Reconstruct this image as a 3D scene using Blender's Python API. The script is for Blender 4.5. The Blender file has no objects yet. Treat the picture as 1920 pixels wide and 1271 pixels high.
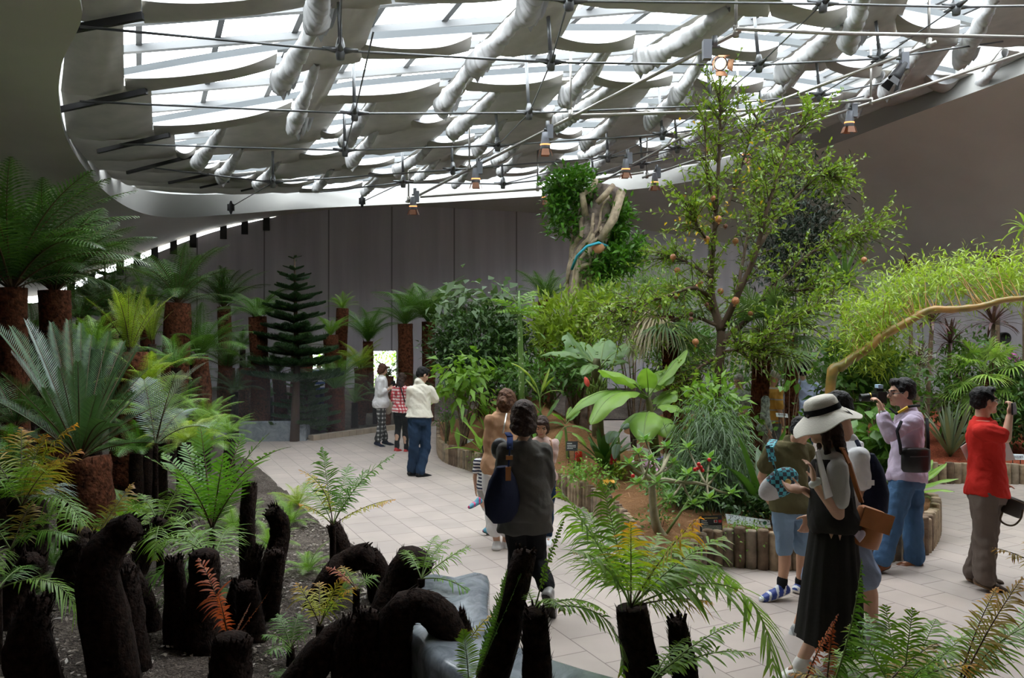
import bpy, bmesh, math, random
import numpy as np
from mathutils import Vector, Matrix, Euler
C = bpy.context.scene.collection
SC = bpy.context.scene
PI = math.pi
# ------------------------------------------------------------------ camera, sky, sun, exposure
CAM_Z, FPX, CX, CY = 2.07, 1464.0, 960.0, 640.0
_cd = bpy.data.cameras.new('camera'); cam = bpy.data.objects.new('camera', _cd); C.objects.link(cam)
_cd.sensor_width = 36.0; _cd.lens = 36.0*FPX/1920.0; _cd.shift_y = 4.5/1920.0; _cd.clip_end = 200
cam.location = (0, 0, CAM_Z); cam.rotation_euler = (PI/2, 0, 0)
SC.camera = cam
wd = bpy.data.worlds.new('overcast_sky'); SC.world = wd; wd.use_nodes = True
_bg = wd.node_tree.nodes['Background']; _bg.inputs[0].default_value = (0.93, 0.97, 1.0, 1); _bg.inputs[1].default_value = 8.5
_sd = bpy.data.lights.new('overcast_sun', 'SUN'); sun = bpy.data.objects.new('overcast_sun', _sd); C.objects.link(sun)
_sd.energy = 3.2; _sd.angle = math.radians(130); _sd.color = (1.0, 0.98, 0.95)
sun.rotation_euler = Vector((0.10, 0.12, -1.0)).to_track_quat('-Z', 'Y').to_euler(); sun.location = (0, 10, 30)
SC.view_settings.view_transform = 'Standard'; SC.view_settings.look = 'None'
SC.view_settings.gamma = 1.0; SC.view_settings.use_curve_mapping = False
SC.view_settings.exposure = 0.25
cy = SC.cycles
cy.max_bounces = 7; cy.diffuse_bounces = 4; cy.glossy_bounces = 2; cy.transmission_bounces = 5; cy.transparent_max_bounces = 12
cy.caustics_reflective = False; cy.caustics_refractive = False; cy.sample_clamp_indirect = 6.0

# ------------------------------------------------------------------ helpers
def W(px, py, D):
    """the point of the place seen at a pixel of the photo, D metres in front of the camera"""
    return Vector(((px-CX)/FPX*D, D, CAM_Z+(CY-py)/FPX*D))
def G(px, py, z=0.0):
    """the point on level z seen at a pixel"""
    D = FPX*(CAM_Z-z)/(py-CY)
    return Vector(((px-CX)/FPX*D, D, z))
def roofp(px, py, a=4.6, b=0.12):
    """the point at a pixel on the tilted roof plane, a metres above the camera"""
    D = a/((CY-py)/FPX - b*(px-CX)/FPX)
    return W(px, py, D)
def interp(x, pts):
    return float(np.interp(x, [p[0] for p in pts], [p[1] for p in pts]))
def crom(pts, n, closed=False):
    """Catmull-Rom resample; pts may have any dimension"""
    P = [np.array(p, float) for p in pts]; N = len(P); out = []
    segs = N if closed else N-1
    for i in range(segs):
        p0 = P[(i-1) % N] if (closed or i > 0) else 2*P[0]-P[1]
        p1 = P[i]; p2 = P[(i+1) % N]
        p3 = P[(i+2) % N] if (closed or i+2 < N) else 2*P[-1]-P[-2]
        for k in range(n):
            t = k/n
            out.append(0.5*((2*p1)+(-p0+p2)*t+(2*p0-5*p1+4*p2-p3)*t*t+(-p0+3*p1-3*p2+p3)*t**3))
    if not closed: out.append(P[-1])
    return out

class MB:
    """collects geometry; build() links it as one mesh object"""
    def __init__(s): s.v = []; s.f = []; s.mi = []; s.cur = 0
    def add(s, vs, fs):
        o = len(s.v); s.v.extend([tuple(x) for x in vs])
        for f in fs: s.f.append([i+o for i in f]); s.mi.append(s.cur)
    def box(s, c, size, rot=None):
        hx, hy, hz = size[0]/2, size[1]/2, size[2]/2
        vs = [Vector((x, y, z)) for x in (-hx, hx) for y in (-hy, hy) for z in (-hz, hz)]
        if rot is not None: vs = [rot @ v for v in vs]
        vs = [v+Vector(c) for v in vs]
        s.add(vs, [(0,1,3,2),(4,6,7,5),(0,4,5,1),(2,3,7,6),(0,2,6,4),(1,5,7,3)])
    def tube(s, pts, rad, n=8, cap=True, wob=0.0, rng=None):
        pts = [Vector(p) for p in pts]; N = len(pts)
        if not hasattr(rad, '__len__'): rad = [rad]*N
        vs = []; fs = []; up = None
        for i, p in enumerate(pts):
            d = (pts[min(i+1, N-1)]-pts[max(i-1, 0)])
            if d.length < 1e-9: d = Vector((0, 0, 1))
            d.normalize()
            if up is None:
                up = d.orthogonal().normalized()
            else:
                up = (up - d*up.dot(d))
                if up.length < 1e-6: up = d.orthogonal()
                up.normalize()
            sd = d.cross(up)
            for k in range(n):
                a = 2*PI*k/n; r = rad[i]
                if wob and rng: r *= 1+wob*(rng.random()-.5)
                vs.append(p+up*(math.cos(a)*r)+sd*(math.sin(a)*r))
        for i in range(N-1):
            for k in range(n):
                k2 = (k+1) % n
                fs.append((i*n+k, i*n+k2, (i+1)*n+k2, (i+1)*n+k))
        if cap:
            fs.append(tuple(range(n-1, -1, -1))); fs.append(tuple((N-1)*n+k for k in range(n)))
        s.add(vs, fs)
    def grid(s, rows, closed=False):
        """rows: list of equal-length point lists"""
        m = len(rows[0]); vs = [p for r in rows for p in r]; fs = []
        for i in range(len(rows)-1):
            for k in range(m if closed else m-1):
                k2 = (k+1) % m
                fs.append((i*m+k, i*m+k2, (i+1)*m+k2, (i+1)*m+k))
        s.add(vs, fs)
    def ball(s, c, r, nu=12, nv=8, rot=None):
        if not hasattr(r, '__len__'): r = (r, r, r)
        rows = []
        for j in range(nv+1):
            th = PI*j/nv; rows.append([])
            for i in range(nu):
                a = 2*PI*i/nu
                v = Vector((r[0]*math.sin(th)*math.cos(a), r[1]*math.sin(th)*math.sin(a), -r[2]*math.cos(th)))
                if rot is not None: v = rot @ v
                rows[-1].append(v+Vector(c))
        s.grid(rows, closed=True)
    def lathe(s, c, prof, n=16, rot=None):
        rows = []
        for r, z in prof:
            row = []
            for i in range(n):
                v = Vector((r*math.cos(2*PI*i/n), r*math.sin(2*PI*i/n), z))
                if rot is not None: v = rot @ v
                row.append(v+Vector(c))
            rows.append(row)
        s.grid(rows, closed=True)
    def mesh(s, name, smooth=True):
        me = bpy.data.meshes.new(name); me.from_pydata(s.v, [], s.f)
        if smooth: me.polygons.foreach_set('use_smooth', [True]*len(me.polygons))
        if any(s.mi): me.polygons.foreach_set('material_index', s.mi)
        me.update(); return me
    def build(s, name, mats=None, parent=None, smooth=True, loc=None):
        o = bpy.data.objects.new(name, s.mesh(name, smooth)); C.objects.link(o)
        if mats is not None:
            for m in (mats if isinstance(mats, (list, tuple)) else [mats]): o.data.materials.append(m)
        if parent is not None: o.parent = parent
        if loc is not None: o.location = loc
        return o
def link(name, me, parent=None, loc=(0,0,0), rot=(0,0,0), sc=1.0, mats=None):
    o = bpy.data.objects.new(name, me); C.objects.link(o); o.location = loc; o.rotation_euler = rot
    o.scale = (sc, sc, sc) if not hasattr(sc, '__len__') else sc
    if parent is not None: o.parent = parent
    return o
def tag(o, label=None, cat=None, group=None, kind=None):
    if label: o['label'] = label
    if cat: o['category'] = cat
    if group: o['group'] = group
    if kind: o['kind'] = kind
    return o
def thing(name, loc, label, cat, group=None):
    o = bpy.data.objects.new(name, None); C.objects.link(o); o.location = loc; o.empty_display_size = .1
    return tag(o, label, cat, group)
def struct(o): o['kind'] = 'structure'; return o

# ------------------------------------------------------------------ materials
def nmat(name):
    m = bpy.data.materials.new(name); m.use_nodes = True
    nt = m.node_tree; b = nt.nodes['Principled BSDF']
    return m, nt, b
def N(nt, t, **kw):
    n = nt.nodes.new(t)
    for k, v in kw.items():
        if k in n.inputs: n.inputs[k].default_value = v
        else: setattr(n, k, v)
    return n
def simple(name, col, rough=.6, metal=0.0, var=0.0, vscale=8.0, bump=0.0, bscale=40.0, spec=.4):
    m, nt, b = nmat(name)
    b.inputs['Base Color'].default_value = (*col, 1); b.inputs['Roughness'].default_value = rough
    b.inputs['Metallic'].default_value = metal; b.inputs['Specular IOR Level'].default_value = spec
    if var or bump:
        tc = N(nt, 'ShaderNodeTexCoord')
    if var:
        no = N(nt, 'ShaderNodeTexNoise', Scale=vscale, Detail=5.0)
        nt.links.new(tc.outputs['Object'], no.inputs['Vector'])
        rp = N(nt, 'ShaderNodeValToRGB')
        rp.color_ramp.elements[0].position = .3; rp.color_ramp.elements[1].position = .7
        rp.color_ramp.elements[0].color = (*[c*(1-var) for c in col], 1)
        rp.color_ramp.elements[1].color = (*[min(1, c*(1+var)) for c in col], 1)
        nt.links.new(no.outputs['Fac'], rp.inputs['Fac']); nt.links.new(rp.outputs['Color'], b.inputs['Base Color'])
    if bump:
        n2 = N(nt, 'ShaderNodeTexNoise', Scale=bscale, Detail=6.0)
        nt.links.new(tc.outputs['Object'], n2.inputs['Vector'])
        bp = N(nt, 'ShaderNodeBump', Strength=bump, Distance=.02)
        nt.links.new(n2.outputs['Fac'], bp.inputs['Height']); nt.links.new(bp.outputs['Normal'], b.inputs['Normal'])
    return m
def leafmat(name, c1, c2, tip=None, trans=.3, rough=.42, tipstart=.72, tcol=None):
    """leaf: colour varies per leaf (attribute lv) and per object; tip browning along attribute tp"""
    m, nt, b = nmat(name)
    at = N(nt, 'ShaderNodeAttribute', attribute_name='lv')
    oi = N(nt, 'ShaderNodeObjectInfo')
    ad = N(nt, 'ShaderNodeMath', operation='MULTIPLY_ADD'); ad.inputs[1].default_value = .35
    nt.links.new(oi.outputs['Random'], ad.inputs[0]); nt.links.new(at.outputs['Fac'], ad.inputs[2])
    sb = N(nt, 'ShaderNodeMath', operation='SUBTRACT'); sb.inputs[1].default_value = .17
    nt.links.new(ad.outputs[0], sb.inputs[0])
    mx = N(nt, 'ShaderNodeMix', data_type='RGBA'); mx.inputs['A'].default_value = (*c1, 1); mx.inputs['B'].default_value = (*c2, 1)
    nt.links.new(sb.outputs[0], mx.inputs['Factor'])
    col = mx.outputs['Result']
    if tip is not None:
        ta = N(nt, 'ShaderNodeAttribute', attribute_name='tp')
        mr = N(nt, 'ShaderNodeMapRange'); mr.inputs['From Min'].default_value = tipstart; mr.inputs['From Max'].default_value = 1.0
        nt.links.new(ta.outputs['Fac'], mr.inputs['Value'])
        m2 = N(nt, 'ShaderNodeMix', data_type='RGBA'); m2.inputs['B'].default_value = (*tip, 1)
        nt.links.new(mr.outputs['Result'], m2.inputs['Factor']); nt.links.new(col, m2.inputs['A']); col = m2.outputs['Result']
    nt.links.new(col, b.inputs['Base Color'])
    b.inputs['Roughness'].default_value = rough; b.inputs['Specular IOR Level'].default_value = .45
    tr = N(nt, 'ShaderNodeBsdfTranslucent')
    g = N(nt, 'ShaderNodeMix', data_type='RGBA', blend_type='MULTIPLY'); g.inputs['Factor'].default_value = 1.0
    g.inputs['B'].default_value = (*(tcol or (1.5, 1.6, .7)), 1); nt.links.new(col, g.inputs['A'])
    nt.links.new(g.outputs['Result'], tr.inputs['Color'])
    ms = N(nt, 'ShaderNodeMixShader'); ms.inputs[0].default_value = trans
    nt.links.new(b.outputs[0], ms.inputs[1]); nt.links.new(tr.outputs[0], ms.inputs[2])
    nt.links.new(ms.outputs[0], nt.nodes['Material Output'].inputs['Surface'])
    return m
def clothmat(name, col, trans=.0, tcol=None, rough=.85, bump=.15, bscale=6.0, weave=0.0):
    m = simple(name, col, rough, var=.10, vscale=3.0, bump=bump, bscale=bscale, spec=.15)
    if trans:
        nt = m.node_tree; b = nt.nodes['Principled BSDF']
        tr = N(nt, 'ShaderNodeBsdfTranslucent'); tr.inputs['Color'].default_value = (*(tcol or col), 1)
        ms = N(nt, 'ShaderNodeMixShader'); ms.inputs[0].default_value = trans
        nt.links.new(b.outputs[0], ms.inputs[1]); nt.links.new(tr.outputs[0], ms.inputs[2])
        nt.links.new(ms.outputs[0], nt.nodes['Material Output'].inputs['Surface'])
    return m
# ------------------------------------------------------------------ the hall
# floor of running-bond pavers, laid along the building's own axis
GU, GV = Vector((.90, .43, 0)), Vector((-.43, .90, 0))
def floormat():
    m, nt, b = nmat('stone_pavers')
    tc = N(nt, 'ShaderNodeTexCoord'); mp = N(nt, 'ShaderNodeMapping'); mp.inputs['Rotation'].default_value = (0, 0, -math.radians(115.5))
    nt.links.new(tc.outputs['Object'], mp.inputs['Vector'])
    br = N(nt, 'ShaderNodeTexBrick', Scale=1.0); br.inputs['Mortar Size'].default_value = .005; br.inputs['Mortar Smooth'].default_value = .3
    br.inputs['Brick Width'].default_value = .45; br.inputs['Row Height'].default_value = .30
    br.inputs['Color1'].default_value = (.43, .365, .325, 1); br.inputs['Color2'].default_value = (.385, .328, .296, 1); br.inputs['Mortar'].default_value = (.20, .165, .145, 1)
    nt.links.new(mp.outputs[0], br.inputs['Vector'])
    no = N(nt, 'ShaderNodeTexNoise', Scale=1.6, Detail=6.0); nt.links.new(tc.outputs['Object'], no.inputs['Vector'])
    mr = N(nt, 'ShaderNodeMapRange'); mr.inputs['From Min'].default_value = .3; mr.inputs['From Max'].default_value = .7; mr.inputs['To Min'].default_value = .86; mr.inputs['To Max'].default_value = 1.08
    nt.links.new(no.outputs['Fac'], mr.inputs['Value'])
    mu = N(nt, 'ShaderNodeVectorMath', operation='SCALE'); nt.links.new(br.outputs['Color'], mu.inputs[0]); nt.links.new(mr.outputs[0], mu.inputs['Scale'])
    nt.links.new(mu.outputs[0], b.inputs['Base Color']); b.inputs['Roughness'].default_value = .55; b.inputs['Specular IOR Level'].default_value = .35
    bp = N(nt, 'ShaderNodeBump', Strength=.25, Distance=.01); nt.links.new(br.outputs['Fac'], bp.inputs['Height']); bp.invert = True
    nt.links.new(bp.outputs[0], b.inputs['Normal'])
    return m
M_floor = floormat()
mb = MB(); mb.add([(-17,-6,0),(18,-6,0),(18,36,0),(-17,36,0)], [(0,1,2,3)])
struct(mb.build('floor', M_floor))

# rim of the skylight (bottom px, height of fascia in px) paired with the top of the outer wall (x, y, z)
RIM = [  # px, py, fascia px, outer
    (-60,-190, 14, (-12.5, 3.0, 3.3)),
    (150,   0, 14, (-14.0, 9.0, 3.2)),
    (116, 120, 14, (-15.0, 13., 3.3)),
    (112, 200, 14, (-15.6, 17., 3.4)),
    (135, 280, 14, (-15.8, 20., 3.6)),
    (200, 362, 40, W(60, 556, 24.0)),
    (262, 398, 44, W(190, 506, 25.4)),
    (330, 408, 44, W(290, 466, 26.2)),
    (430, 402, 38, W(400, 430, 26.8)),
    (560, 392, 30, W(520, 406, 27.2)),
    (700, 385, 25, W(640, 392, 27.4)),
    (830, 379, 25, W(760, 388, 27.5)),
    (960, 371, 25, W(900, 394, 27.5)),
    (1100,362, 26, W(1040, 405, 27.3)),
    (1230,350, 28, W(1240, 438, 26.8)),
    (1370,325, 32, W(1450, 474, 26.0)),
    (1520,285, 38, W(1640, 512, 25.0)),
    (1700,219, 36, W(1810, 528, 23.0)),
    (1920,138, 34, W(2060, 548, 20.0)),
    (2240, 12, 34, (17.5, 14., 3.2)),
]
rimB = [roofp(p[0], p[1], 4.6-.45) for p in RIM]; rimT = [roofp(p[0], p[1]-p[2], 4.6) for p in RIM]; outP = [Vector(p[3]) for p in RIM]
def rz(x): return CAM_Z+4.6+.12*x
for (x, y), o in zip([(12.0, 10.0), (9.5, 7.6), (4.5, 6.6), (0.0, 6.4), (-3.0, 6.6)], [(17., 6., 3.3), (14.5, -3., 4.2), (6., -5.5, 4.8), (-3., -5.5, 4.5), (-10, -3.5, 3.6)]):
    rimB.append(Vector((x, y, rz(x)-.45))); rimT.append(Vector((x, y, rz(x)))); outP.append(Vector(o))
RB = crom(rimB, 6, True); RT = crom(rimT, 6, True); RO = crom(outP, 6, True)
M_shell = simple('painted_concrete_shell', (.60, .58, .52), .9, var=.08, vscale=.5)
M_fascia = simple('white_rim_band', (.33, .325, .31), .8, var=.08, vscale=.8)
M_curtain_stain = None
rows = []
for k in range(13):
    t = k/12; row = []
    for b, o in zip(RB, RO):
        b = Vector(b); o = Vector(o); p = b.lerp(o, t); p.z += .55*math.sin(PI*t)*min(1.0, (b-o).length/7.0)
        row.append(p)
    rows.append(row)
mb = MB(); mb.grid(rows, closed=True); struct(mb.build('ceiling', M_shell))
mb = MB(); mb.grid([[Vector(p) for p in RB], [Vector(p)+Vector((0,0,.0)) for p in RT]], closed=True)
struct(mb.build('trim_1', M_fascia))
# kerb from fascia top up to the glass
mb = MB(); mb.grid([[Vector(p) for p in RT], [Vector(p)+Vector((0,0,1.3)) for p in RT]], closed=True)
struct(mb.build('trim_2', simple('galvanised_upstand', (.45,.46,.46), .6)))

# outer wall: dark grey curtain hung below the shell edge, slots of daylight at the top on the left
def curtainmat():
    m, nt, b = nmat('grey_wall_curtain')
    at = N(nt, 'ShaderNodeAttribute', attribute_name='arc')
    no = N(nt, 'ShaderNodeTexNoise', Scale=1.0, Detail=3.0)
    tc = N(nt, 'ShaderNodeTexCoord'); mp = N(nt, 'ShaderNodeMapping'); mp.inputs['Scale'].default_value = (2.5, 2.5, .15)
    nt.links.new(tc.outputs['Object'], mp.inputs['Vector']); nt.links.new(mp.outputs[0], no.inputs['Vector'])
    md = N(nt, 'ShaderNodeMath', operation='FRACT'); sc_ = N(nt, 'ShaderNodeMath', operation='MULTIPLY'); sc_.inputs[1].default_value = 1/2.2
    nt.links.new(at.outputs['Fac'], sc_.inputs[0]); nt.links.new(sc_.outputs[0], md.inputs[0])
    lt = N(nt, 'ShaderNodeMath', operation='LESS_THAN'); lt.inputs[1].default_value = .022; nt.links.new(md.outputs[0], lt.inputs[0])
    rp = N(nt, 'ShaderNodeValToRGB'); rp.color_ramp.elements[0].color = (.60,.575,.63,1); rp.color_ramp.elements[1].color = (.74,.71,.77,1)
    rp.color_ramp.elements[0].position = .3; rp.color_ramp.elements[1].position = .7
    nt.links.new(no.outputs['Fac'], rp.inputs['Fac'])
    mx = N(nt, 'ShaderNodeMix', data_type='RGBA'); mx.inputs['B'].default_value = (.30,.285,.31,1)
    nt.links.new(lt.outputs[0], mx.inputs['Factor']); nt.links.new(rp.outputs['Color'], mx.inputs['A'])
    nt.links.new(mx.outputs['Result'], b.inputs['Base Color']); b.inputs['Roughness'].default_value = .9; b.inputs['Specular IOR Level'].default_value = .1
    bp = N(nt, 'ShaderNodeBump', Strength=.5, Distance=.05); nt.links.new(no.outputs['Fac'], bp.inputs['Height']); nt.links.new(bp.outputs[0], b.inputs['Normal'])
    return m
M_curtain = curtainmat()
arc = [0.0]
for i in range(1, len(RO)+1): arc.append(arc[-1]+float(np.linalg.norm(RO[i % len(RO)][:2]-RO[i-1][:2])))
i_slot0, i_slot1, i_far1, i_right1 = 4*6, 9*6, 15*6, 20*6
def wall(name, i0, i1, gapf, mat, sub=6):
    tops = []; bots = []; av = []
    idx = [i0+k/sub for k in range((i1-i0)*sub+1)]
    n = len(RO)
    for x in idx:
        i = int(math.floor(x)) % n; f = x-math.floor(x)
        p = RO[i]*(1-f)+RO[(i+1) % n]*f
        s = arc[min(int(math.floor(x)), len(arc)-2)]*(1-f)+arc[min(int(math.floor(x))+1, len(arc)-1)]*f
        w = .05*math.sin(s*2.9)+.03*math.sin(s*7.1+1)
        q = Vector((p[0], p[1], p[2]-gapf(x)))
        d = Vector((p[0], p[1]-14, 0)).normalized()
        tops.append(q-d*.06); bots.append(Vector((p[0], p[1], 0))+d*(w-.06)); av.append(s)
    mid = [[t.lerp(b, k/16)+Vector((0,0,0)) for t, b in zip(tops, bots)] for k in range(17)]
    mb = MB(); mb.grid(mid)
    if name == 'wall_far':      # two openings to the daylight outside between the fern trunks
        keep = []
        for f in mb.f:
            c = sum((Vector(mb.v[i]) for i in f), Vector())/4; qx = CX+c.x/c.y*FPX; qy = CY-(c.z-CAM_Z)/c.y*FPX
            if not ((690 < qx < 742 or 580 < qx < 604) and 655 < qy < 790): keep.append(f)
        mb.f = keep; mb.mi = [0]*len(keep)
    o = mb.build(name, mat)
    a = o.data.attributes.new('arc', 'FLOAT', 'POINT'); a.data.foreach_set('value', av*17)
    return struct(o)
def slotgap(x):
    if x < i_slot0: return .0
    if x < i_slot1: return .20*min(1, (i_slot1-x)/14)
    return -.12
wall('wall_left', 0, i_slot0, lambda x: 0.0, M_curtain)
wall('wall_far', i_slot0, i_far1, slotgap, M_curtain)
wall('wall_right', i_far1, i_right1, lambda x: -.12, M_curtain)
wall('wall_back', i_right1, len(RO), lambda x: 0.0, M_curtain)
M_dark = simple('dark_steel', (.035,.035,.037), .5)
mb = MB()
for k in range(0, 13):
    i = i_slot0+3+int(k*2.2)
    if i >= i_slot1: break
    p = RO[i]; d = Vector((RO[i+1][0]-RO[i-1][0], RO[i+1][1]-RO[i-1][1], 0)).normalized()
    rot = Matrix.Rotation(math.atan2(d.y, d.x), 3, 'Z')
    mb.box((p[0], p[1], p[2]-.18), (.22, .16, .5), rot)
struct(mb.build('trim_3', M_dark, smooth=False))

# glass roof: pane, purlins and mullions on the tilted roof plane
def glassmat():
    m = bpy.data.materials.new('roof_glass'); m.use_nodes = True; nt = m.node_tree; nt.nodes.clear()
    o = N(nt, 'ShaderNodeOutputMaterial'); t = N(nt, 'ShaderNodeBsdfTransparent'); t.inputs[0].default_value = (.93,.96,.97,1)
    g = N(nt, 'ShaderNodeBsdfGlossy'); g.inputs['Roughness'].default_value = .05; ms = N(nt, 'ShaderNodeMixShader'); ms.inputs[0].default_value = .06
    nt.links.new(t.outputs[0], ms.inputs[1]); nt.links.new(g.outputs[0], ms.inputs[2]); nt.links.new(ms.outputs[0], o.inputs['Surface'])
    return m
AG = 5.55    # glass height above the camera
def rpl(x, y, a): return Vector((x, y, CAM_Z+a+.12*x))
M_frame = simple('grey_glazing_bar', (.085,.09,.095), .55, metal=.0)
M_whiteframe = simple('white_roof_frame', (.17,.175,.18), .4)
poly = [rpl(p[0], p[1], AG) for p in RT[::2]]
mb = MB(); mb.add(poly, [tuple(range(len(poly)))])
win = mb.build('window_1', glassmat(), smooth=False); struct(win)
def inside(x, y):
    c = False; n = len(poly); j = n-1
    for i in range(n):
        xi, yi = poly[i][0], poly[i][1]; xj, yj = poly[j][0], poly[j][1]
        if (yi > y) != (yj > y) and x < (xj-xi)*(y-yi)/(yj-yi)+xi: c = not c
        j = i
    return c
def clipped(mb, origin, d, a, size, span=40, step=.25):
    """lay a bar along direction d, cut where it leaves the opening"""
    run = None; t = -span
    while t <= span:
        p = origin+d*t; ins = inside(p.x, p.y)
        if ins and run is None: run = t
        if (not ins or t > span-step) and run is not None:
            if t-run > .6:
                a0 = origin+d*run; a1 = origin+d*t
                q0 = rpl(a0.x, a0.y, a); q1 = rpl(a1.x, a1.y, a); dv = q1-q0
                rot = dv.to_track_quat('X', 'Z').to_matrix()
                mb.box((q0+q1)/2, (dv.length, size[0], size[1]), rot)
            run = None
        t += step
mbp = MB(); mbm = MB()
for k in range(-6, 30):                       # mullions up the slope
    clipped(mbm, Vector((0,0,0))+GU*(k*1.15), GV, AG-.03, (.09,.12))
for k in range(2, 30):                        # purlins across, paired white rails
    o = GV*(k*1.05+.3)
    clipped(mbp, o, Vector((.995,.10,0)).normalized(), AG-.12, (.10,.12))
mbm.build('mullion', M_frame, win, smooth=False); mbp.build('purlin', M_whiteframe, win, smooth=False)

# ---- cloth shades slung under the glass, opening by opening
ROWS = [ # beam lines as seen: (px, py) knots
 [(230,-2),(600,-40),(1000,-55),(1400,-25),(1680,15),(1800,38),(1940,75)],
 [(225,142),(380,115),(530,92),(680,75),(930,58),(1240,57),(1460,79),(1680,116),(1800,140)],
 [(250,236),(287,230),(550,185),(640,165),(830,147),(1060,133),(1280,135),(1450,148),(1590,170),(1700,192)],
 [(300,282),(330,275),(500,252),(700,225),(1000,198),(1200,193),(1400,203),(1560,226)],
 [(350,308),(370,305),(700,266),(1000,241),(1200,236),(1400,243),(1470,250)],
 [(420,327),(700,296),(1000,270),(1200,264),(1360,272)],
 [(480,342),(700,318),(1000,294),(1200,287),(1300,290)],
 [(540,352),(700,337),(1000,313),(1200,305),(1240,306)],
]
DRAPE = [26, 24, 20, 15, 13, 12, 10, 9]
DARK  = [46, 32, 24, 17, 14, 12, 10, 9]
# openings above each beam line: (left, right at the beam; left, right at their upper end; upper end px above the beam below)
OPEN = [
 [(265,590,262,620),(735,985,700,1040),(1440,1590,1500,1640),(1677,1800,1740,1880)],
 [(233,520,231,612),(675,885,722,1003),(1037,1192,1100,1360),(1312,1460,1420,1572),(1545,1655,1640,1740),(1730,1800,1800,1880)],
 [(287,548,283,590),(600,825,655,900),(870,1056,930,1130),(1110,1262,1160,1320),(1297,1432,1345,1500),(1472,1582,1530,1650)],
 [(330,368,326,420),(600,645,660,700),(770,845,850,935),(1000,1040,1080,1150),(1180,1215,1235,1280),(1335,1385,1400,1475)],
 [(372,412,390,450),(560,655,610,705),(800,890,860,945),(1040,1092,1090,1160),(1240,1285,1280,1330)],
 [(432,480,450,520),(640,740,690,810),(840,925,890,980),(1010,1085,1070,1165),(1190,1240,1210,1270)],
 [(520,590,545,620),(690,780,720,820),(860,935,900,975),(1040,1105,1075,1150)],
 [(560,680,580,710),(760,850,790,880),(930,1010,950,1040)],
]
M_drape = clothmat('white_shade_cloth', (.50,.51,.53), trans=.055, tcol=(.80,.82,.85), bump=.4, bscale=4)
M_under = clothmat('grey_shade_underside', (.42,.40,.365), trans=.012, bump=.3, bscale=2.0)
M_roll = clothmat('rolled_shade_cloth', (.50,.50,.50), trans=.02, bump=.7, bscale=7)
M_beam = simple('grey_roof_beam', (.15,.165,.175), .6, metal=.0)
ORD = ['nearest', 'second', 'third', 'fourth', 'fifth', 'sixth', 'seventh', 'eighth', 'ninth']
ORDP = ['first', 'second', 'third', 'fourth', 'fifth', 'sixth', 'seventh', 'eighth']
rng = random.Random(5)
def beam_y(k, x): return interp(x, ROWS[k])
def lowered(px, py, a=4.6): return roofp(px, py, a)
def wrinkle(rows, amp, rr, axis=Vector((0,0,1))):
    ph = rr.random()*9
    for i, r in enumerate(rows):
        for j, p in enumerate(r):
            r[j] = p+axis*(amp*(math.sin(j*1.7+ph+i*.6)+.6*math.sin(j*3.1+i*1.3+ph)))
for k in range(len(ROWS)):
    # steel channel beam along the row
    xs = [p[0] for p in ROWS[k]]; pts = []
    for x in np.linspace(xs[0], xs[-1], 26): pts.append(roofp(x, beam_y(k, x), 4.75))
    mb = MB(); top = [p+Vector((0,0,.11)) for p in pts]; bk = Vector((0,.10,0))
    mb.grid([[p+bk for p in pts], pts, top, [p+bk for p in top]])
    struct(mb.build('roof_beam', M_beam, smooth=False))
    ops = OPEN[k]
    ymin = None
    for n, (xl, xr, tl, tr) in enumerate(ops):
        # drape: sagging white valance hung from the beam, then its grey underside running back up to the next opening
        lab = 'white sagging shade drape, %s from the left in the %s row of the skylight' % (ORDP[n], ORD[k])
        ss = 22; rowsD = []; rowsU = []
        mids = .45+.2*rng.random()
        for j in range(5):
            t = j/4; r = []
            for i in range(ss+1):
                s = i/ss; x = xl+(xr-xl)*s
                sag = (1-abs((s-mids)/(mids if s < mids else 1-mids))**2.2)
                d = DRAPE[k]*(.25+.75*sag)
                p0 = roofp(x, beam_y(k, x), 4.70); p1 = roofp(x, beam_y(k, x)+d, 4.6-.18*sag)
                r.append(p0.lerp(p1, t))
            rowsD.append(r)
        wrinkle(rowsD[1:4], .012, rng, Vector((0,1,0)))
        mb = MB(); mb.grid(rowsD); ob = mb.build('shade_drape', M_drape)
        tag(ob, lab, 'shade cloth', 'shade drapes under the skylight')
        for j in range(4):
            t = j/3; r = []
            for i in range(ss+1):
                s = i/ss; x = xl+(xr-xl)*s
                sag = (1-abs((s-mids)/(mids if s < mids else 1-mids))**2.2)
                p1 = rowsD[-1][i]
                x2 = x+(12 if k < 3 else 4)*(.5-s)
                p2 = roofp(x2, beam_y(k, x)+DARK[k]+DRAPE[k]*(.15+.35*sag)*.8, 4.55-.1*sag)
                q = p1.lerp(p2, t); q.z -= .06*math.sin(PI*t); r.append(q)
            rowsU.append(r)
        mb = MB(); mb.grid(rowsU); mb.build('underside', M_under, ob)
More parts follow.
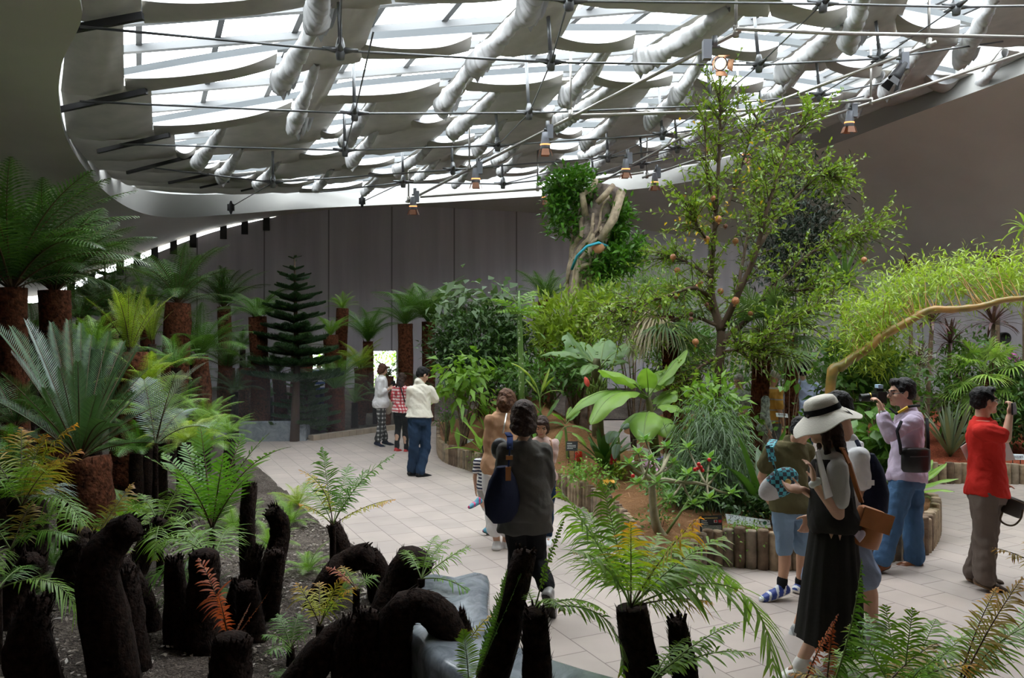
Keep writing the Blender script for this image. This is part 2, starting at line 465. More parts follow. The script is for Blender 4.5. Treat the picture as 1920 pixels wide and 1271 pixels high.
# closed strips between the openings, with the bunched roll on their left edge
def stripmesh(a0, a1, b0, b1, rr, nx=10, ny=10, sag=.10):
    """a0,a1 upper corners, b0,b1 lower corners"""
    rows = []
    for j in range(ny+1):
        t = j/ny; l = a0.lerp(b0, t); r_ = a1.lerp(b1, t); row = []
        for i in range(nx+1):
            s = i/nx; p = l.lerp(r_, s); p.z -= sag*math.sin(PI*s)*(.6+.4*math.sin(PI*t))
            row.append(p)
        rows.append(row)
    return rows
def rimx(py, side):
    best = None
    for p in RIM:
        pass
    L = [(118,-60),(135,0),(118,120),(118,200),(140,275),(190,318),(262,355),(330,366),(430,366),(560,364),(700,362)]
    R = [(2200,0),(1980,80),(1920,104),(1700,183),(1520,247),(1370,293),(1230,322),(1100,336)]
    if side == 'l': return float(np.interp(py, [q[1] for q in L], [q[0] for q in L]))
    RR = sorted(R, key=lambda q: q[1])
    return float(np.interp(py, [q[1] for q in RR], [q[0] for q in RR]))
for k in range(len(ROWS)):
    ops = OPEN[k]; nops = len(ops)
    for n in range(nops+1):
        # lower edge on beam k, upper edge near beam k-1
        def up_y(x): return (beam_y(k-1, x)+DARK[k-1]*.75) if k > 0 else beam_y(0, x)-110
        low = DRAPE[k]+DARK[k]*.9
        if n == 0:
            xr, tr = ops[0][0], ops[0][2]
            yb = beam_y(k, xr); xl = rimx(yb+10, 'l')-4; tl = rimx(up_y(tr), 'l')-4
            b0 = (xl, yb+low*.5+(xr-xl)*.05*(k < 4)); b1 = (xr, yb+low*.6); a0 = (tl, up_y(tr)+8); a1 = (tr, up_y(tr)-6)
        elif n == nops:
            xl, tl = ops[-1][1], ops[-1][3]
            yb = beam_y(k, xl)+14; xr = rimx(yb, 'r')+6; tr = rimx(up_y(tl), 'r')+6
            if xr < xl+6: xr = xl+6
            if tr < tl+6: tr = tl+6
            b0 = (xl, beam_y(k, xl)+low*.7); b1 = (xr, max(beam_y(k, xl)+low*.6, 0)); a0 = (tl, up_y(tl)-4); a1 = (tr, up_y(tl)+2)
        else:
            xl, tl = ops[n-1][1], ops[n-1][3]; xr, tr = ops[n][0], ops[n][2]
            b0 = (xl, beam_y(k, xl)+low*.75); b1 = (xr, beam_y(k, xr)+low*.75); a0 = (tl, up_y(tl)-6); a1 = (tr, up_y(tr)-6)
        def P(q, a): return roofp(q[0], q[1], a)
        rows = stripmesh(P(a0,4.66), P(a1,4.62), P(b0,4.52), P(b1,4.56), rng)
        wrinkle(rows, .012, rng)
        mb = MB(); mb.grid(rows)
        where = 'first from the left' if n == 0 else ('last on the right' if n == nops else '%s from the left' % ORDP[n])
        ob = mb.build('shade_strip', M_under)
        tag(ob, 'grey closed shade strip, %s in the %s row of the skylight' % (where, ORD[k]), 'shade cloth', 'closed shade strips under the skylight')
        if n > 0 and a0[1] < 330:
            # bunched roll: fluted tube along the strip's left edge
            p0 = P((a0[0]+4, a0[1]+4), 4.58); p1 = P((b0[0], b0[1]+(10 if k < 3 else 4)), 4.36)
            L = (p1-p0).length; R0 = max(.075, .145-.008*k); d = (p1-p0).normalized(); u = d.cross(Vector((0,0,1))).normalized(); w = u.cross(d)
            rr2 = []; M = 110
            for i in range(M+1):
                t = i/M; c = p0.lerp(p1, t); c.z -= .06*math.sin(PI*t)
                R = R0*(.55+.75*t)*(1+.025*math.sin(t*L*17)+.045*math.sin(t*L*52+1)+.03*math.sin(t*L*83+2)+.04*math.sin(t*L*5))
                if i == M: R *= .25
                row = []
                for q in range(14):
                    an = 2*PI*q/14; fl = 1+.10*math.sin(an*3+t*L*9)+.05*math.sin(an*2-t*L*30)
                    row.append(c+u*(math.cos(an)*R*fl*.8)+w*(math.sin(an)*R*fl*1.15-R*.7))
                rr2.append(row)
            mb = MB(); mb.grid(rr2, closed=True); mb.build('bunched_edge', M_roll, ob)
            if k < 5:   # folded tail of cloth hanging from the lower end
                mb = MB()
                for s_ in range(3):
                    bx = b0[0]+(10+s_*9)*(1 if k < 3 else .5); q = P((bx, b0[1]+2), 4.42); ln = (.42-.08*s_)*(1 if k < 3 else .8)
                    rws = []
                    for j in range(5):
                        row = []
                        for i in range(7):
                            an = (i/6-.5)*2.4; row.append(q+Vector((math.sin(an)*.13*(1-.12*j), math.cos(an)*.05, -ln*j/4*(1-.35*abs(i/6-.5)*2))))
                        rws.append(row)
                    mb.grid(rws)
                mb.build('cloth_tail', M_roll, ob)

# dark steel ribs showing below the side canvas at left
mb_r = None
for (a_, b_, w_) in [((138,54),(268,30),.09),((110,206),(275,171),.085),((183,284),(318,253),.075),((238,324),(362,292),.065),((316,343),(392,327),.055),((375,352),(430,340),.045),((452,358),(500,347),.04)]:
    p_ = roofp(*a_, 4.38); q_ = roofp(*b_, 4.42); d_ = q_-p_; mb_r = MB(); mb_r.box((p_+q_)/2, (d_.length, w_*.7, w_), d_.to_track_quat('X', 'Z').to_matrix()); struct(mb_r.build('roof_beam', M_dark, smooth=False))
# ---- trusses: tie rods, struts and hubs under the roof
HUBS = [
 [(640,-30),(1067,2),(1543,7),(1793,13),(2000,10)],
 [(638,95),(1033,117),(1423,122),(1650,110)],
 [(665,213),(992,212),(1333,198),(1537,178)],
 [(647,282),(933,273),(1242,252),(1430,228)],
 [(512,342),(849,318),(1140,295),(1270,278)],
 [(756,342),(943,345),(1112,328),(1204,307)],
]
ENDS = [((150,-40),(2100,20)),((150,50),(1880,78)),((150,190),(1690,150)),((225,270),(1620,180)),((290,315),(1500,232)),((600,360),(1330,285))]
M_rod = simple('grey_steel_rod', (.16,.165,.17), .4, metal=.5)
for k, hs in enumerate(HUBS):
    t = bpy.data.objects.new('roof_truss', None); C.objects.link(t); struct(t)
    A = 3.85
    pts = [roofp(*ENDS[k][0], 4.25)]+[roofp(*h, A) for h in hs]+[roofp(*ENDS[k][1], 4.25)]
    mb = MB(); mb.tube(pts, .016, 6); mb.build('tie_rod', M_rod, t)
    for h in hs:
        p = roofp(*h, A)
        mb = MB(); top = p+Vector((-.05, .12, 1.0)); mb.tube([p, top], .028, 8); mb.build('strut', M_rod, t)
        mb = MB()
        mb.lathe(p, [(0,-.12),(.05,-.11),(.06,-.03),(.06,.06),(.035,.16),(0,.17)], 10)
        for a in range(4):
            an = a*PI/2+.2; d = Vector((math.cos(an), math.sin(an), .1))
            mb.tube([p+d*.04, p+d*.22], [.045,.016], 6)
        mb.build('hub', M_rod, t)
# cross ties between rows of hubs
t = bpy.data.objects.new('roof_truss', None); C.objects.link(t); struct(t)
for path in ([(1075,-30),(1033,117),(992,212),(933,273),(880,318)], [(640,-20),(638,95)], [(700,60),(665,213),(647,282)], [(1560,-10),(1423,122),(1333,198),(1242,252),(1140,295),(943,345)],
             [(1793,13),(1650,110),(1537,178),(1430,228),(1270,278),(1112,328)], [(512,342),(435,387)], [(756,342),(680,378)]):
    mb = MB(); mb.tube([roofp(*q, 3.85 if q[1] < 370 else 4.15) for q in path], .011, 6); mb.build('cross_tie', M_rod, t)
for q in [(433,389),(679,377)]:
    p = roofp(*q, 4.1); mb = MB(); mb.box(p, (.16,.06,.16)); mb.lathe(p, [(.02,-.16),(.06,-.05),(.06,.05),(.02,.16)], 8); mb.build('anchor', M_dark, t)

# ---- lighting pipes hung under the roof and their spotlights
M_pipe = simple('brushed_steel_pipe', (.42,.40,.37), .35, metal=.7)
def pipe(label, pts, hang, r=.028):
    P0 = [roofp(*q, 3.6) for q in pts]
    e = thing('lighting_pipe', P0[0], label, 'lighting pipe', 'lighting pipes under the skylight')
    o = P0[0]
    mb = MB(); mb.tube([p-o for p in P0], r, 8); mb.build('rail', M_pipe, e)
    for hx in hang:
        for (a, b) in zip(pts[:-1], pts[1:]):
            lo, hi = min(a[0], b[0]), max(a[0], b[0])
            if lo <= hx <= hi:
                f = (hx-a[0])/(b[0]-a[0]); pa = roofp(*a, 3.6); pb = roofp(*b, 3.6)
                # parameter along the pipe in space that lands on this pixel column
                fa = f*pa.y/(pb.y*(1-f)+f*pa.y) if True else f
                q = pa.lerp(pb, fa)-o
                mb = MB(); mb.tube([q, q+Vector((0,0,1.05))], .02, 6); mb.tube([q+Vector((0,0,-.05)), q+Vector((0,0,.09))], .04, 8); mb.build('hanger', M_pipe, e)
                break
    return e
pipe('long diagonal lighting pipe running up to the lit spotlight', [(1388,58),(762,378)], [1380,880,766])
pipe('middle diagonal lighting pipe carrying the black turned spotlight', [(1755,79),(1280,257),(1095,359)], [1742,1383])
pipe('lowest diagonal lighting pipe along the right edge of the skylight', [(1960,86),(1390,272),(1205,333)], [1633,1213])
pipe('horizontal lighting pipe crossing top right of the skylight', [(1380,54),(1560,62),(1930,70)], [])
pipe('horizontal lighting pipe crossing mid skylight behind the treetop', [(1070,217),(1380,208),(1633,187)], [1070])
pipe('horizontal lighting pipe along the far rim of the skylight', [(788,369),(1003,355),(1117,337),(1207,323)], [1008])
M_lampbody = simple('grey_lamp_housing', (.20,.21,.24), .45, metal=.2); M_lampblack = simple('black_lamp_housing', (.03,.03,.033), .5)
M_bdoor = simple('amber_lit_barn_door', (.30,.13,.07), .5)
def emis(name, col, s):
    m, nt, b = nmat(name); b.inputs['Base Color'].default_value = (*col, 1); b.inputs['Emission Color'].default_value = (*col, 1); b.inputs['Emission Strength'].default_value = s
    return m
M_glow = emis('amber_lamp_glow', (1.0,.33,.10), 2.2); M_lit = emis('lit_lamp_lens', (1.0,.78,.50), 14.0)
def spotlight(px, py, label, sc=1.0, facing=False, black=False):
    sc *= .72
    p = roofp(px, py, 3.3)
    e = thing('spotlight', p, label, 'spotlight', 'spotlights on the lighting pipes'); bodym = M_lampblack if black else M_lampbody
    mb = MB(); mb.tube([(0,0,.34),(0,0,.20)], .045*sc, 8); mb.box((0,0,.20), (.16*sc,.05,.03)); mb.build('clamp', M_rod, e)
    rot = Matrix.Rotation(math.radians(-62), 3, 'X') if facing else (Matrix.Rotation(math.radians(35), 3, 'Y') if black else Matrix.Rotation(.12, 3, 'X'))
    mb = MB(); mb.box(Vector((-.10 if facing else .05*sc,0,.16)), (.13*sc,.12*sc,.30*sc)); mb.build('dimmer_box', M_lampbody if not black else M_lampbody, e, smooth=False)
    mb = MB(); mb.lathe((0.05 if facing else -.04,0,0), [(0,.20*sc),(.07*sc,.19*sc),(.085*sc,.05*sc),(.10*sc,-.08*sc),(.105*sc,-.16*sc),(.09*sc,-.16*sc),(.085*sc,-.08*sc)], 14, rot); mb.build('housing', bodym, e)
    off = rot @ Vector((0,0,-.10*sc))+Vector((.05 if facing else -.04,0,0))
    mb = MB(); mb.lathe(off, [(0,.0),(.088*sc,.0)], 14, rot); mb.build('lens', M_lit if facing else (M_lampblack if black else M_glow), e)
    if not black:
        mb = MB(); mb.lathe(off, [(.108*sc,.045*sc),(.11*sc,.02*sc)], 14, rot); mb.build('glowing_vent', M_glow, e)
    mb = MB()
    for a in range(4):
        rz_ = Matrix.Rotation(a*PI/2, 3, 'Z')
        q = [Vector((-.07*sc,.10*sc,-.06*sc)), Vector((.07*sc,.10*sc,-.06*sc)), Vector((.09*sc,.15*sc,-.20*sc)), Vector((-.09*sc,.15*sc,-.20*sc))]
        vs = [rot @ (rz_ @ v)+off for v in q]; vs += [v+rot @ (rz_ @ Vector((0,.006,0))) for v in vs]
        mb.add(vs, [(0,1,2,3),(7,6,5,4),(0,4,5,1),(1,5,6,2),(2,6,7,3),(3,7,4,0)])
    mb.build('barn_doors', M_lampblack if black else M_bdoor, e, smooth=False)
    if facing:
        ld = bpy.data.lights.new('spot_lamp', 'SPOT'); lo = bpy.data.objects.new('spot_lamp', ld); C.objects.link(lo); lo.parent = e
        ld.energy = 120; ld.color = (1,.75,.5); ld.spot_size = 1.2; lo.location = off+rot @ Vector((0,0,-.06)); lo.rotation_euler = rot.to_euler()
for a in [(1340,117,'lit spotlight glowing white beside the top of the long diagonal pipe',1.15,True,False),
          (1027,265,'grey spotlight with amber glow hanging halfway along the long diagonal pipe',1.1,False,False),
          (896,330,'grey spotlight with amber glow left of centre under the long diagonal pipe',1.1,False,False),
          (778,382,'grey spotlight at the far lower end of the long diagonal pipe',1.1,False,False),
          (1177,312,'grey spotlight hanging from the middle diagonal pipe above the clipped stump',1.1,False,False),
          (1231,337,'pale spotlight at the lower end of the lowest diagonal pipe',1.1,False,False),
          (1025,366,'small spotlight half hidden by the leaves of the stump',1.0,False,False),
          (1690,135,'black spotlight turned away on the middle diagonal pipe',1.15,False,True),
          (1597,224,'grey spotlight on the lowest diagonal pipe against the right wall',1.1,False,False),
          (1403,285,'grey spotlight with orange glow seen through the fruit tree',1.1,False,False)]:
    spotlight(*a)
# ------------------------------------------------------------------ plant making
def np_mesh(name, V, F, lv=None, tp=None, mi=None, smooth=False):
    me = bpy.data.meshes.new(name)
    V = np.asarray(V, dtype=np.float32); F = np.asarray(F, dtype=np.int32)
    nf, k = F.shape
    me.vertices.add(len(V)); me.vertices.foreach_set('co', V.ravel())
    me.loops.add(nf*k); me.loops.foreach_set('vertex_index', F.ravel())
    me.polygons.add(nf); me.polygons.foreach_set('loop_start', np.arange(0, nf*k, k, dtype=np.int32))
    try: me.polygons.foreach_set('loop_total', np.full(nf, k, dtype=np.int32))
    except Exception: pass
    if smooth: me.polygons.foreach_set('use_smooth', np.ones(nf, dtype=bool))
    if mi is not None: me.polygons.foreach_set('material_index', np.asarray(mi, dtype=np.int32))
    me.update(calc_edges=True)
    for nm, arr in (('lv', lv), ('tp', tp)):
        if arr is not None:
            a = me.attributes.new(nm, 'FLOAT', 'POINT'); a.data.foreach_set('value', np.asarray(arr, dtype=np.float32))
    return me
class Buf:
    """vertex / quad buffer with leaf attributes"""
    def __init__(s): s.V = []; s.F = []; s.lv = []; s.tp = []; s.mi = []; s.n = 0
    def quads(s, V, F, lv, tp, mi=0):
        V = np.asarray(V, float).reshape(-1, 3); F = np.asarray(F, int).reshape(-1, 4)
        s.V.append(V); s.F.append(F+s.n); s.n += len(V)
        s.lv.append(np.broadcast_to(np.asarray(lv, float), (len(V),)).copy()); s.tp.append(np.broadcast_to(np.asarray(tp, float), (len(V),)).copy())
        s.mi.append(np.full(len(F), mi))
    def tube(s, pts, rad, n=5, lv=.5, tp=0.0, mi=1):
        m = MB(); m.tube(pts, rad, n, cap=False); s.quads(m.v, m.f, lv, tp, mi)
    def mesh(s, name, smooth=True):
        return np_mesh(name, np.concatenate(s.V), np.concatenate(s.F), np.concatenate(s.lv), np.concatenate(s.tp), np.concatenate(s.mi), smooth)
    def build(s, name, mats, parent=None, loc=(0,0,0), smooth=True):
        me = s.mesh(name, smooth)
        for m in (mats if isinstance(mats, (list, tuple)) else [mats]): me.materials.append(m)
        return link(name, me, parent, loc)

def spine(base, tip, arch, n=24, side=0.0):
    """curved line from base to tip rising in an arch (fraction of its length)"""
    base = np.array(base, float); tip = np.array(tip, float); L = np.linalg.norm(tip-base)
    d = (tip-base)/L; h = np.array([d[0], d[1], 0]); hn = np.linalg.norm(h)
    up = np.array([0, 0, 1.0]) if hn > .2 else np.array([0, 0, 1.0])
    perp = up-d*d.dot(up); pn = np.linalg.norm(perp)
    perp = perp/pn if pn > .15 else np.array([0, 0, 0.])
    lat = np.cross(d, np.array([0, 0, 1.0])); lat = lat/(np.linalg.norm(lat)+1e-9)
    c = base+(tip-base)*.55+perp*arch*L*1.15+lat*side*L
    t = np.linspace(0, 1, n)[:, None]
    return (1-t)**2*base+2*(1-t)*t*c+t*t*tip
def frond_into(buf, pts, width, pairs=26, pw=.02, pang=62, start=.12, prof='fern', lobed=False, keel=.15, droop=.12, segs=4, rachis=.006, rng=None, upv=None, curl=0.0, pwf=.30, wild=.0):
    """pinnate leaf along pts; width = length of the longest pinna"""
    rng = rng or random.Random(1)
    pts = np.asarray(pts, float); n = len(pts); seglen = np.linalg.norm(pts[1:]-pts[:-1], axis=1); cum = np.concatenate([[0], np.cumsum(seglen)]); L = cum[-1]
    buf.tube([Vector(p) for p in pts], [rachis*(1-.8*i/(n-1)) for i in range(n)], 4, .5, 0.0, 1)
    ts = np.linspace(start, .985, pairs); pw = pwf*L*(1-start)/pairs
    at = lambda s: np.array([np.interp(s, cum, pts[:, k]) for k in range(3)])
    jag = None
    for t in ts:
        b = at(t*L); T = at(min(L, t*L+.02*L))-at(max(0, t*L-.02*L)); T = T/(np.linalg.norm(T)+1e-9)
        u0 = np.array([0, 0, 1.0]) if upv is None else np.array(upv, float)
        S = np.cross(T, u0); sn = np.linalg.norm(S)
        S = S/sn if sn > .05 else np.array([1.0, 0, 0])
        Nn = np.cross(S, T)
        q = (t-start)/(1-start)
        if prof == 'fern': f = (math.sin(PI*min(1, .12+.88*q))**.75)*(1-.25*q)+.04
        elif prof == 'cycad': f = min(1, .45+q*2.2)*(1-max(0, q-.8)*3.6)
        elif prof == 'oblong': f = min(1, .3+q*3)*(1-q**4*.9)
        else: f = 1-q*.9
        pa = math.radians(pang*(1.1-.45*q))
        for sg in (-1, 1):
            ll = width*f*(.9+.2*rng.random()+wild*(rng.random()-.6)); lv = rng.random()
            if wild and rng.random() < wild*.12: continue
            kk = keel+wild*(rng.random()-.5)*.9; dr = droop*(1+wild*(rng.random()*2-.8)); pj = pa+wild*(rng.random()-.5)*.35
            d = math.cos(pj)*T+math.sin(pj)*(sg*S*math.cos(kk)+Nn*math.sin(kk))
            wv = T*math.sin(pa)-sg*S*math.cos(pa)*.6; wv = wv/np.linalg.norm(wv)
            V = []; tpv = []; m = segs*(2 if lobed else 1)
            for i in range(m+1):
                s = i/m
                wd = pw*(math.sin(PI*(.12+.80*s))**.7 if not lobed else (1-s*.85)*(1.0 if i % 2 else .38))
                if i == m: wd = pw*.06
                p = b+d*ll*s-np.array([0, 0, 1.0])*dr*ll*s*s-Nn*curl*ll*s*s
                V += [p-wv*wd, p+wv*wd]; tpv += [.65*q+.35*s]*2
            F = [(2*i, 2*i+1, 2*i+3, 2*i+2) for i in range(m)]
            buf.quads(V, F, lv, tpv, 0)
def make_frond(name, mats, L=1.0, e0=70, e1=-20, width=.22, seed=1, **kw):
    """reusable frond leaving the origin along +X, starting at elevation e0 and ending at e1 degrees"""
    n = 22; p = np.zeros(3); pts = [p.copy()]
    for i in range(n):
        e = math.radians(e0+(e1-e0)*(i/(n-1))**1.2); p = p+np.array([math.cos(e), .0, math.sin(e)])*L/n; pts.append(p.copy())
    b = Buf(); up = (-math.sin(math.radians((e0+e1)/2)), 0, math.cos(math.radians((e0+e1)/2)))
    frond_into(b, pts, width*L, rng=random.Random(seed), upv=up if abs(e0) > 60 else None, **kw)
    me = b.mesh(name)
    for m in mats: me.materials.append(m)
    return me
def leaves(buf, P, Dr, Nn, Ln, Wd, rng, droop=.15, mi=0, fold=.2, lv=None):
    """many simple leaves at once: 2 quads each, folded on the midrib"""
    P = np.asarray(P, float); n = len(P)
    if n == 0: return
    Dr = np.asarray(Dr, float); Dr = Dr/(np.linalg.norm(Dr, axis=1, keepdims=True)+1e-9)
    Nn = np.asarray(Nn, float); S = np.cross(Dr, Nn); S = S/(np.linalg.norm(S, axis=1, keepdims=True)+1e-9); Nn = np.cross(S, Dr)
    Ln = np.broadcast_to(np.asarray(Ln, float), (n,))[:, None]; Wd = np.broadcast_to(np.asarray(Wd, float), (n,))[:, None]
    z = np.array([[0, 0, -1.0]])
    mid = P+Dr*Ln*.5+z*droop*Ln*.25; tip = P+Dr*Ln+z*droop*Ln
    l = P+Dr*Ln*.42+S*Wd+Nn*Wd*fold+z*droop*Ln*.2; r = P+Dr*Ln*.42-S*Wd+Nn*Wd*fold+z*droop*Ln*.2
    V = np.stack([P, l, tip, r, mid], 1).reshape(-1, 3)
    k = np.arange(n)[:, None]*5
    F = np.concatenate([k+np.array([[0, 4, 2, 1]]), k+np.array([[0, 3, 2, 4]])])
    lvv = np.repeat(rng.random(n) if lv is None else lv, 5); tpv = np.tile([0, .5, 1, .5, .5], n)
    buf.quads(V, F, lvv, tpv, mi)
def blob_points(rg, blobs, n, shell=.55):
    """n points in ellipsoids, biased to the outside; returns points and outward directions"""
    vol = np.array([b[1][0]*b[1][1]*b[1][2] for b in blobs])**.8; vol = vol/vol.sum()
    which = rg.choice(len(blobs), n, p=vol)
    d = rg.normal(size=(n, 3)); d /= np.linalg.norm(d, axis=1, keepdims=True)
    r = shell+(1-shell)*rg.random(n)**.7
    c = np.array([blobs[i][0] for i in which]); R = np.array([blobs[i][1] for i in which])
    return c+d*r[:, None]*R, d
def foliage(buf, rg, blobs, nclus, per, ln, wd, spread=.12, droop=.2, up=.4, jitter=.8, shell=.5, mi=0):
    P, d = blob_points(rg, blobs, nclus, shell)
    n = nclus*per
    Pc = np.repeat(P, per, 0)+rg.normal(size=(n, 3))*spread
    D = np.repeat(d, per, 0)+rg.normal(size=(n, 3))*jitter+np.array([[0, 0, up]])
    Nn = np.repeat(d, per, 0)*.5+np.array([[0, 0, 1.0]])+rg.normal(size=(n, 3))*.35
    clv = np.repeat(rg.random(nclus), per)*.5+rg.random(n)*.5
    leaves(buf, Pc, D, Nn, ln*(.65+.6*rg.random(n)), wd*(.7+.5*rg.random(n)), rg, droop, mi, lv=clv)
    return P
def bezier(a, b, c, n=8):
    t = np.linspace(0, 1, n)[:, None]; a, b, c = map(lambda q: np.array(q, float), (a, b, c))
    return [Vector(p) for p in (1-t)**2*a+2*(1-t)*t*b+t*t*c]
def bush(name, label, cat, base, blobs, nclus, per, ln, wd, lm, bm, seed=1, group=None, stems=9, srad=.02, petals=None, **kw):
    """shrub: woody stems as one part, leaves as another"""
    rg = np.random.default_rng(seed); base = Vector(base)
    e = thing(name, base, label, cat, group)
    bl = [(np.array(c)-np.array(base), np.array(r)) for c, r in blobs]
    b = Buf(); P = foliage(b, rg, bl, nclus, per, ln, wd, **kw)
    b.build('foliage', lm, e)
    mb = MB()
    for i in rg.choice(len(P), min(stems, len(P)), replace=False):
        q = P[i]; mid = np.array([q[0]*.35, q[1]*.35, q[2]*.6])
        mb.tube(bezier((rg.normal()*.03, rg.normal()*.03, -.05), mid, q, 7), [srad*(1-.13*j) for j in range(7)], 5)
    if stems: mb.build('stem', bm, e)
    return e
def fibre_trunk(mb, pts, radii, rng, hairs=160, hl=.05, n=14, wob=.10):
    """shaggy trunk: lumpy tube with stiff hairs and leaf bases standing off it"""
    pts = [Vector(p) for p in crom([tuple(p) for p in pts], max(2, int(10/len(pts))+1))] if len(pts) > 2 else [Vector(p) for p in pts]
    if len(pts) < 6:
        a, b = pts[0], pts[-1]; pts = [a.lerp(b, k/9) for k in range(10)]
    m = len(pts); rr = [float(np.interp(k/(m-1), np.linspace(0, 1, len(radii)), radii)) for k in range(m)]
    mb.tube(pts, [r*(1+wob*.5*(rng.random()-.5)) for r in rr], n, wob=wob, rng=rng)
    for _ in range(hairs):
        k = rng.random()*(m-1.001); i = int(k); f = k-i; p = pts[i].lerp(pts[i+1], f); T = (pts[i+1]-pts[i]).normalized(); r = rr[i]*(1-f)+rr[i+1]*f
        u = T.orthogonal().normalized(); w = T.cross(u); a = rng.random()*2*PI; o = u*math.cos(a)+w*math.sin(a); tg = T.cross(o)
        q = p+o*r*.93; l = hl*(.5+rng.random()); wd = r*.07+.003
        t = q+T*l+o*l*(.15+.35*rng.random())
        mb.add([q-tg*wd, q+tg*wd, t], [(0,1,2)])
def strap(buf, base, az, L, wd, e0, e1, rng, mi=0, n=9, fold=.25, lvv=None, tpk=1.0, waist=.25):
    """long strap leaf leaving base at azimuth az"""
    p = np.array(base, float); V = []; lv = rng.random() if lvv is None else lvv; tp = []
    h = np.array([math.cos(az), math.sin(az), 0]); s = np.array([-math.sin(az), math.cos(az), 0])
    for i in range(n+1):
        t = i/n; e = math.radians(e0+(e1-e0)*t**1.3); d = h*math.cos(e)+np.array([0,0,1.0])*math.sin(e)
        nn = -h*math.sin(e)+np.array([0,0,1.0])*math.cos(e)
        w = wd*(waist+(1-waist)*math.sin(PI*min(1,.08+t*.92))**.8) if i < n else wd*.05
        V += [p+s*w+nn*w*fold, p, p-s*w+nn*w*fold]; tp += [t*tpk]*3
        p = p+d*L/n
    F = []
    for i in range(n): F += [(3*i, 3*i+1, 3*i+4, 3*i+3), (3*i+1, 3*i+2, 3*i+5, 3*i+4)]
    buf.quads(V, F, lv, tp, mi)
def rosette(buf, c, n, L, wd, rng, e=(80, 10), e1=(40, -50), mi=0, **kw):
    for i in range(n):
        f = i/max(1, n-1); az = i*2.39996+rng.random()*.5
        strap(buf, c, az, L*(.75+.4*rng.random()), wd*(.8+.4*rng.random()), e[0]+(e[1]-e[0])*f, e1[0]+(e1[1]-e1[0])*f+(rng.random()-.5)*20, rng, mi, **kw)
def fan_leaf(buf, base, d, up, R, rng, blades=26, spread=2.2, droop=.35, mi=0, pet=.5, petmi=1, wd=None):
    """fan palm leaf: petiole then radiating folded blades"""
    d = Vector(d).normalized(); base = Vector(base); s = d.cross(Vector(up)).normalized(); n = s.cross(d)
    hub = base+d*pet-Vector((0,0,.06*pet)); buf.tube([base, base.lerp(hub, .5)+Vector((0,0,.03)), hub], .012, 4, .5, 0, petmi)
    lv0 = rng.random()
    for i in range(blades):
        a = (i/(blades-1)-.5)*2*spread; dd = d*math.cos(a)+s*math.sin(a)
        l = R*(.72+.28*math.cos(a*.6))*(.9+.2*rng.random()); w = (wd or R*.036); V = []; tp = []
        ss = n.cross(dd); m = 6
        for k in range(m+1):
            t = k/m; p = hub+dd*l*t-Vector((0,0,1))*droop*l*max(0, t-.35)**2*1.6+n*.03*math.sin(a*3)
            ww = w*(.35+1.1*t if t < .55 else (1-t)*2.1) if k < m else .001
            V += [tuple(p+ss*ww+n*ww*.4), tuple(p), tuple(p-ss*ww+n*ww*.4)]; tp += [t]*3
        F = []
        for k in range(m): F += [(3*k,3*k+1,3*k+4,3*k+3),(3*k+1,3*k+2,3*k+5,3*k+4)]
        buf.quads(V, F, lv0*.6+rng.random()*.4, tp, mi)
def broad_leaf(base, tip, wd, mats, parent, rng, arch=.2, tear=.0, petiole=.2, name='leaf', side=0.0, wave=.05, vfold=.22, upv=None, shape='banana'):
    """one big entire leaf (banana, ginger, arum): midrib plus blade that may be torn; a part of its plant"""
    pts = spine(base, tip, arch, 30, side); b = Buf(); n = len(pts)
    L = float(np.sum(np.linalg.norm(pts[1:]-pts[:-1], axis=1)))
    b.tube([Vector(p) for p in pts], [max(.003, (.016 if L > .6 else .008)*(1-.85*i/(n-1))) for i in range(n)], 5, .5, 0, 1)
    i0 = int(n*petiole); m = n-i0; ph = rng.random()*6
    for sg in (-1, 1):
        V = []; tp = []; cols = 5; cut = 0.0
        for i in range(i0, n):
            q = (i-i0)/(m-1); T = pts[min(i+1, n-1)]-pts[max(i-1, 0)]; T = T/(np.linalg.norm(T)+1e-9)
            u0 = np.array([0,0,1.0]) if upv is None else np.array(upv, float)
            S = np.cross(T, u0); S = S/(np.linalg.norm(S)+1e-9); Nn = np.cross(S, T)
            if shape == 'arum': w = wd*(math.sin(PI*min(1, .30+q*.70))**.8)*(1-.45*q)*1.25
            else: w = wd*(math.sin(PI*min(1, .10+q*.90))**.55)
            if i == n-1: w = wd*.03
            if tear and rng.random() < tear: cut = rng.random()
            cut *= .6
            for k in range(cols):
                s = k/(cols-1)
                p = pts[i]+sg*S*w*s*math.cos(vfold+s*.5)+Nn*w*(s*math.sin(vfold)-s*s*.45)+Nn*wave*wd*s*math.sin(q*17+ph+sg)-T*cut*s*.10*L
                V.append(p); tp.append(.5*q+.5*s*.8)
        F = [(i*cols+k, i*cols+k+1, (i+1)*cols+k+1, (i+1)*cols+k) for i in range(m-1) for k in range(cols-1)
             if not (tear and k > 0 and rng.random() < tear*.35)]
        b.quads(V, F, rng.random(), tp, 0)
    return b.build(name, mats, parent)

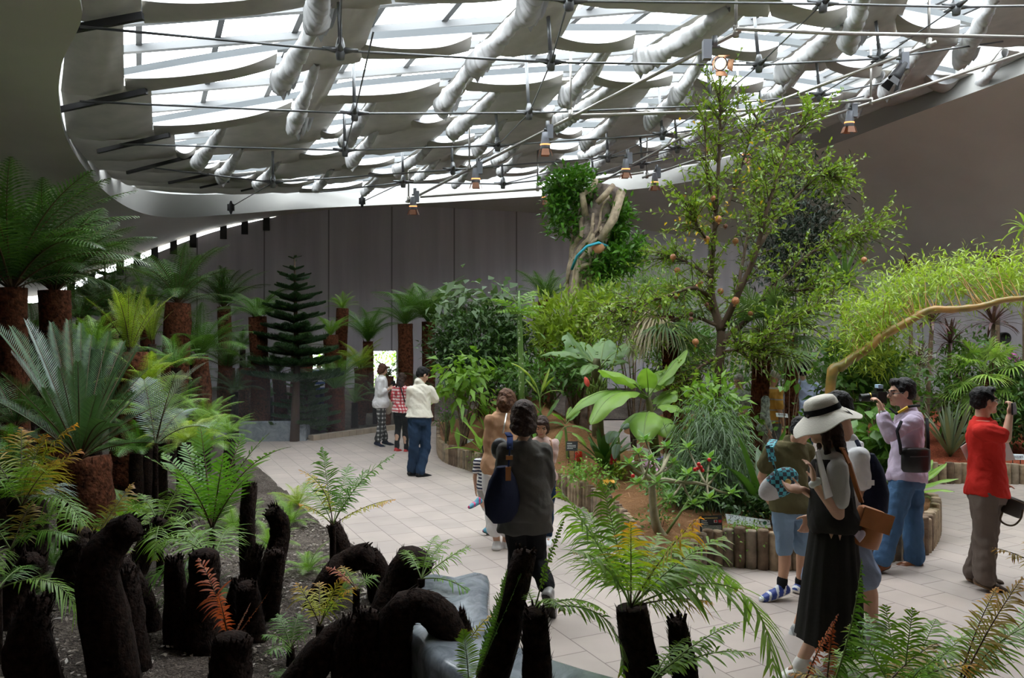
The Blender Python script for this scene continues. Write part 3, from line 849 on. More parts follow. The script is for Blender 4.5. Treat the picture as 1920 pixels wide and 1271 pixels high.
# plant materials
DG = leafmat('dark_fern_leaf', (.030,.075,.016), (.060,.135,.024), trans=.22)
MG = leafmat('mid_green_leaf', (.055,.140,.022), (.105,.225,.030), trans=.28)
LG = leafmat('light_green_leaf', (.115,.245,.030), (.215,.360,.050), trans=.32)
YG = leafmat('yellow_green_leaf', (.190,.290,.030), (.330,.420,.055), trans=.35)
PINE = leafmat('dark_conifer_leaf', (.022,.060,.026), (.045,.100,.032), trans=.12)
CYC = leafmat('blue_green_cycad_leaf', (.038,.090,.038), (.070,.145,.055), trans=.15, rough=.5)
SILV = leafmat('silver_cycad_leaf', (.20,.26,.24), (.34,.40,.36), trans=.12)
FERN = leafmat('bright_fern_leaf', (.120,.250,.022), (.190,.340,.035), tip=(.42,.22,.04), trans=.36, tipstart=.80)
FERNG = leafmat('green_fern_leaf', (.065,.175,.018), (.120,.270,.030), trans=.33)
FERNO = leafmat('orange_tipped_fern_leaf', (.150,.270,.020), (.230,.330,.030), tip=(.72,.22,.03), trans=.42, tipstart=.36)
FERNY = leafmat('yellowing_fern_leaf', (.330,.360,.030), (.430,.400,.050), tip=(.66,.24,.05), trans=.42, tipstart=.45)
FERNR = leafmat('rust_red_dead_fern_leaf', (.40,.075,.020), (.52,.140,.035), trans=.3, tcol=(1.2,.9,.7))
FERNB = leafmat('bronze_fern_leaf', (.24,.19,.03), (.34,.23,.04), tip=(.36,.14,.03), trans=.38, tipstart=.55)
STALK = simple('brown_fern_stalk', (.09,.055,.025), .6)
GSTALK = simple('green_leaf_stalk', (.16,.24,.06), .5)
TRUNK = simple('red_brown_fibre_trunk', (.085,.030,.015), .95, var=.75, vscale=22, bump=.9, bscale=45, spec=.1)
STUMP = simple('black_brown_fibre_trunk', (.020,.011,.008), .95, var=.6, vscale=26, bump=.9, bscale=50, spec=.15)
BARK = simple('grey_brown_bark', (.17,.115,.075), .9, var=.4, vscale=14, bump=.5)
TWIG = simple('dark_twig', (.085,.055,.035), .9)
BAN = leafmat('banana_leaf', (.130,.235,.085), (.180,.300,.110), trans=.30, rough=.38)
BANY = leafmat('fresh_banana_leaf', (.190,.340,.070), (.270,.430,.095), trans=.36, rough=.4)
POM = leafmat('fruit_tree_leaf', (.115,.215,.024), (.260,.350,.045), trans=.32, rough=.3)
GOLDL = leafmat('yellow_autumn_leaf', (.55,.33,.02), (.62,.42,.03), trans=.35)
BAMB = leafmat('narrow_yellow_green_leaf', (.210,.320,.035), (.390,.480,.070), trans=.38)
PURP = leafmat('purple_strap_leaf', (.060,.028,.032), (.120,.060,.058), trans=.15)
DRY = leafmat('dry_straw_leaf', (.42,.34,.20), (.60,.52,.34), trans=.2, tcol=(1,1,.8))
FAN = leafmat('fan_palm_leaf', (.080,.150,.050), (.150,.230,.070), tip=(.42,.38,.20), trans=.25, tipstart=.82)
FANL = leafmat('light_palm_leaf', (.190,.330,.060), (.300,.430,.090), trans=.35)
AGAV = leafmat('grey_sword_leaf', (.130,.175,.110), (.210,.250,.160), trans=.12)
GREYL = leafmat('silver_arum_leaf', (.190,.260,.220), (.250,.320,.270), trans=.15)
# ------------------------------------------------------------------ planting beds
def in_poly(X, Y, poly):
    c = np.zeros(X.shape, bool); n = len(poly); j = n-1
    for i in range(n):
        xi, yi = poly[i]; xj, yj = poly[j]
        cond = ((yi > Y) != (yj > Y)) & (X < (xj-xi)*(Y-yi)/(yj-yi+1e-12)+xi); c ^= cond; j = i
    return c
def edge_dist(X, Y, poly, closed=True):
    d = np.full(X.shape, 1e9); n = len(poly)
    for i in range(n if closed else n-1):
        a = np.array(poly[i]); b = np.array(poly[(i+1) % n]); ab = b-a; L2 = ab.dot(ab)+1e-12
        t = np.clip(((X-a[0])*ab[0]+(Y-a[1])*ab[1])/L2, 0, 1)
        d = np.minimum(d, np.hypot(X-a[0]-t*ab[0], Y-a[1]-t*ab[1]))
    return d
def gx(px, py): p = G(px, py); return (p.x, p.y)
def smooth_poly(p, n): return [(float(q[0]), float(q[1])) for q in crom(p, n)]
LEFT_EDGE = smooth_poly([(7.5,3.3),(4,3.25),(2.2,3.3),(1.0,3.5),(.30,3.95),(-.25,4.7),(-.35,5.75)], 3) + \
            smooth_poly([(-.75,6.55),(-1.38,7.5),(-2.16,8.8),(-3.0,10.45),(-4.4,13.2),(-5.9,15.6),(-6.0,16.15)], 3) + \
            smooth_poly([(-4.2,16.3),(-3.5,17.3),(-2.7,18.4),(-1.7,19.3),(0,20),(3,20.5),(8,19.5),(11,17.5)], 3)
LEFT_BED = LEFT_EDGE + [(15,22),(11,28),(-16.5,28),(-16.5,.2),(7.5,.2)]
CENT_EDGE = smooth_poly([gx(822,812),gx(826,858),gx(880,882),gx(940,900),gx(1060,938),gx(1130,975),gx(1188,1040),gx(1212,1085),gx(1250,1101),gx(1292,1090),gx(1315,1066),gx(1350,1060),gx(1400,1064),gx(1470,1068),gx(1600,1060),gx(1700,1046),gx(1738,1033),(4.72,8.7),(4.75,9.3)], 5)
CENT_BED = CENT_EDGE + [(4.6,10.0),(4.2,10.8),(3.3,11.3),(2.3,11.7),(1.9,13),(1.9,15),(1.2,17),(.2,18.2),(-1.0,18.0)]
RIGHT_EDGE = smooth_poly([(5.6,13.2),(5.75,11.9),gx(1745,906),gx(1830,905),gx(1925,907),(9.5,11.6),(12.5,12.2)], 4)
RIGHT_BED = RIGHT_EDGE + [(16,14),(13.5,18),(9,17.8),(6.3,15.5)]
BACK_BED = [(2.9,13.4),(5.2,13.4),(5.8,15.6),(8.5,18.2),(6,19),(2.5,19),(2.4,15.5)]
def sm(a, b, x):
    t = np.clip((x-a)/(b-a), 0, 1); return t*t*(3-2*t)
def left_h(X, Y):
    d = edge_dist(X, Y, LEFT_EDGE, False)
    return .05+.42*sm(0, 4.0, d)+.03*np.sin(X*2.1+Y*1.3)*sm(0,1,d)
def cent_h(X, Y):
    d = edge_dist(X, Y, CENT_BED)
    return .27+(.09+.78*sm(8.6, 13.0, Y)*sm(4.6,2.2,X))*sm(0, 2.0, d)+.025*np.sin(X*3.3)*np.cos(Y*2.7)*sm(.1,.6,d)
def right_h(X, Y):
    return .24+.25*sm(0, 2.5, edge_dist(X, Y, RIGHT_EDGE, False))
def back_h(X, Y): return -.02+.45*sm(0, 1.2, edge_dist(X, Y, BACK_BED))
BEDS = [(LEFT_BED, left_h), (CENT_BED, cent_h), (RIGHT_BED, right_h), (BACK_BED, back_h)]
def ground(x, y):
    X = np.array([x]); Y = np.array([y])
    for poly, h in BEDS:
        if in_poly(X, Y, poly)[0]: return float(h(X, Y)[0])
    return 0.0
def at_ground(px, py):
    """first point of the ground met by the sight line through a pixel"""
    D = .8
    while D < 27:
        p = W(px, py, D)
        if p.z <= ground(p.x, p.y): return p
        D += .04
    return W(px, py, 26)
def on_bed(px, D):
    x = (px-CX)/FPX*D; return Vector((x, D, ground(x, D)))
def bed_mesh(poly, h, x0, x1, y0, y1, step, seed, amp):
    xs = np.arange(x0, x1+step, step); ys = np.arange(y0, y1+step, step); X, Y = np.meshgrid(xs, ys)
    ins = in_poly(X, Y, poly); H = h(X, Y); rg = np.random.default_rng(seed); H = H+rg.normal(size=H.shape)*amp
    nx = len(xs); idx = -np.ones(X.shape, int); cells = []
    near = edge_dist(X, Y, poly) < step*1.1
    use = ins | near
    H = np.where(ins, H, np.minimum(H, h(X, Y)) - .0)
    keep = use[:-1,:-1] & use[1:,:-1] & use[:-1,1:] & use[1:,1:] & (ins[:-1,:-1] | ins[1:,:-1] | ins[:-1,1:] | ins[1:,1:])
    j, i = np.nonzero(keep)
    F = np.stack([j*nx+i, j*nx+i+1, (j+1)*nx+i+1, (j+1)*nx+i], 1)
    # pull verts that fall outside back onto the edge
    P = np.array(poly); Xf = X.copy(); Yf = Y.copy(); out = use & ~ins
    for a, b in zip(*np.nonzero(out)):
        best = 1e9
        for k in range(len(P)):
            p = P[k]; q = P[(k+1) % len(P)]; ab = q-p; t = np.clip(((X[a,b]-p[0])*ab[0]+(Y[a,b]-p[1])*ab[1])/(ab.dot(ab)+1e-12), 0, 1)
            dd = np.hypot(X[a,b]-p[0]-t*ab[0], Y[a,b]-p[1]-t*ab[1])
            if dd < best: best = dd; bx, by = p[0]+t*ab[0], p[1]+t*ab[1]
        Xf[a,b] = bx; Yf[a,b] = by
    H2 = np.where(out, h(Xf, Yf)-.02, H)
    V = np.stack([Xf, Yf, H2], -1).reshape(-1, 3); u, inv = np.unique(F.ravel(), return_inverse=True)
    return V[u], inv.reshape(-1, 4)
def fibremat(name, c0, c1, c2, sc=38.0, stretch=5.0, bump=1.0):
    m, nt, b = nmat(name); tc = N(nt, 'ShaderNodeTexCoord')
    n1 = N(nt, 'ShaderNodeTexNoise', Scale=sc, Detail=6.0, Distortion=2.5); n2 = N(nt, 'ShaderNodeTexNoise', Scale=1.7, Detail=3.0)
    mp = N(nt, 'ShaderNodeMapping'); mp.inputs['Scale'].default_value = (1, stretch, 1); mp.inputs['Rotation'].default_value = (0, 0, .6)
    nt.links.new(tc.outputs['Object'], mp.inputs[0]); nt.links.new(mp.outputs[0], n1.inputs['Vector']); nt.links.new(tc.outputs['Object'], n2.inputs['Vector'])
    rp = N(nt, 'ShaderNodeValToRGB'); e = rp.color_ramp.elements; e[0].position = .30; e[0].color = (*c0, 1); e[1].position = .72; e[1].color = (*c2, 1)
    k = rp.color_ramp.elements.new(.5); k.color = (*c1, 1)
    ad = N(nt, 'ShaderNodeMath', operation='MULTIPLY_ADD'); ad.inputs[1].default_value = .35; ad.inputs[2].default_value = -.17
    nt.links.new(n2.outputs['Fac'], ad.inputs[0]); a2 = N(nt, 'ShaderNodeMath', operation='ADD'); nt.links.new(n1.outputs['Fac'], a2.inputs[0]); nt.links.new(ad.outputs[0], a2.inputs[1])
    nt.links.new(a2.outputs[0], rp.inputs['Fac']); nt.links.new(rp.outputs['Color'], b.inputs['Base Color']); b.inputs['Roughness'].default_value = .95; b.inputs['Specular IOR Level'].default_value = .1
    bp = N(nt, 'ShaderNodeBump', Strength=bump, Distance=.03); nt.links.new(n1.outputs['Fac'], bp.inputs['Height']); nt.links.new(bp.outputs[0], b.inputs['Normal'])
    return m
M_mulch = fibremat('dark_bark_mulch', (.020,.016,.014), (.085,.068,.058), (.30,.25,.21), sc=26, stretch=1.6)
M_straw = fibremat('orange_pine_straw', (.16,.070,.032), (.36,.18,.085), (.54,.31,.165), sc=30, stretch=4)
M_redbark = fibremat('red_bark_chips', (.10,.022,.012), (.30,.07,.035), (.48,.17,.09), sc=22, stretch=1.5)
def make_bed(name, poly, h, rngs, mat, seed, amp):
    V, F = bed_mesh(poly, h, *rngs, seed, amp); me = np_mesh(name, V, F, smooth=True); me.materials.append(mat)
    return struct(link(name, me))
make_bed('mulch_ground', LEFT_BED, left_h, (-16.5, 15, .2, 28, .30), M_mulch, 1, .012)
make_bed('straw_ground', CENT_BED, cent_h, (-2, 6, 6, 19, .16), M_straw, 2, .010)
make_bed('bark_ground', RIGHT_BED, right_h, (5, 16, 10.5, 18, .3), M_redbark, 3, .015)
make_bed('back_ground', BACK_BED, back_h, (2, 9, 13, 19, .3), M_straw, 4, .015)
# loose straw and chips standing off the beds
def litter(name, poly, n, ylim, mats, lens, wid, h, seed, label, cat, flat=.25):
    rg = np.random.default_rng(seed); xs = [p[0] for p in poly]; ys = [p[1] for p in poly]
    X = rg.uniform(min(xs), max(xs), n*6); Y = rg.uniform(max(min(ys), ylim[0]), min(max(ys), ylim[1]), n*6)
    k = in_poly(X, Y, poly) & (np.abs(X) < Y*.72+.3); X = X[k][:n]; Y = Y[k][:n]; n = len(X)
    P = np.stack([X, Y, h(X, Y)+.004], 1); D = rg.normal(size=(n, 3)); D[:, 2] = np.abs(D[:, 2])*flat
    b = Buf(); leaves(b, P, D, np.tile([[0,0,1.]], (n, 1))+rg.normal(size=(n,3))*.3, rg.uniform(*lens, n), wid, rg, .05)
    o = b.build(name, mats); tag(o, label, cat, kind='stuff')
STRAW = leafmat('loose_pine_straw', (.30,.13,.045), (.56,.30,.13), trans=.1, tcol=(1,1,.8))
CHIP = leafmat('loose_bark_chip', (.05,.038,.030), (.34,.28,.23), trans=.0)
litter('pine_straw', CENT_BED, 9000, (6.3, 14), STRAW, (.06,.16), .0022, cent_h, 5, 'loose orange pine straw strewn over the central bed', 'pine straw')
litter('bark_chips', LEFT_BED, 9000, (3.2, 9), CHIP, (.02,.06), .010, left_h, 6, 'loose bark chips on the dark ground of the fern bed', 'bark chips', .15)

# upright log edging round the beds
M_log = simple('weathered_log', (.33,.245,.160), .85, var=.4, vscale=9, bump=.5, bscale=30)
M_log2 = simple('grey_weathered_log', (.27,.215,.155), .85, var=.4, vscale=9, bump=.5, bscale=30)
M_log3 = simple('dark_weathered_log', (.17,.115,.075), .85, var=.4, vscale=9, bump=.5, bscale=30)
def edging(label, line, r, h, seed, most=100):
    rr = random.Random(seed); pts = [np.array(p) for p in line]; cum = [0]
    for a, b in zip(pts[:-1], pts[1:]): cum.append(cum[-1]+np.linalg.norm(b-a))
    n = min(most, int(cum[-1]/(2*r*.97))); st = cum[-1]/n; o = Vector((*pts[0], 0))
    e = thing('log_edging', o, label, 'bed edging', 'log edgings of the planting beds')
    protos = []
    for q in range(4):
        mb = MB(); hh = h*(.96+.03*q); mb.lathe((0,0,0), [(r*1.0,-.04),(r*1.02,hh*.5),(r*.98,hh-.012),(r*.9,hh),(0,hh+.004)], 9); me = mb.mesh('log'); me.materials.append([M_log,M_log2,M_log,M_log3][q]); protos.append(me)
    for k in range(n+1):
        s = k*st; x = np.interp(s, cum, [p[0] for p in pts]); y = np.interp(s, cum, [p[1] for p in pts])
        link('log', rr.choice(protos), e, (x-o.x, y-o.y, 0), (0, 0, rr.random()*6), (1, 1, .95+.09*rr.random()))
    return e
n_ = len(CENT_EDGE)
edging('pale log edging curving along the path left of the central bed', CENT_EDGE[:5*5], .036, .32, 1)
edging('log edging around the nearest rounded lobe of the central bed', CENT_EDGE[5*5-1:10*5+1], .034, .32, 2)
edging('dark log edging below the white sign, ending at the round corner behind the photographer', CENT_EDGE[10*5:], .052, .34, 3)
edging('log edging along the red bark bed behind the man in red', RIGHT_EDGE, .060, .30, 4)
# low brick kerb of the far fern bed
mb = MB(); kl = smooth_poly([(-4.2,16.3),(-3.5,17.3),(-2.7,18.4),(-1.7,19.3),(0,20)], 6)
for a, b in zip(kl[:-1], kl[1:]):
    a = Vector((*a, 0)); b = Vector((*b, 0)); d = b-a; mb.box((a+b)/2+Vector((0,0,.05)), (d.length*.97, .16, .12), Matrix.Rotation(math.atan2(d.y, d.x), 3, 'Z'))
tag(mb.build('brick_kerb', simple('tan_kerb_brick', (.36,.29,.22), .8, var=.2, vscale=3), smooth=False), 'low tan brick kerb along the far fern bed', 'kerb')

# marble benches
def marble():
    m, nt, b = nmat('grey_marble'); tc = N(nt, 'ShaderNodeTexCoord'); n1 = N(nt, 'ShaderNodeTexNoise', Scale=5.0, Detail=9.0, Distortion=1.5, Roughness=.65)
    nt.links.new(tc.outputs['Object'], n1.inputs['Vector']); rp = N(nt, 'ShaderNodeValToRGB'); e = rp.color_ramp.elements
    e[0].position = .34; e[0].color = (.14,.16,.185,1); e[1].position = .66; e[1].color = (.30,.33,.365,1); nt.links.new(n1.outputs['Fac'], rp.inputs['Fac']); nt.links.new(rp.outputs['Color'], b.inputs['Base Color'])
    b.inputs['Roughness'].default_value = .16; b.inputs['Specular IOR Level'].default_value = .55; return m
M_marble = marble()
def slab(name, label, line, wid, h, rnd=.05, lean=0.0):
    """bench swept along a ground line, section rounded on the top edges"""
    P = [np.array((*p, 0.0)) for p in line]; rows = []; n = len(P)
    for i in range(n):
        d = P[min(i+1,n-1)]-P[max(i-1,0)]; d /= np.linalg.norm(d); s = np.array([d[1], -d[0], 0]); k = .82 if i in (0, n-1) else 1.0
        sec = [(wid/2*k,0),(wid/2*k,h-rnd),(wid/2*k-rnd*.3,h-rnd*.3),(wid/2*k-rnd,h),(0,h-.03),(-wid/2*k+rnd,h),(-wid/2*k+rnd*.3,h-rnd*.3),(-wid/2*k,h-rnd),(-wid/2*k,0)]
        rows.append([Vector(P[i]+s*a+np.array([0,0,z])) for a, z in sec])
    mb = MB(); mb.grid(rows); m = len(rows[0])
    mb.add(rows[0], [tuple(range(m))]); mb.add(rows[-1], [tuple(range(m-1,-1,-1))])
    o = mb.build(name, M_marble); return tag(o, label, 'bench')
_re = crom([(-.205,5.62),(-.195,5.49),(-.19,4.99),(-.14,4.61),(-.06,4.40),(.11,4.18),(.50,3.875),(1.1,3.55)], 3)
_ln = []
for k_ in range(len(_re)):
    d_ = _re[min(k_+1, len(_re)-1)]-_re[max(k_-1, 0)]; d_ = d_/np.linalg.norm(d_); _ln.append((_re[k_][0]+d_[1]*.21, _re[k_][1]-d_[0]*.21))
slab('marble_bench', 'curved blue-grey marble bench between the dark stumps and the path', _ln, .50, .41, .06)
slab('marble_bench', 'dull grey marble bench far left beside the tall tree ferns', [(p[0], p[1]) for p in crom([(-6.6,15.9),(-5.9,16.25),(-5.2,16.4),(-4.3,16.45)], 4)], .5, .42, .03)
# ------------------------------------------------------------------ tree ferns, cycads and the stump garden
R = random.Random(11)
SK = [STALK]
TF = [make_frond('tree_fern_frond', [DG, STALK], 1.0, e0, e1, .26, s, pairs=32, segs=4, lobed=True, pwf=.40, keel=.25, droop=.40, rachis=.009) for s, (e0, e1) in enumerate([(72,20),(55,-5),(38,-30)])]
def with_mats(meshes, mats):
    out = []
    for me in meshes:
        m2 = me.copy(); m2.materials.clear()
        for m in mats: m2.materials.append(m)
        out.append(m2)
    return out
TFU = [make_frond('upright_fern_frond', [YG, STALK], 1.0, e0, e1, .15, 40+s, pairs=30, segs=4, lobed=True, pwf=.42, keel=.2, droop=.15, rachis=.010) for s, (e0, e1) in enumerate([(88,70),(80,58),(72,40)])]
TFM = with_mats(TF, [MG, STALK]); TFL = with_mats(TF, [LG, STALK]); TFY = with_mats(TF, [YG, STALK])
CYF = [make_frond('cycad_frond', [CYC, STALK], 1.0, e0, e1, .17, 20+s, pairs=58, segs=2, pwf=.34, keel=.55, droop=.02, prof='cycad', rachis=.011, pang=58) for s, (e0, e1) in enumerate([(74,58),(52,30),(30,0)])]
def crown_fronds(e, c, meshes, n, L, rr, spread=(0, 1), tilt=0.0):
    for k in range(n):
        f = k/max(1, n-1); me = meshes[min(2, int((spread[0]+(spread[1]-spread[0])*f)*2.999))]
        link('frond', me, e, c, ((rr.random()-.5)*.5, tilt+(rr.random()-.5)*.25, k*2.39996+rr.random()*.5), L*(.78+.4*rr.random()))
def tree_fern(label, px, py, D, wpx, Lpx, n=13, meshes=None, basepx=None, spread=(0,.8), D0=None, hairs=150, mat=None, group='tree ferns with brown fibrous trunks'):
    top = W(px, py, D); b = on_bed(basepx if basepx is not None else px, D0 or D); r = wpx/2/FPX*D
    e = thing('tree_fern', b, label, 'tree fern', group)
    mb = MB(); t = top-b; fibre_trunk(mb, [Vector((0,0,-.1)), t*.5+Vector((r*.2,0,0)), t], [r*1.12, r*1.0, r*.98], R, hairs, .09, 14)
    mb.build('trunk', mat or TRUNK, e)
    crown_fronds(e, t-Vector((0,0,.03)), meshes or TF, int(n*1.6), Lpx*1.12/FPX*D, R, spread)
    return e
tree_fern('tallest tree fern at the left edge with a huge dark crown', 22, 540, 9.0, 52, 235, 22)
tree_fern('thick tree fern second from the left edge, crown against the ceiling', 102, 545, 10.0, 56, 190, 20)
tree_fern('stout tree fern with leaning red trunk in front of the curtain', 334, 568, 14.0, 48, 118, 16, basepx=312)
tree_fern('slim tree fern with bushy upright crown behind the leaning one', 420, 575, 19.0, 25, 88, 15, spread=(0,.75))
tree_fern('straight bare-trunked tree fern left of the tiered conifer', 482, 594, 16.5, 33, 85, 12, meshes=TFM, spread=(.3,1), basepx=488)
tree_fern('low tree fern with wide crown left of the straight trunk', 373, 668, 14.5, 34, 105, 13, meshes=TFM, basepx=380)
tree_fern('tall thin tree fern with a tuft of short upright fronds', 642, 578, 20.0, 23, 36, 9, meshes=TFL, spread=(0,.8), basepx=630)
tree_fern('short-tufted tree fern just left of the tall thin one', 620, 628, 18.5, 28, 46, 9, meshes=TFL, spread=(0,.5), basepx=622)
tree_fern('left of the paired tree ferns before the dense shrub', 760, 607, 18.6, 28, 78, 13, meshes=TFM, basepx=756)
tree_fern('right of the paired tree ferns, half behind the dense shrub', 803, 603, 19.2, 25, 100, 14, meshes=TFM, basepx=800)
tree_fern('knee-high stout tree fern at the kerb right of the far bench', 628, 728, 17.3, 32, 78, 13, meshes=TFM, basepx=628)
tree_fern('small tree fern trunk left of the conifer base', 522, 700, 16.9, 25, 55, 9, basepx=526)
tree_fern('dark thick tree fern right behind the conifer trunk', 566, 652, 18.2, 40, 58, 10, basepx=556)
tree_fern('mid-height tree fern with dark trunk behind the low wide one', 425, 690, 16.2, 30, 78, 12, basepx=420)
tree_fern('tree fern with vase crown in front of the curtain doorway', 690, 640, 20.2, 20, 72, 13, meshes=TFM, spread=(0,.6), basepx=688)
tree_fern('low yellowish tree fern behind the kerb stump', 676, 690, 18.8, 24, 60, 11, meshes=TFY, basepx=672)
tree_fern('small dark tree fern behind the woman in white', 728, 705, 18.4, 22, 42, 10, basepx=718)
tree_fern('soft pale tree fern at the back beside the tall shrubs', 1022, 562, 18.2, 26, 66, 13, meshes=TFM, basepx=1020)
tree_fern('dark tree fern trunk behind the low wide fern', 462, 690, 18.0, 28, 40, 8, basepx=455)
tree_fern('short brown trunk with drooping fronds in the fern bed middle', 245, 660, 9.6, 60, 120, 11, meshes=TFU, spread=(0,1), basepx=232)
tree_fern('bushy fern at the back left below the daylight slots', 205, 585, 17.5, 30, 90, 14, basepx=205)
tree_fern('feathery fern low at the back left beside the curtain', 275, 590, 18.5, 26, 85, 13, meshes=TFM, basepx=275)
# fern clumps without a trunk
def clump(label, px, py, D, Lpx, n, meshes, spread=(0,1), group='fern clumps in the fern bed', cat='fern', name='fern_clump'):
    b = W(px, py, D); g = on_bed(px, D)
    if abs(b.z-g.z) < .5: b = g
    e = thing(name, g, label, cat, group); c = b-g
    if c.z > .05:
        mb = MB(); fibre_trunk(mb, [Vector((0,0,-.08)), c*.5, c], [.09,.08,.07], R, 60, .06, 10); mb.build('stem', STUMP, e)
    crown_fronds(e, c, meshes, int(n*1.4), Lpx*1.05/FPX*D, R, spread)
    return e
for a in [('pale fluffy fern between the two left trunks', 180, 655, 11.5, 85, 15, TFL, (.1,1)),
          ('lime green fern at the foot of the leaning tree fern', 275, 730, 9.5, 95, 14, TFY, (.1,1)),
          ('lime fern spilling right of the cycad crown', 300, 790, 9.0, 95, 14, TFL, (.2,1)),
          ('soft light fern left of the far bench', 385, 800, 12.0, 75, 14, TFL, (.1,1)),
          ('light feathery fern below the far bench', 375, 850, 9.0, 95, 15, TFL, (.2,1)),
          ('dark fern under the leaning tree fern', 330, 770, 12.5, 70, 12, TF, (.1,1)),
          ('dark fern beside the slim bushy tree fern', 440, 735, 16.0, 55, 12, TF, (.1,1)),
          ('dark fern clump behind the left cycad', 60, 640, 12.0, 110, 13, TF, (.1,1)),
          ('small fern left of the straight trunk foot', 505, 745, 17.0, 38, 10, TFM, (.1,1)),
          ('dark undergrowth fern below the pair of tree ferns', 765, 730, 19.0, 45, 11, TF, (.1,1)),
          ('dark undergrowth fern left of the curtain doorway', 600, 715, 20.0, 45, 11, TF, (.1,1)),
          ('green fern between the slim and the straight tree fern', 455, 650, 19.5, 52, 12, TFM, (.1,1)),
          ('yellow-green upright fern in the gap left of the leaning trunk', 285, 645, 13.0, 80, 12, TFU, (0,.9)),
          ('dark fern at the back left under the first daylight slot', 150, 600, 14.0, 95, 14, TF, (.1,1)),
          ('dark fern behind the pale fluffy fern', 215, 690, 12.8, 85, 13, TF, (.1,1)),
          ('mid green fern right of the leaning trunk foot', 355, 715, 15.5, 62, 12, TFM, (.1,1)),
          ('dark green fern filling the bed behind the far bench', 455, 770, 16.9, 42, 11, TF, (.1,1)),
          ('low fern at the kerb left of the stout tree fern', 600, 780, 17.2, 34, 10, TFM, (.1,1)),
          ('fern at the kerb right of the stout tree fern', 665, 755, 18.0, 44, 11, TFM, (.1,1)),
          ('dark fern behind the woman in white', 705, 740, 19.0, 40, 10, TF, (.1,1)),
          ('dark fern left of the narrow back conifer', 165, 560, 19.0, 60, 12, TF, (.1,1)),
          ('fern between the cycad and the leaning tree fern', 330, 690, 11.8, 80, 12, TFM, (.1,1)),
          ('lime fern in front of the silvery leaves', 345, 830, 8.2, 80, 13, TFY, (.2,1)),
          ('pale fern drooping beside the far bench end', 430, 815, 11.0, 58, 12, TFL, (.2,1)),
          ('deep green fern in the shade right of the cycad trunk', 255, 850, 8.6, 85, 12, TFM, (.2,1)),
          ('dark fern beneath the left edge cycad leaves', 30, 800, 8.0, 120, 13, TF, (.1,1)),
          ]:
    clump(*a)
# conical conifer in tiers
def tiered_conifer(label, px, ytop, ybase, D, halfpx, tiers, seed, mat, dense=True):
    rr = random.Random(seed); b = on_bed(px, D); top = W(px+2, ytop, D); H = top.z-b.z; e = thing('tiered_conifer', b, label, 'conifer', 'tiered conifers in the fern bed')
    mb = MB(); mb.tube([(0,0,-.1),(.05,0,H*.4),(0,0,H)], [.11*H/4,.07*H/4,.012], 8); mb.build('trunk', TWIG, e)
    rg = np.random.default_rng(seed); bb = Buf(); nn_ = 760; t_ = rg.random(nn_)**.8; P_ = np.stack([t_, np.zeros(nn_), .10*t_**2], 1); a_ = rg.random(nn_)*2*PI
    sd_ = np.where(rg.random(nn_) < .55, 1, 0)*np.sign(rg.normal(size=nn_))*.17*np.sin(PI*np.minimum(1, .15+t_*.85))*rg.random(nn_)**.5; P_[:, 0] += np.abs(sd_)*.6; P_[:, 1] += sd_; P_[:, 2] += np.abs(sd_)*.15
    D_ = np.stack([.75+0*t_, np.cos(a_)*.75, np.abs(np.sin(a_))*.9-.1], 1); leaves(bb, P_, D_, np.tile([[0,0,1.]], (nn_,1))+rg.normal(size=(nn_,3))*.4, .15*(1.1-.45*t_), .015, rg, -.25)
    bb.tube([Vector((0,0,0)), Vector((.5,0,.03)), Vector((1,0,.10))], [.02,.014,.006], 4, .5, 0, 1)
    mesh = bb.mesh('conifer_branch'); mesh.materials.append(mat); mesh.materials.append(TWIG)
    z0 = (W(px, ybase, D).z-b.z)
    for k in range(tiers):
        f = k/(tiers-1); z = z0+(H-.10-z0)*f**.9; L = halfpx/FPX*D*(1-f)**.8+.14
        m = 8 if k < tiers-2 else 5
        for j in range(m):
            link('branch', mesh, e, (0,0,z+(rr.random()-.5)*.08), (rr.random()*.2, -.05-.15*f, j*2*PI/m+k*.7+rr.random()*.25), (L*(.85+.3*rr.random()),)*3)
    return e
tiered_conifer('tall dark conifer with horizontal tiers before the curtain', 552, 478, 715, 16.2, 74, 12, 3, PINE)
tiered_conifer('knee-high feathery conifer by the kerb beside the stout tree fern', 572, 700, 800, 16.9, 58, 8, 4, DG)
tiered_conifer('narrow dark conifer at the back left below the daylight slots', 196, 470, 640, 18.5, 36, 9, 5, PINE)
# big blue-green cycad, front left: every frond aimed
def aimed(label, name, cat, base, D, tips, width, mats, trunk=None, group=None, base_on=None, dz=0.0, **kw):
    """plant whose fronds run from one base point to aimed tips; tips = (px, py, dD, arch)"""
    c = W(*base, D); g = Vector((c.x, c.y, min(ground(c.x, c.y), c.z))); e = thing(name, g, label, cat, group); rr = random.Random(int(base[0]*7+base[1]))
    o = c-g
    if trunk:
        lo, w0, w1, tm = trunk; q = Vector((W(lo[0], lo[1], D).x-g.x, 0, -.1))
        if lo[1]: q.z = min(-.05, W(lo[0], lo[1], D).z-g.z)
        if q.z < -.6: q.z = -.12
        mb = MB(); fibre_trunk(mb, [q, q.lerp(o, .5)+Vector((.02,0,0)), o], [w0/2/FPX*D, (w0+w1)/4/FPX*D, w1/2/FPX*D], rr, 190, .05, 16); mb.build('trunk', tm, e)
    if not trunk and o.z > .10:
        mb = MB(); fibre_trunk(mb, [Vector((0,0,-.06)), o*.5, o], [.030,.026,.024], rr, 40, .03, 8); mb.build('stem', STUMP, e)
    for tp in tips:
        m = mats
        if len(tp) > 4: m = tp[4]
        wid = width*(tp[5] if len(tp) > 5 else 1)
        b = Buf(); t = W(tp[0], tp[1], D+tp[2])-g
        frond_into(b, spine(o, t, tp[3], 20), wid, rng=rr, **kw); b.build('frond', m, e)
    return e
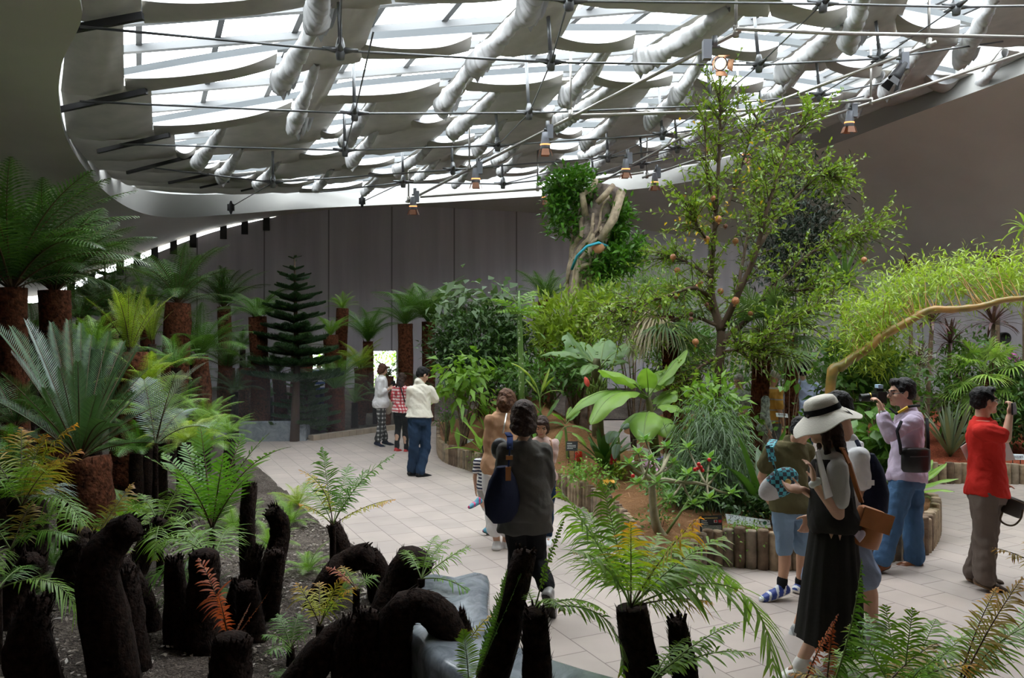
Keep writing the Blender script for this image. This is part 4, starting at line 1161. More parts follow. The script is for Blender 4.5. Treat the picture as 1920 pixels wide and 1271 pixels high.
aimed('large blue-green cycad with stiff radiating leaves at left', 'cycad', 'cycad', (150,862), 7.0,
      [(-20,600,.3,.08),(20,612,.8,.05),(48,600,.2,.04,[SILV,STALK]),(72,625,.9,.03),(96,604,1.0,.03),(128,600,.8,.02),(152,606,1.1,.02),(172,628,.9,.03),(205,622,.8,.03),(232,640,1.1,.04),
       (258,650,.8,.05),(278,692,.5,.08),(296,712,1.0,.08),(302,758,.4,.10),(285,795,.2,.14),(232,800,-.9,.12),(180,742,-1.1,.02),(146,678,-.9,.02),(84,728,-1.2,.02),(46,742,-1.0,.04),(2,700,-.6,.05),(-35,740,0,.08),(-50,800,-.3,.12),(300,832,.1,.16),(200,790,-1.2,.1),
       (112,690,-.4,.03),(215,700,-.3,.04),(250,735,-.6,.05),(20,660,-.2,.03,[SILV,STALK])],
      .130, [CYC, STALK], trunk=((165,960), 96, 100, TRUNK), group='cycads in the fern bed', pairs=60, pwf=.22, segs=2, keel=.5, droop=.02, prof='cycad', rachis=.010, pang=56)
aimed('silvery cycad leaf clump catching the light right of the big cycad', 'cycad', 'cycad', (292,835), 7.6,
      [(384,682,.1,.20),(330,700,-.3,.06),(270,712,.3,.05),(388,800,.0,.22),(345,770,.4,.14)], .22, [SILV, STALK], group='cycads in the fern bed', pairs=34, pwf=.22, segs=4, keel=.3, droop=.18, prof='cycad', rachis=.009, pang=66)
aimed('broad-leaflet fern with open feathery fronds, centre of the fern bed', 'fern', 'fern', (398,992), 6.4,
      [(376,800,.3,.04),(505,812,.0,.12),(545,838,-.4,.22),(272,856,-.2,.16),(304,850,.4,.12),(455,815,.5,.06),(345,830,.6,.08),(420,850,-.6,.04),(470,890,-.7,.08),(330,880,-.7,.10)],
      .155, [FERNG, STALK], group='ferns in the stump garden', pairs=26, pwf=.30, wild=.4, segs=4, keel=.15, droop=.10, prof='oblong', rachis=.009, pang=66)
# stumps of the front garden (path pixels from foot to top, widths px); D from the foot pixel
def stump(label, path, widths, hairs=260, D=None, mat=None, zb=.30, group='dark tree fern stumps'):
    foot = path[0]
    if D is None: D = at_ground(*foot).y
    P = [W(x, y, D+(d if False else 0)) for x, y in path]; g = Vector((P[0].x, D, min(ground(P[0].x, D), P[0].z)))
    e = thing('fern_stump', g, label, 'stump', group); pts = [p-g for p in P]
    if pts[0].z > .0: pts = [Vector((pts[0].x, 0, -.08))]+pts; widths = [widths[0]]+list(widths)
    else: pts[0] = pts[0]+Vector((0,0,-.05))
    for i, p in enumerate(pts): p.y += .05*math.sin(i*1.9+path[0][0])
    mb = MB(); fibre_trunk(mb, pts, [w/2/FPX*D for w in widths], R, hairs, .045, 16, .14)
    # ragged crown of old stalk stubs on the cut end
    T = (pts[-1]-pts[-2]).normalized(); r = widths[-1]/2/FPX*D; u = T.orthogonal().normalized(); w = T.cross(u)
    mb.ball(pts[-1]-T*.01, (r*1.0, r*1.0, r*.55), 12, 8, T.to_track_quat('Z','Y').to_matrix())
    for k in range(18):
        a = R.random()*2*PI; q = pts[-1]+(u*math.cos(a)+w*math.sin(a))*r*(.3+.6*R.random())+T*.0
        mb.tube([q, q+T*(.012+.03*R.random())+(u*math.cos(a)+w*math.sin(a))*.015], [.009,.005], 4)
    mb.build('trunk', mat or STUMP, e)
    return e
for a in [
 ('tall bent stump at front left, top curving right', [(215,1300),(196,1150),(192,1060),(212,1010),(243,990)], (95,84,74,64,54)),
 ('speckled stump hugging the right side of the tall bent stump', [(262,1250),(238,1150),(226,1080)], (66,60,46)),
 ('arching stump behind the tall bent stump, foot at right', [(278,1185),(268,1120),(248,1075),(222,1062)], (46,44,40,34)),
 ('short fat stump at the lower left corner', [(72,1300),(66,1200),(70,1125)], (96,84,42)),
 ('dark stump leaning right behind the tall bent stump', [(250,1075),(275,1020),(300,982)], (44,40,36)),
 ('small speckled stump in front of the broad-leaflet fern', [(330,1010),(328,965),(324,930)], (36,35,26)),
 ('thin dark stump beside the small speckled one', [(348,1010),(348,960),(347,930)], (22,20,18)),
 ('tall straight stump against the pale path', [(468,1085),(467,1000),(466,912)], (34,30,27)),
 ('lower stump in front of the tall straight one', [(474,1105),(476,1060),(478,1030)], (36,34,28)),
 ('bent stump right of the tall straight one', [(488,1110),(515,1050),(522,990),(512,958)], (44,42,38,30)),
 ('light-speckled stump leaning right below the bent one', [(492,1160),(508,1100),(520,1035)], (52,48,36)),
 ('slim stump with rounded top left of the big pair', [(338,1205),(326,1130),(322,1052)], (50,42,32)),
 ('broad stump of the big middle pair', [(382,1215),(378,1130),(380,1042)], (66,60,54)),
 ('low round stump at the foot of the light-speckled stump', [(472,1200),(466,1150),(468,1095)], (54,50,40)),
 ('small round stump beside the low round one', [(438,1180),(440,1130),(442,1098)], (34,32,26)),
 ('stump behind the yellow fern, leaning right', [(588,1135),(620,1085),(650,1055),(690,1040)], (46,48,46,44)),
 ('knuckled stump end behind the big leaning stump', [(722,1130),(708,1085),(690,1042)], (52,52,44)),
 ('upright curved stump topped by the airy fern', [(624,1085),(640,1050),(640,1020),(624,988)], (40,38,34,26)),
 ('big leaning stump with ragged top at front centre', [(728,1160),(752,1100),(780,1048)], (84,78,72)),
 ('stump arched over like an upturned letter U', [(742,1310),(738,1190),(762,1135),(805,1140),(842,1195),(862,1300)], (70,66,66,66,68,76)),
 ('thick fallen stump lying at the bottom edge', [(545,1285),(600,1230),(650,1190)], (72,66,62)),
 ('orange-topped upright stump at the bottom edge', [(650,1300),(650,1225),(662,1165)], (54,50,44)),
 ('dark upright stump right of the orange-topped one', [(700,1300),(692,1220),(690,1150)], (56,52,46)),
 ('dark knobbly stump under the arched one', [(850,1290),(868,1200),(858,1150)], (50,46,30)),
 ('stump at far left below the orange fern', [(50,1075),(48,1010),(50,930)], (70,66,60)),
 ('upright stump behind the orange fern', [(118,1110),(135,1060),(150,1000)], (60,56,44)),
 ('horizontal stump pointing left behind the bent stump', [(140,1120),(138,1060),(165,1030),(120,1020)], (46,44,40,32)),
 ('speckled stump below the cycad trunk', [(138,960),(136,920),(140,885)], (30,30,24)),
 ('low dark stump left of the fat corner stump', [(18,1170),(30,1100),(60,1050)], (60,52,44)),
]: stump(*a)
stump('stump with rust-red dead fronds at the bottom edge', [(432,1320),(430,1260),(430,1205)], (86,80,74))
stump('tall dark trunk leaning right, edged by a ladder fern', [(905,1330),(945,1200),(962,1120),(985,1042)], (66,56,50,44), D=3.9)
stump('straight stump on the path side holding one drooping frond', [(1010,1330),(1006,1230),(1003,1145)], (56,54,48), D=3.75)
stump('short pointed stump right of the big crowned fern', [(1292,1330),(1284,1240),(1268,1165)], (52,48,34), D=3.9)
# ------------------------------------------------------------------ aimed ferns in front
FG = 'ferns in the stump garden'
K = dict(pairs=29, pwf=.37, segs=5, wild=.7, start=.2, keel=.12, droop=.42, prof='fern', rachis=.0055, pang=64)
FO, FY, FR_, FB, FN, FGm = [FERNO,STALK], [FERNY,STALK], [FERNR,STALK], [FERNB,STALK], [FERN,GSTALK], [FERNG,GSTALK]
aimed('big bright fern on a black trunk in the foreground, bronze young fronds', 'tree_fern', 'tree fern', (1183,1138), 4.0,
  [(1045,912,-.2,.05,FN),(1128,902,.25,.02,FN),(1095,950,.5,.05,FN),(1183,978,-.35,.02,FO,.8),(1312,968,-.25,.06,FO,.9),(1358,1005,.3,.10,FN),(1290,1010,.6,.10,FN),(1072,1030,-.5,.14,FN),(1452,1285,.2,.62,FN,1.1),(1335,1128,.1,.10,FO,.55),(1345,1062,.5,.16,FN),(1235,1000,.5,.03,FN),(1150,960,.7,.02,FN),(1390,1105,.6,.30,FN,.8)],
  .235, FN, trunk=((1212,1340), 84, 60, STUMP), group='tree ferns with black trunks in front', **{**K, 'pairs': 32, 'droop': .55, 'pwf': .40, 'wild': .6})
aimed('drooping pair of fronds springing from the straight stump', 'fern', 'fern', (1003,1142), 3.75,
  [(1168,1268,.0,.55,FN),(1062,962,.1,.05,FN,.35),(1138,1150,.3,.20,FN,.8),(985,1100,.2,.1,FN,.5),(1055,1145,-.3,.25,FN,.5)], .13, FN, group=FG, **{**K, 'pairs': 26})
aimed('dark ladder fern climbing the leaning trunk', 'fern', 'fern', (880,1300), 3.75, [(952,1068,.0,-.06,FGm),(868,1180,.1,.12,FN,.8),(978,1075,.1,.0,FGm,.6)], .105, FGm, group=FG, **{**K, 'pairs': 36, 'pang': 70, 'keel': .5, 'prof': 'oblong', 'wild': .25, 'pwf': .42, 'droop': .2})
aimed('airy fern with dark wiry fronds over the pale path', 'fern', 'fern', (624,985), 6.3,
  [(603,838,.2,.03,FGm),(742,850,.1,.14,FGm),(742,936,-.2,.10,FY,.7),(560,944,-.2,.12,FO,.7),(655,870,.5,.06,FGm),(570,905,.3,.18,FN),(690,880,.4,.12,FGm),(560,880,.1,.30,FY,.6)], .16, FGm, group=FG, **{**K, 'pairs': 36, 'droop': .35})
aimed('yellow fern with orange tips between the stumps', 'fern', 'fern', (600,1172), 4.8, [(556,1092,.1,.06,FY),(640,1084,.1,.06,FY),(598,1090,.3,.02,FY),(665,1100,-.1,.15,FO)], .125, FY, group=FG, **{**K, 'pairs': 26})
aimed('rust-red dead fronds rising from the bottom-edge stump', 'fern', 'fern', (430,1208), 4.4, [(372,1046,.1,.10,FR_),(505,1108,.1,-.02,FR_,.12),(470,1130,.2,.0,FR_,.10),(408,1110,-.2,.05,FR_,.5)], .12, FR_, group=FG, **K)
aimed('arching green frond over the fat corner stump', 'fern', 'fern', (-5,1105), 4.2, [(152,1168,.0,.52,FN),(60,1060,.3,.2,FGm,.7),(-60,1010,.1,.2,FN)], .16, FN, group=FG, **{**K, 'pairs': 40, })
aimed('fern with orange-edged fronds below the big cycad', 'fern', 'fern', (40,950), 5.4, [(145,792,.1,.16,FO),(150,842,.3,.10,FO),(40,800,.5,.05,FO),(-30,838,.2,.1,FO),(85,815,.2,.08,FO),(70,880,-.4,.3,FN),(158,985,-.2,.42,FN),(110,860,-.4,.08,FB),(-20,900,-.3,.2,FGm),(120,905,.4,.1,[SILV,STALK])], .20, FO, group=FG, **{**K, 'pairs': 42})
aimed('light green fern with pale stalks in the middle of the fern bed', 'fern', 'fern', (168,1030), 5.6, [(250,905,.4,.05,FB),(275,940,-.1,.12,FN),(205,960,.3,.1,FN),(110,1000,.1,.3,FN),(240,1035,-.2,.3,FN),(95,940,.3,.2,FN)], .16, FN, group=FG, **K)
aimed('green fern drooping between the small stumps', 'fern', 'fern', (398,1055), 5.1, [(322,968,.4,.10,FN),(425,1015,.3,.25,FN),(268,1108,-.2,.38,FGm),(345,1000,.6,.2,FN),(292,1015,.1,.30,FN),(440,985,.5,.2,FN),(320,1130,-.3,.3,FGm)], .19, FN, group=FG, **K)
aimed('feathery green fern low beside the fallen stump', 'fern', 'fern', (545,1215), 4.7, [(492,1190,-.1,.2,FGm),(520,1150,.2,.15,FGm),(560,1150,.2,.1,FGm),(585,1180,0,.2,FGm),(505,1225,-.2,.2,FGm)], .10, FGm, group=FG, **K)
aimed('light fern with long arching fronds behind the small speckled stump', 'fern', 'fern', (300,985), 6.0, [(205,952,.2,.18,FN),(235,1000,-.2,.30,FN),(340,905,.3,.06,FN),(262,925,.3,.10,FN),(380,960,.2,.20,FN),(290,1050,-.4,.3,FN),(182,1000,.1,.3,FN)], .15, FN, group=FG, **K)
aimed('green fern with broad fronds low at the left edge', 'fern', 'fern', (20,1030), 5.0, [(100,960,.2,.2,FN),(-40,960,.2,.1,FN),(135,1010,-.1,.3,FGm),(60,940,.4,.05,FB),(-30,1080,-.3,.3,FN)], .17, FN, group=FG, **K)
aimed('small rusty fern curling at the fallen stump', 'fern', 'fern', (668,1105), 5.4, [(612,1062,.1,.15,FR_,.7),(640,1060,.2,.1,FO),(708,1078,.1,.2,FN)], .09, FO, group=FG, **K)
aimed('fern arching right from the big leaning stump over the bench', 'fern', 'fern', (790,1085), 5.3, [(882,1022,.1,.06,FN),(820,1003,.3,.25,FN,.7),(902,1140,-.1,.30,FGm,.7),(752,1030,.4,.2,FN,.6),(848,1010,.5,.2,FN,.7)], .125, FN, group=FG, **K)
aimed('small yellow fern in front of the marble bench end', 'fern', 'fern', (860,1250), 4.4, [(925,1150,.1,.18,FY),(905,1200,.2,.2,FN),(880,1190,.1,.1,FN)], .09, FY, group=FG, **K)
aimed('bronze frond tip reaching in from the right edge', 'fern', 'fern', (1990,1090), 3.2, [(1862,1026,.0,.10,FB),(1960,980,.3,.1,FN),(1925,1010,.2,.10,FB)], .08, FB, group=FG, **K)
aimed('upright curled dark frond in front of the woman in the hat', 'fern', 'fern', (1545,1330), 3.3, [(1615,1046,.0,-.07,FGm),(1562,1165,.1,.0,FR_,.55),(1480,1270,.2,.1,FN)], .075, FGm, group='ferns at the bottom right', **{**K, 'pairs': 44, 'pang': 70, 'keel': -.5, 'droop': .5})
aimed('rust-red frond leaning right at the bottom edge', 'fern', 'fern', (1490,1330), 3.4, [(1572,1150,.0,.05,FR_)], .05, FR_, group='ferns at the bottom right', **{**K, 'pairs': 32, 'droop': .55, 'pwf': .40, 'wild': .6})
aimed('tall golden bronze frond reaching up at the bottom right', 'fern', 'fern', (1790,1310), 3.4, [(1918,1082,.0,.05,FB),(1870,1100,.2,.10,FO,.8),(1955,1165,.1,.20,FGm,.6),(1990,1120,.4,.1,FN)], .15, FB, group='ferns at the bottom right', **{**K, 'pairs': 40, })
aimed('bright green fern mass at the bottom right edge', 'fern', 'fern', (1690,1330), 3.3, [(1592,1172,.2,.10,FN),(1660,1135,.3,.04,FN),(1712,1140,.1,.05,FN),(1755,1160,.3,.06,FN),(1540,1235,.1,.20,FN),(1800,1215,-.1,.2,FN),(1625,1150,.5,.06,FGm),(1740,1250,-.3,.15,FGm),(1830,1180,.4,.1,FN),(1580,1290,-.2,.2,FO)], .15, FN, group='ferns at the bottom right', **{**K, 'pairs': 30, })
aimed('low yellow fronds lying along the bottom edge', 'fern', 'fern', (1640,1310), 3.2, [(1830,1245,.1,.10,FO),(1480,1262,.1,.14,FO),(1760,1205,.3,.10,FB),(1560,1215,.4,.1,FN),(1900,1300,.1,.15,FY)], .10, FO, group='ferns at the bottom right', **K)
aimed('arching open frond at the bottom, between path and big fern', 'fern', 'fern', (1215,1285), 3.6, [(1392,1165,.2,.12,FN),(1330,1210,.1,.14,FN),(1415,1225,.1,.2,FN),(1290,1190,.3,.1,FN)], .085, FN, group=FG, **{**K, 'pairs': 24})
for a in [('light undergrowth fern at the path edge below the airy fern', 578, 1040, 6.8, 60, 12, TFL, (.2,1)),
          ('small bright fern at the path edge behind the tall straight stump', 505, 1000, 7.6, 60, 12, TFL, (.2,1)),
          ('low pale fern beside the broad-leaflet fern', 440, 950, 8.3, 70, 13, TFL, (.2,1)),
          ('bright fern behind the stump with the airy fern', 660, 1030, 6.9, 45, 10, TFY, (.1,1)),
          ('mid-green fern at the left edge of the fern bed', 10, 880, 6.4, 110, 13, TFM, (.1,1)),
          ('dark small fern among the stumps at left', 100, 1010, 6.0, 60, 10, TFM, (.2,1)),
          ('pale green fern under the cycad trunk', 250, 920, 7.6, 80, 12, TFL, (.2,1)),
          ('small dark fern between the left stumps', 60, 1000, 5.2, 75, 10, TFM, (.2,1)),
          ('light fern between the bent stump and the path', 545, 960, 8.6, 62, 12, TFL, (.2,1)),
          ('green fern behind the big middle stumps', 380, 1090, 5.4, 70, 10, TFM, (.3,1)),
          ('bright fern right of the upright curved stump', 640, 1075, 6.2, 45, 10, TFL, (.2,1)),
          ('tiny fern at the foot of the yellow fern', 555, 1250, 4.5, 50, 9, TFM, (.3,1)),
          ('yellowish fern at the path edge left of the airy fern', 560, 905, 9.6, 60, 12, TFY, (.1,1)),
          ]: clump(*a)
# ------------------------------------------------------------------ central bed: trees, palms, bananas, shrubs, flowers
def blob(px, py, D, rx, ry, dd=None):
    k = D/FPX; return (tuple(W(px, py, D)), (rx*k, (dd or rx)*k, ry*k))
def shrub(label, px, D, blobs, nclus, per, ln, wd, lm=MG, bm=BARK, seed=1, group='shrubs of the central bed', cat='shrub', name='shrub', **kw):
    """blobs: (px, py, rx, ry[, dD])"""
    b = on_bed(px, D); bl = [blob(q[0], q[1], D+(q[4] if len(q) > 4 else 0), q[2], q[3]) for q in blobs]
    return bush(name, label, cat, b, bl, nclus, per, ln, wd, lm, bm, seed, group, **kw)
shrub('big dense dark-leaved shrub behind the man in white', 905, 15.2, [(900,640,88,62),(850,655,40,60),(965,650,45,50),(905,690,80,40)], 640, 9, .15, .028, DG, seed=1, spread=.14)
shrub('broad grey-green leaves topping the dark shrub', 905, 15.6, [(905,572,60,26),(860,575,30,24),(948,590,30,28)], 70, 5, .26, .075, leafmat('grey_green_broad_leaf', (.10,.17,.08), (.17,.25,.12), trans=.25), seed=2, droop=.5, spread=.2)
shrub('bright open shrub with large drooping leaves at the bed edge', 868, 13.2, [(868,690,36,28),(890,725,34,30),(845,720,22,24),(880,760,30,24)], 46, 6, .24, .055, LG, seed=3, droop=.5, spread=.12, group='light leafy shrubs')
shrub('thin weedy plant with small violet flowers beside the man in white', 838, 13.9, [(838,760,24,44)], 40, 5, .10, .012, MG, seed=4, spread=.1)
shrub('upright shrub with glossy yellow-green leaves before the clipped stump', 1080, 14.6, [(1065,600,62,42),(1130,580,40,36),(1045,640,50,35),(1095,640,60,40)], 330, 8, .20, .030, YG, seed=5, up=1.0, spread=.13)
shrub('feathery light shrub spreading behind the fruit tree', 1190, 15.2, [(1180,560,70,28),(1250,545,60,30),(1130,570,40,22)], 420, 10, .12, .010, LG, seed=6, spread=.16)
shrub('dark low shrub filling the middle of the bed', 1030, 14.0, [(1000,700,70,34),(1090,690,60,30)], 200, 9, .17, .026, MG, seed=7, spread=.13)
shrub('dense green shrub behind the second banana', 1265, 13.6, [(1265,660,60,60),(1310,690,50,50),(1290,620,55,40)], 330, 9, .13, .022, MG, seed=8, spread=.13)
shrub('bright shrub with pale leaf tips right of the bananas', 1360, 9.6, [(1340,752,40,26),(1325,780,34,24),(1362,785,22,20)], 56, 7, .17, .034, LG, seed=9, droop=.25, spread=.09, group='light leafy shrubs')
shrub('mid-green shrub below the fan palms', 1420, 14.2, [(1420,690,60,34),(1500,680,40,40)], 160, 8, .14, .024, MG, seed=10, spread=.13)
shrub('leafy shrub at the back behind the white hat', 1620, 10.6, [(1615,690,64,44),(1580,745,36,36),(1655,720,56,50)], 260, 7, .15, .036, MG, seed=11, spread=.14, group='light leafy shrubs')
shrub('silvery narrow-leaved shrub under the golden bamboo', 1650, 11.2, [(1650,690,50,40),(1690,670,40,40),(1650,760,50,50)], 260, 9, .13, .008, leafmat('silvery_narrow_leaf', (.17,.22,.13), (.26,.31,.20), trans=.25), seed=12, droop=.5, spread=.13)
shrub('broad-leaved shrub behind the photographer', 1640, 8.9, [(1640,810,45,40),(1625,870,40,45),(1655,900,40,30)], 80, 6, .20, .060, MG, seed=13, spread=.09)
shrub('young vine with heart leaves climbing bare canes', 1475, 9.4, [(1475,800,50,34),(1490,700,34,20)], 14, 4, .11, .045, MG, seed=14, spread=.07, droop=.4, stems=14, srad=.012)
shrub('low leafy groundcover under the small bare-trunked tree', 1275, 8.3, [(1275,915,62,20),(1300,900,50,22),(1240,905,40,16)], 220, 6, .060, .013, MG, seed=15, spread=.06, stems=0, group='groundcover in the central bed', cat='groundcover', name='groundcover')
shrub('small dark sprigs at the foot of the bare-trunked tree', 1235, 7.6, [(1232,975,34,20)], 30, 5, .05, .014, MG, seed=16, spread=.05, stems=6, srad=.006, group='groundcover in the central bed', cat='groundcover', name='groundcover')
shrub('dark groundcover behind the white sign', 1395, 7.9, [(1395,945,45,22)], 60, 6, .08, .018, DG, seed=17, spread=.06, stems=0, group='groundcover in the central bed', cat='groundcover', name='groundcover')
shrub('small dark shrub beside the boy in olive', 1450, 7.6, [(1450,930,24,34)], 40, 5, .08, .022, DG, seed=18, spread=.05, group='groundcover in the central bed', cat='groundcover', name='groundcover')
shrub('pale trailing groundcover spilling over the pale log edging', 905, 12.3, [(905,862,16,18),(925,845,26,8)], 90, 6, .045, .014, LG, seed=19, spread=.05, stems=0, droop=.6, group='groundcover in the central bed', cat='groundcover', name='groundcover')
shrub('bright groundcover along the bed edge left of the big fern', 1095, 9.6, [(1110,885,40,10),(1070,885,26,10)], 90, 6, .05, .014, LG, seed=20, spread=.06, stems=0, group='groundcover in the central bed', cat='groundcover', name='groundcover')
shrub('trailing vine hanging over the dark log edging', 1390, 7.28, [(1392,1000,30,18),(1388,1028,24,22),(1415,1010,24,10)], 150, 6, .036, .012, LG, seed=21, spread=.045, stems=0, droop=.7, group='groundcover in the central bed', cat='vine', name='trailing_vine')
# ---- fig stump wrapped in roots
def fig_stump():
    D = 16.0; b = on_bed(1085, D); e = thing('rooted_tree_stump', b, 'huge leaning pale stump laced with strangling roots and leaf tufts', 'tree stump')
    path = [(1082,640),(1085,545),(1098,490),(1112,440),(1130,395),(1140,352)]; P = [W(x, y, D)-b for x, y in path]; P[0].z = -.1
    rr = random.Random(4); Rw = [w/2/FPX*D for w in (44,40,54,66,64,58)]
    pts = [Vector(p) for p in crom([tuple(p) for p in P], 5)]; rad = [float(np.interp(i/(len(pts)-1), np.linspace(0,1,6), Rw)) for i in range(len(pts))]
    mb = MB(); mb.tube(pts, rad, 18, wob=.16, rng=rr); mb.build('trunk', simple('pale_flaking_bark', (.27,.215,.185), .9, var=.65, vscale=6, bump=.9, bscale=14), e)
    mb = MB()
    for k in range(30):
        a = rr.random()*6.28; tw = (rr.random()-.3)*3.2; rp = []; s0 = rr.random()*.25; s1 = .55+.45*rr.random()
        for j in range(12):
            s = s0+(s1-s0)*j/11; i = min(len(pts)-2, int(s*(len(pts)-1))); p = pts[i].lerp(pts[i+1], s*(len(pts)-1)-i); T = (pts[i+1]-pts[i]).normalized(); u = T.orthogonal().normalized(); w = T.cross(u)
            an = a+tw*s+.25*math.sin(j*1.1+k); rp.append(p+(u*math.cos(an)+w*math.sin(an))*rad[i]*1.09)
        r0 = .028+.034*rr.random(); mb.tube(rp, [r0*(1-.4*abs(j/11-.4)) for j in range(12)], 7, wob=.2, rng=rr)
    mb.tube([W(1098,405,D-.4)-b, W(1092,365,D-.5)-b, W(1112,350,D-.4)-b, W(1118,338,D-.3)-b], [.07,.065,.06,.05], 8)
    mb.tube([W(1120,380,D-.5)-b, W(1135,365,D-.6)-b, W(1150,347,D-.5)-b], [.06,.06,.05], 8)
    mb.tube([W(1165,360,D-.4)-b, W(1150,410,D-.6)-b, W(1125,450,D-.6)-b], [.09,.09,.07], 8)
    mb.build('root', simple('pale_aerial_root', (.47,.375,.265), .85, var=.35, vscale=10, bump=.5), e)
    mb = MB(); mb.tube([W(1072,505,D-.45)-b, W(1082,480,D-.62)-b, W(1100,462,D-.72)-b, W(1122,455,D-.68)-b, W(1140,462,D-.4)-b], .028, 6); mb.build('rope', simple('blue_rope', (.05,.42,.56), .5), e)
    mb = MB(); mb.lathe(W(1122,462,D-.66)-b, [(0,.02),(.10,.0),(.13,-.05)], 10, Matrix.Rotation(1.2,3,'X')); mb.build('cut_scar', simple('raw_orange_wood', (.42,.20,.09), .8), e)
    rg = np.random.default_rng(8)
    for (bl, n, seed) in [([(1060,350,32,30),(1085,345,30,26),(1050,385,24,26),(1058,420,24,22)], 260, 1), ([(1160,405,20,24),(1158,430,16,14)], 90, 2), ([(1150,490,50,28),(1125,510,30,20),(1180,465,34,16)], 260, 3)]:
        bb = Buf(); BL = [(np.array(blob(x, y, D-.2, rx, ry)[0])-np.array(b), np.array(blob(x, y, D, rx, ry)[1])) for x, y, rx, ry in bl]
        Q = foliage(bb, rg, BL, n, 8, .15, .034, spread=.10, up=.6); tf = e; bb.build('foliage', leafmat('fig_leaf_%d' % seed, (.055,.170,.020), (.125,.290,.030), trans=.3, rough=.3), e)
        mb = MB(); c0 = W(*{1:(1085,440),2:(1140,430),3:(1115,520)}[seed], D)-b
        for q in Q[:9]: mb.tube(bezier(c0, (np.array(c0)+q)/2+np.array([0,0,-.1]), q, 6), [.035,.03,.026,.022,.018,.012], 5)
        mb.build('branch', BARK, e)
    return e
fig_stump()
# ---- fruit tree: explicit limbs, random twigs, small leaves, red-brown fruit
def branch_tree(name, label, cat, base, limbs, D, lm, bm, twigs, per, ln, wd, seed, trad=.008, tlen=(.25,.8), extra=None, yellow=0.0, group=None, droop=.1, up=.35):
    rr = random.Random(seed); rg = np.random.default_rng(seed); b = Vector(base); e = thing(name, b, label, cat, group); mb = MB(); allp = []
    for li, (pts, r0, r1) in enumerate(limbs):
        P = [W(q[0], q[1], D+(q[2] if len(q) > 2 else 0))-b for q in pts]
        if li == 0: P[0].z = min(P[0].z, -.06)
        C_ = [Vector(p) for p in crom([tuple(p) for p in P], 5)]; n = len(C_)
        mb.tube(C_, [r0+(r1-r0)*i/(n-1) for i in range(n)], 8)
        if li > 0:
            for i in range(2, n): allp.append((C_[i], C_[i]-C_[i-1], i/n))
    tw = MB(); LP = []; LD = []
    wts = [.35+p[2] for p in allp]
    for _ in range(twigs):
        p, T, f = rr.choices(allp, wts)[0]; d = Vector((rr.gauss(0,1), rr.gauss(0,1), rr.gauss(.25,.7))).normalized()*.8+T.normalized()*.7; d.normalize()
        L = tlen[0]+(tlen[1]-tlen[0])*rr.random(); q = [p+d*L*t+Vector((0,0,-droop*L*t*t*1.5)) for t in (0,.33,.66,1)]
        tw.tube(q, [trad,trad*.8,trad*.6,trad*.3], 3, cap=False)
        for k in range(per):
            t = .15+.85*(k+rr.random())/per; i = min(2, int(t*3)); LP.append(tuple(q[i].lerp(q[i+1], t*3-i))); o = Vector((rr.gauss(0,1), rr.gauss(0,1), rr.gauss(.3,1)))*.8+d*.8; LD.append(tuple(o))
    mb.build('trunk', bm, e); tw.build('twigs', bm, e)
    n = len(LP); lv = rg.random(n); isy = rg.random(n) < yellow
    LP = np.array(LP); LD = np.array(LD); Nn = np.tile([[0,0,1.]], (n,1))+rg.normal(size=(n,3))*.5
    bb = Buf(); k = ~isy; leaves(bb, LP[k], LD[k], Nn[k], ln*(.6+.7*rg.random(k.sum())), wd*(.7+.6*rg.random(k.sum())), rg, .15); bb.build('foliage', lm, e)
    return e, b
D_ = 11.0
pom, pb = branch_tree('fruit_tree', 'tall airy fruit tree hung with red-brown fruits, centre right', 'tree', on_bed(1340, D_),
  [([(1336,780),(1348,700),(1352,640),(1352,618)], .075, .058),
   ([(1352,620),(1335,560,.1),(1334,500,.1),(1342,400,.0),(1350,250,-.1),(1350,165,-.1)], .065, .010),
   ([(1352,620),(1380,560,-.2),(1415,480,-.3),(1442,380,-.4),(1480,270,-.3),(1522,208,-.2)], .055, .008),
   ([(1352,640),(1400,600,.5),(1450,540,.7),(1520,475,.9),(1590,442,1.0),(1645,425,1.0)], .045, .007),
   ([(1335,560,.1),(1300,540,-.3),(1250,555,-.5),(1195,572,-.6),(1145,585,-.7)], .035, .006),
   ([(1345,610),(1290,592,.4),(1225,610,.6),(1160,600,.7)], .03, .006),
   ([(1340,470),(1312,430,-.3),(1290,385,-.4)], .025, .006),
   ([(1418,470,-.3),(1465,400,.1),(1530,335,.3),(1560,330,.3)], .03, .006),
   ([(1352,640),(1420,640,-.5),(1480,602,-.7),(1560,565,-.8)], .03, .006),
   ([(1340,430),(1375,360,.3),(1400,280,.4),(1420,225,.4)], .025, .006),
   ([(1352,665),(1310,690,-.3),(1285,725,-.4)], .025, .006),
   ([(1380,560,-.2),(1400,450,.5),(1420,350,.7),(1460,300,.7)], .03, .006),
   ([(1342,400),(1325,320,-.3),(1322,230,-.3)], .022, .006),
   ([(1335,520),(1285,490,.3),(1255,480,.4)], .025, .006),
   ([(1450,540,.7),(1500,545,.4),(1545,530,.2)], .022, .006),
   ([(1348,660),(1395,655,-.3),(1430,660,-.5)], .022, .006)],
  D_, POM, TWIG, 960, 15, .085, .017, 21, tlen=(.25,.75))
rgp = np.random.default_rng(3)
bb = Buf()
for (x, y, n) in [(1295,420,34),(1300,400,20),(1348,400,10),(1240,540,12),(1395,340,14),(1425,255,10),(1265,555,10),(1395,180,6),(1305,440,16),(1320,210,6)]:
    c = np.array(W(x, y, 10.8)-pb); P = c+rgp.normal(size=(n,3))*np.array([.12,.2,.10]); leaves(bb, P, rgp.normal(size=(n,3)), np.tile([[0,0,1.]],(n,1)), .08, .018, rgp)
bb.build('yellow_leaves', GOLDL, pom)
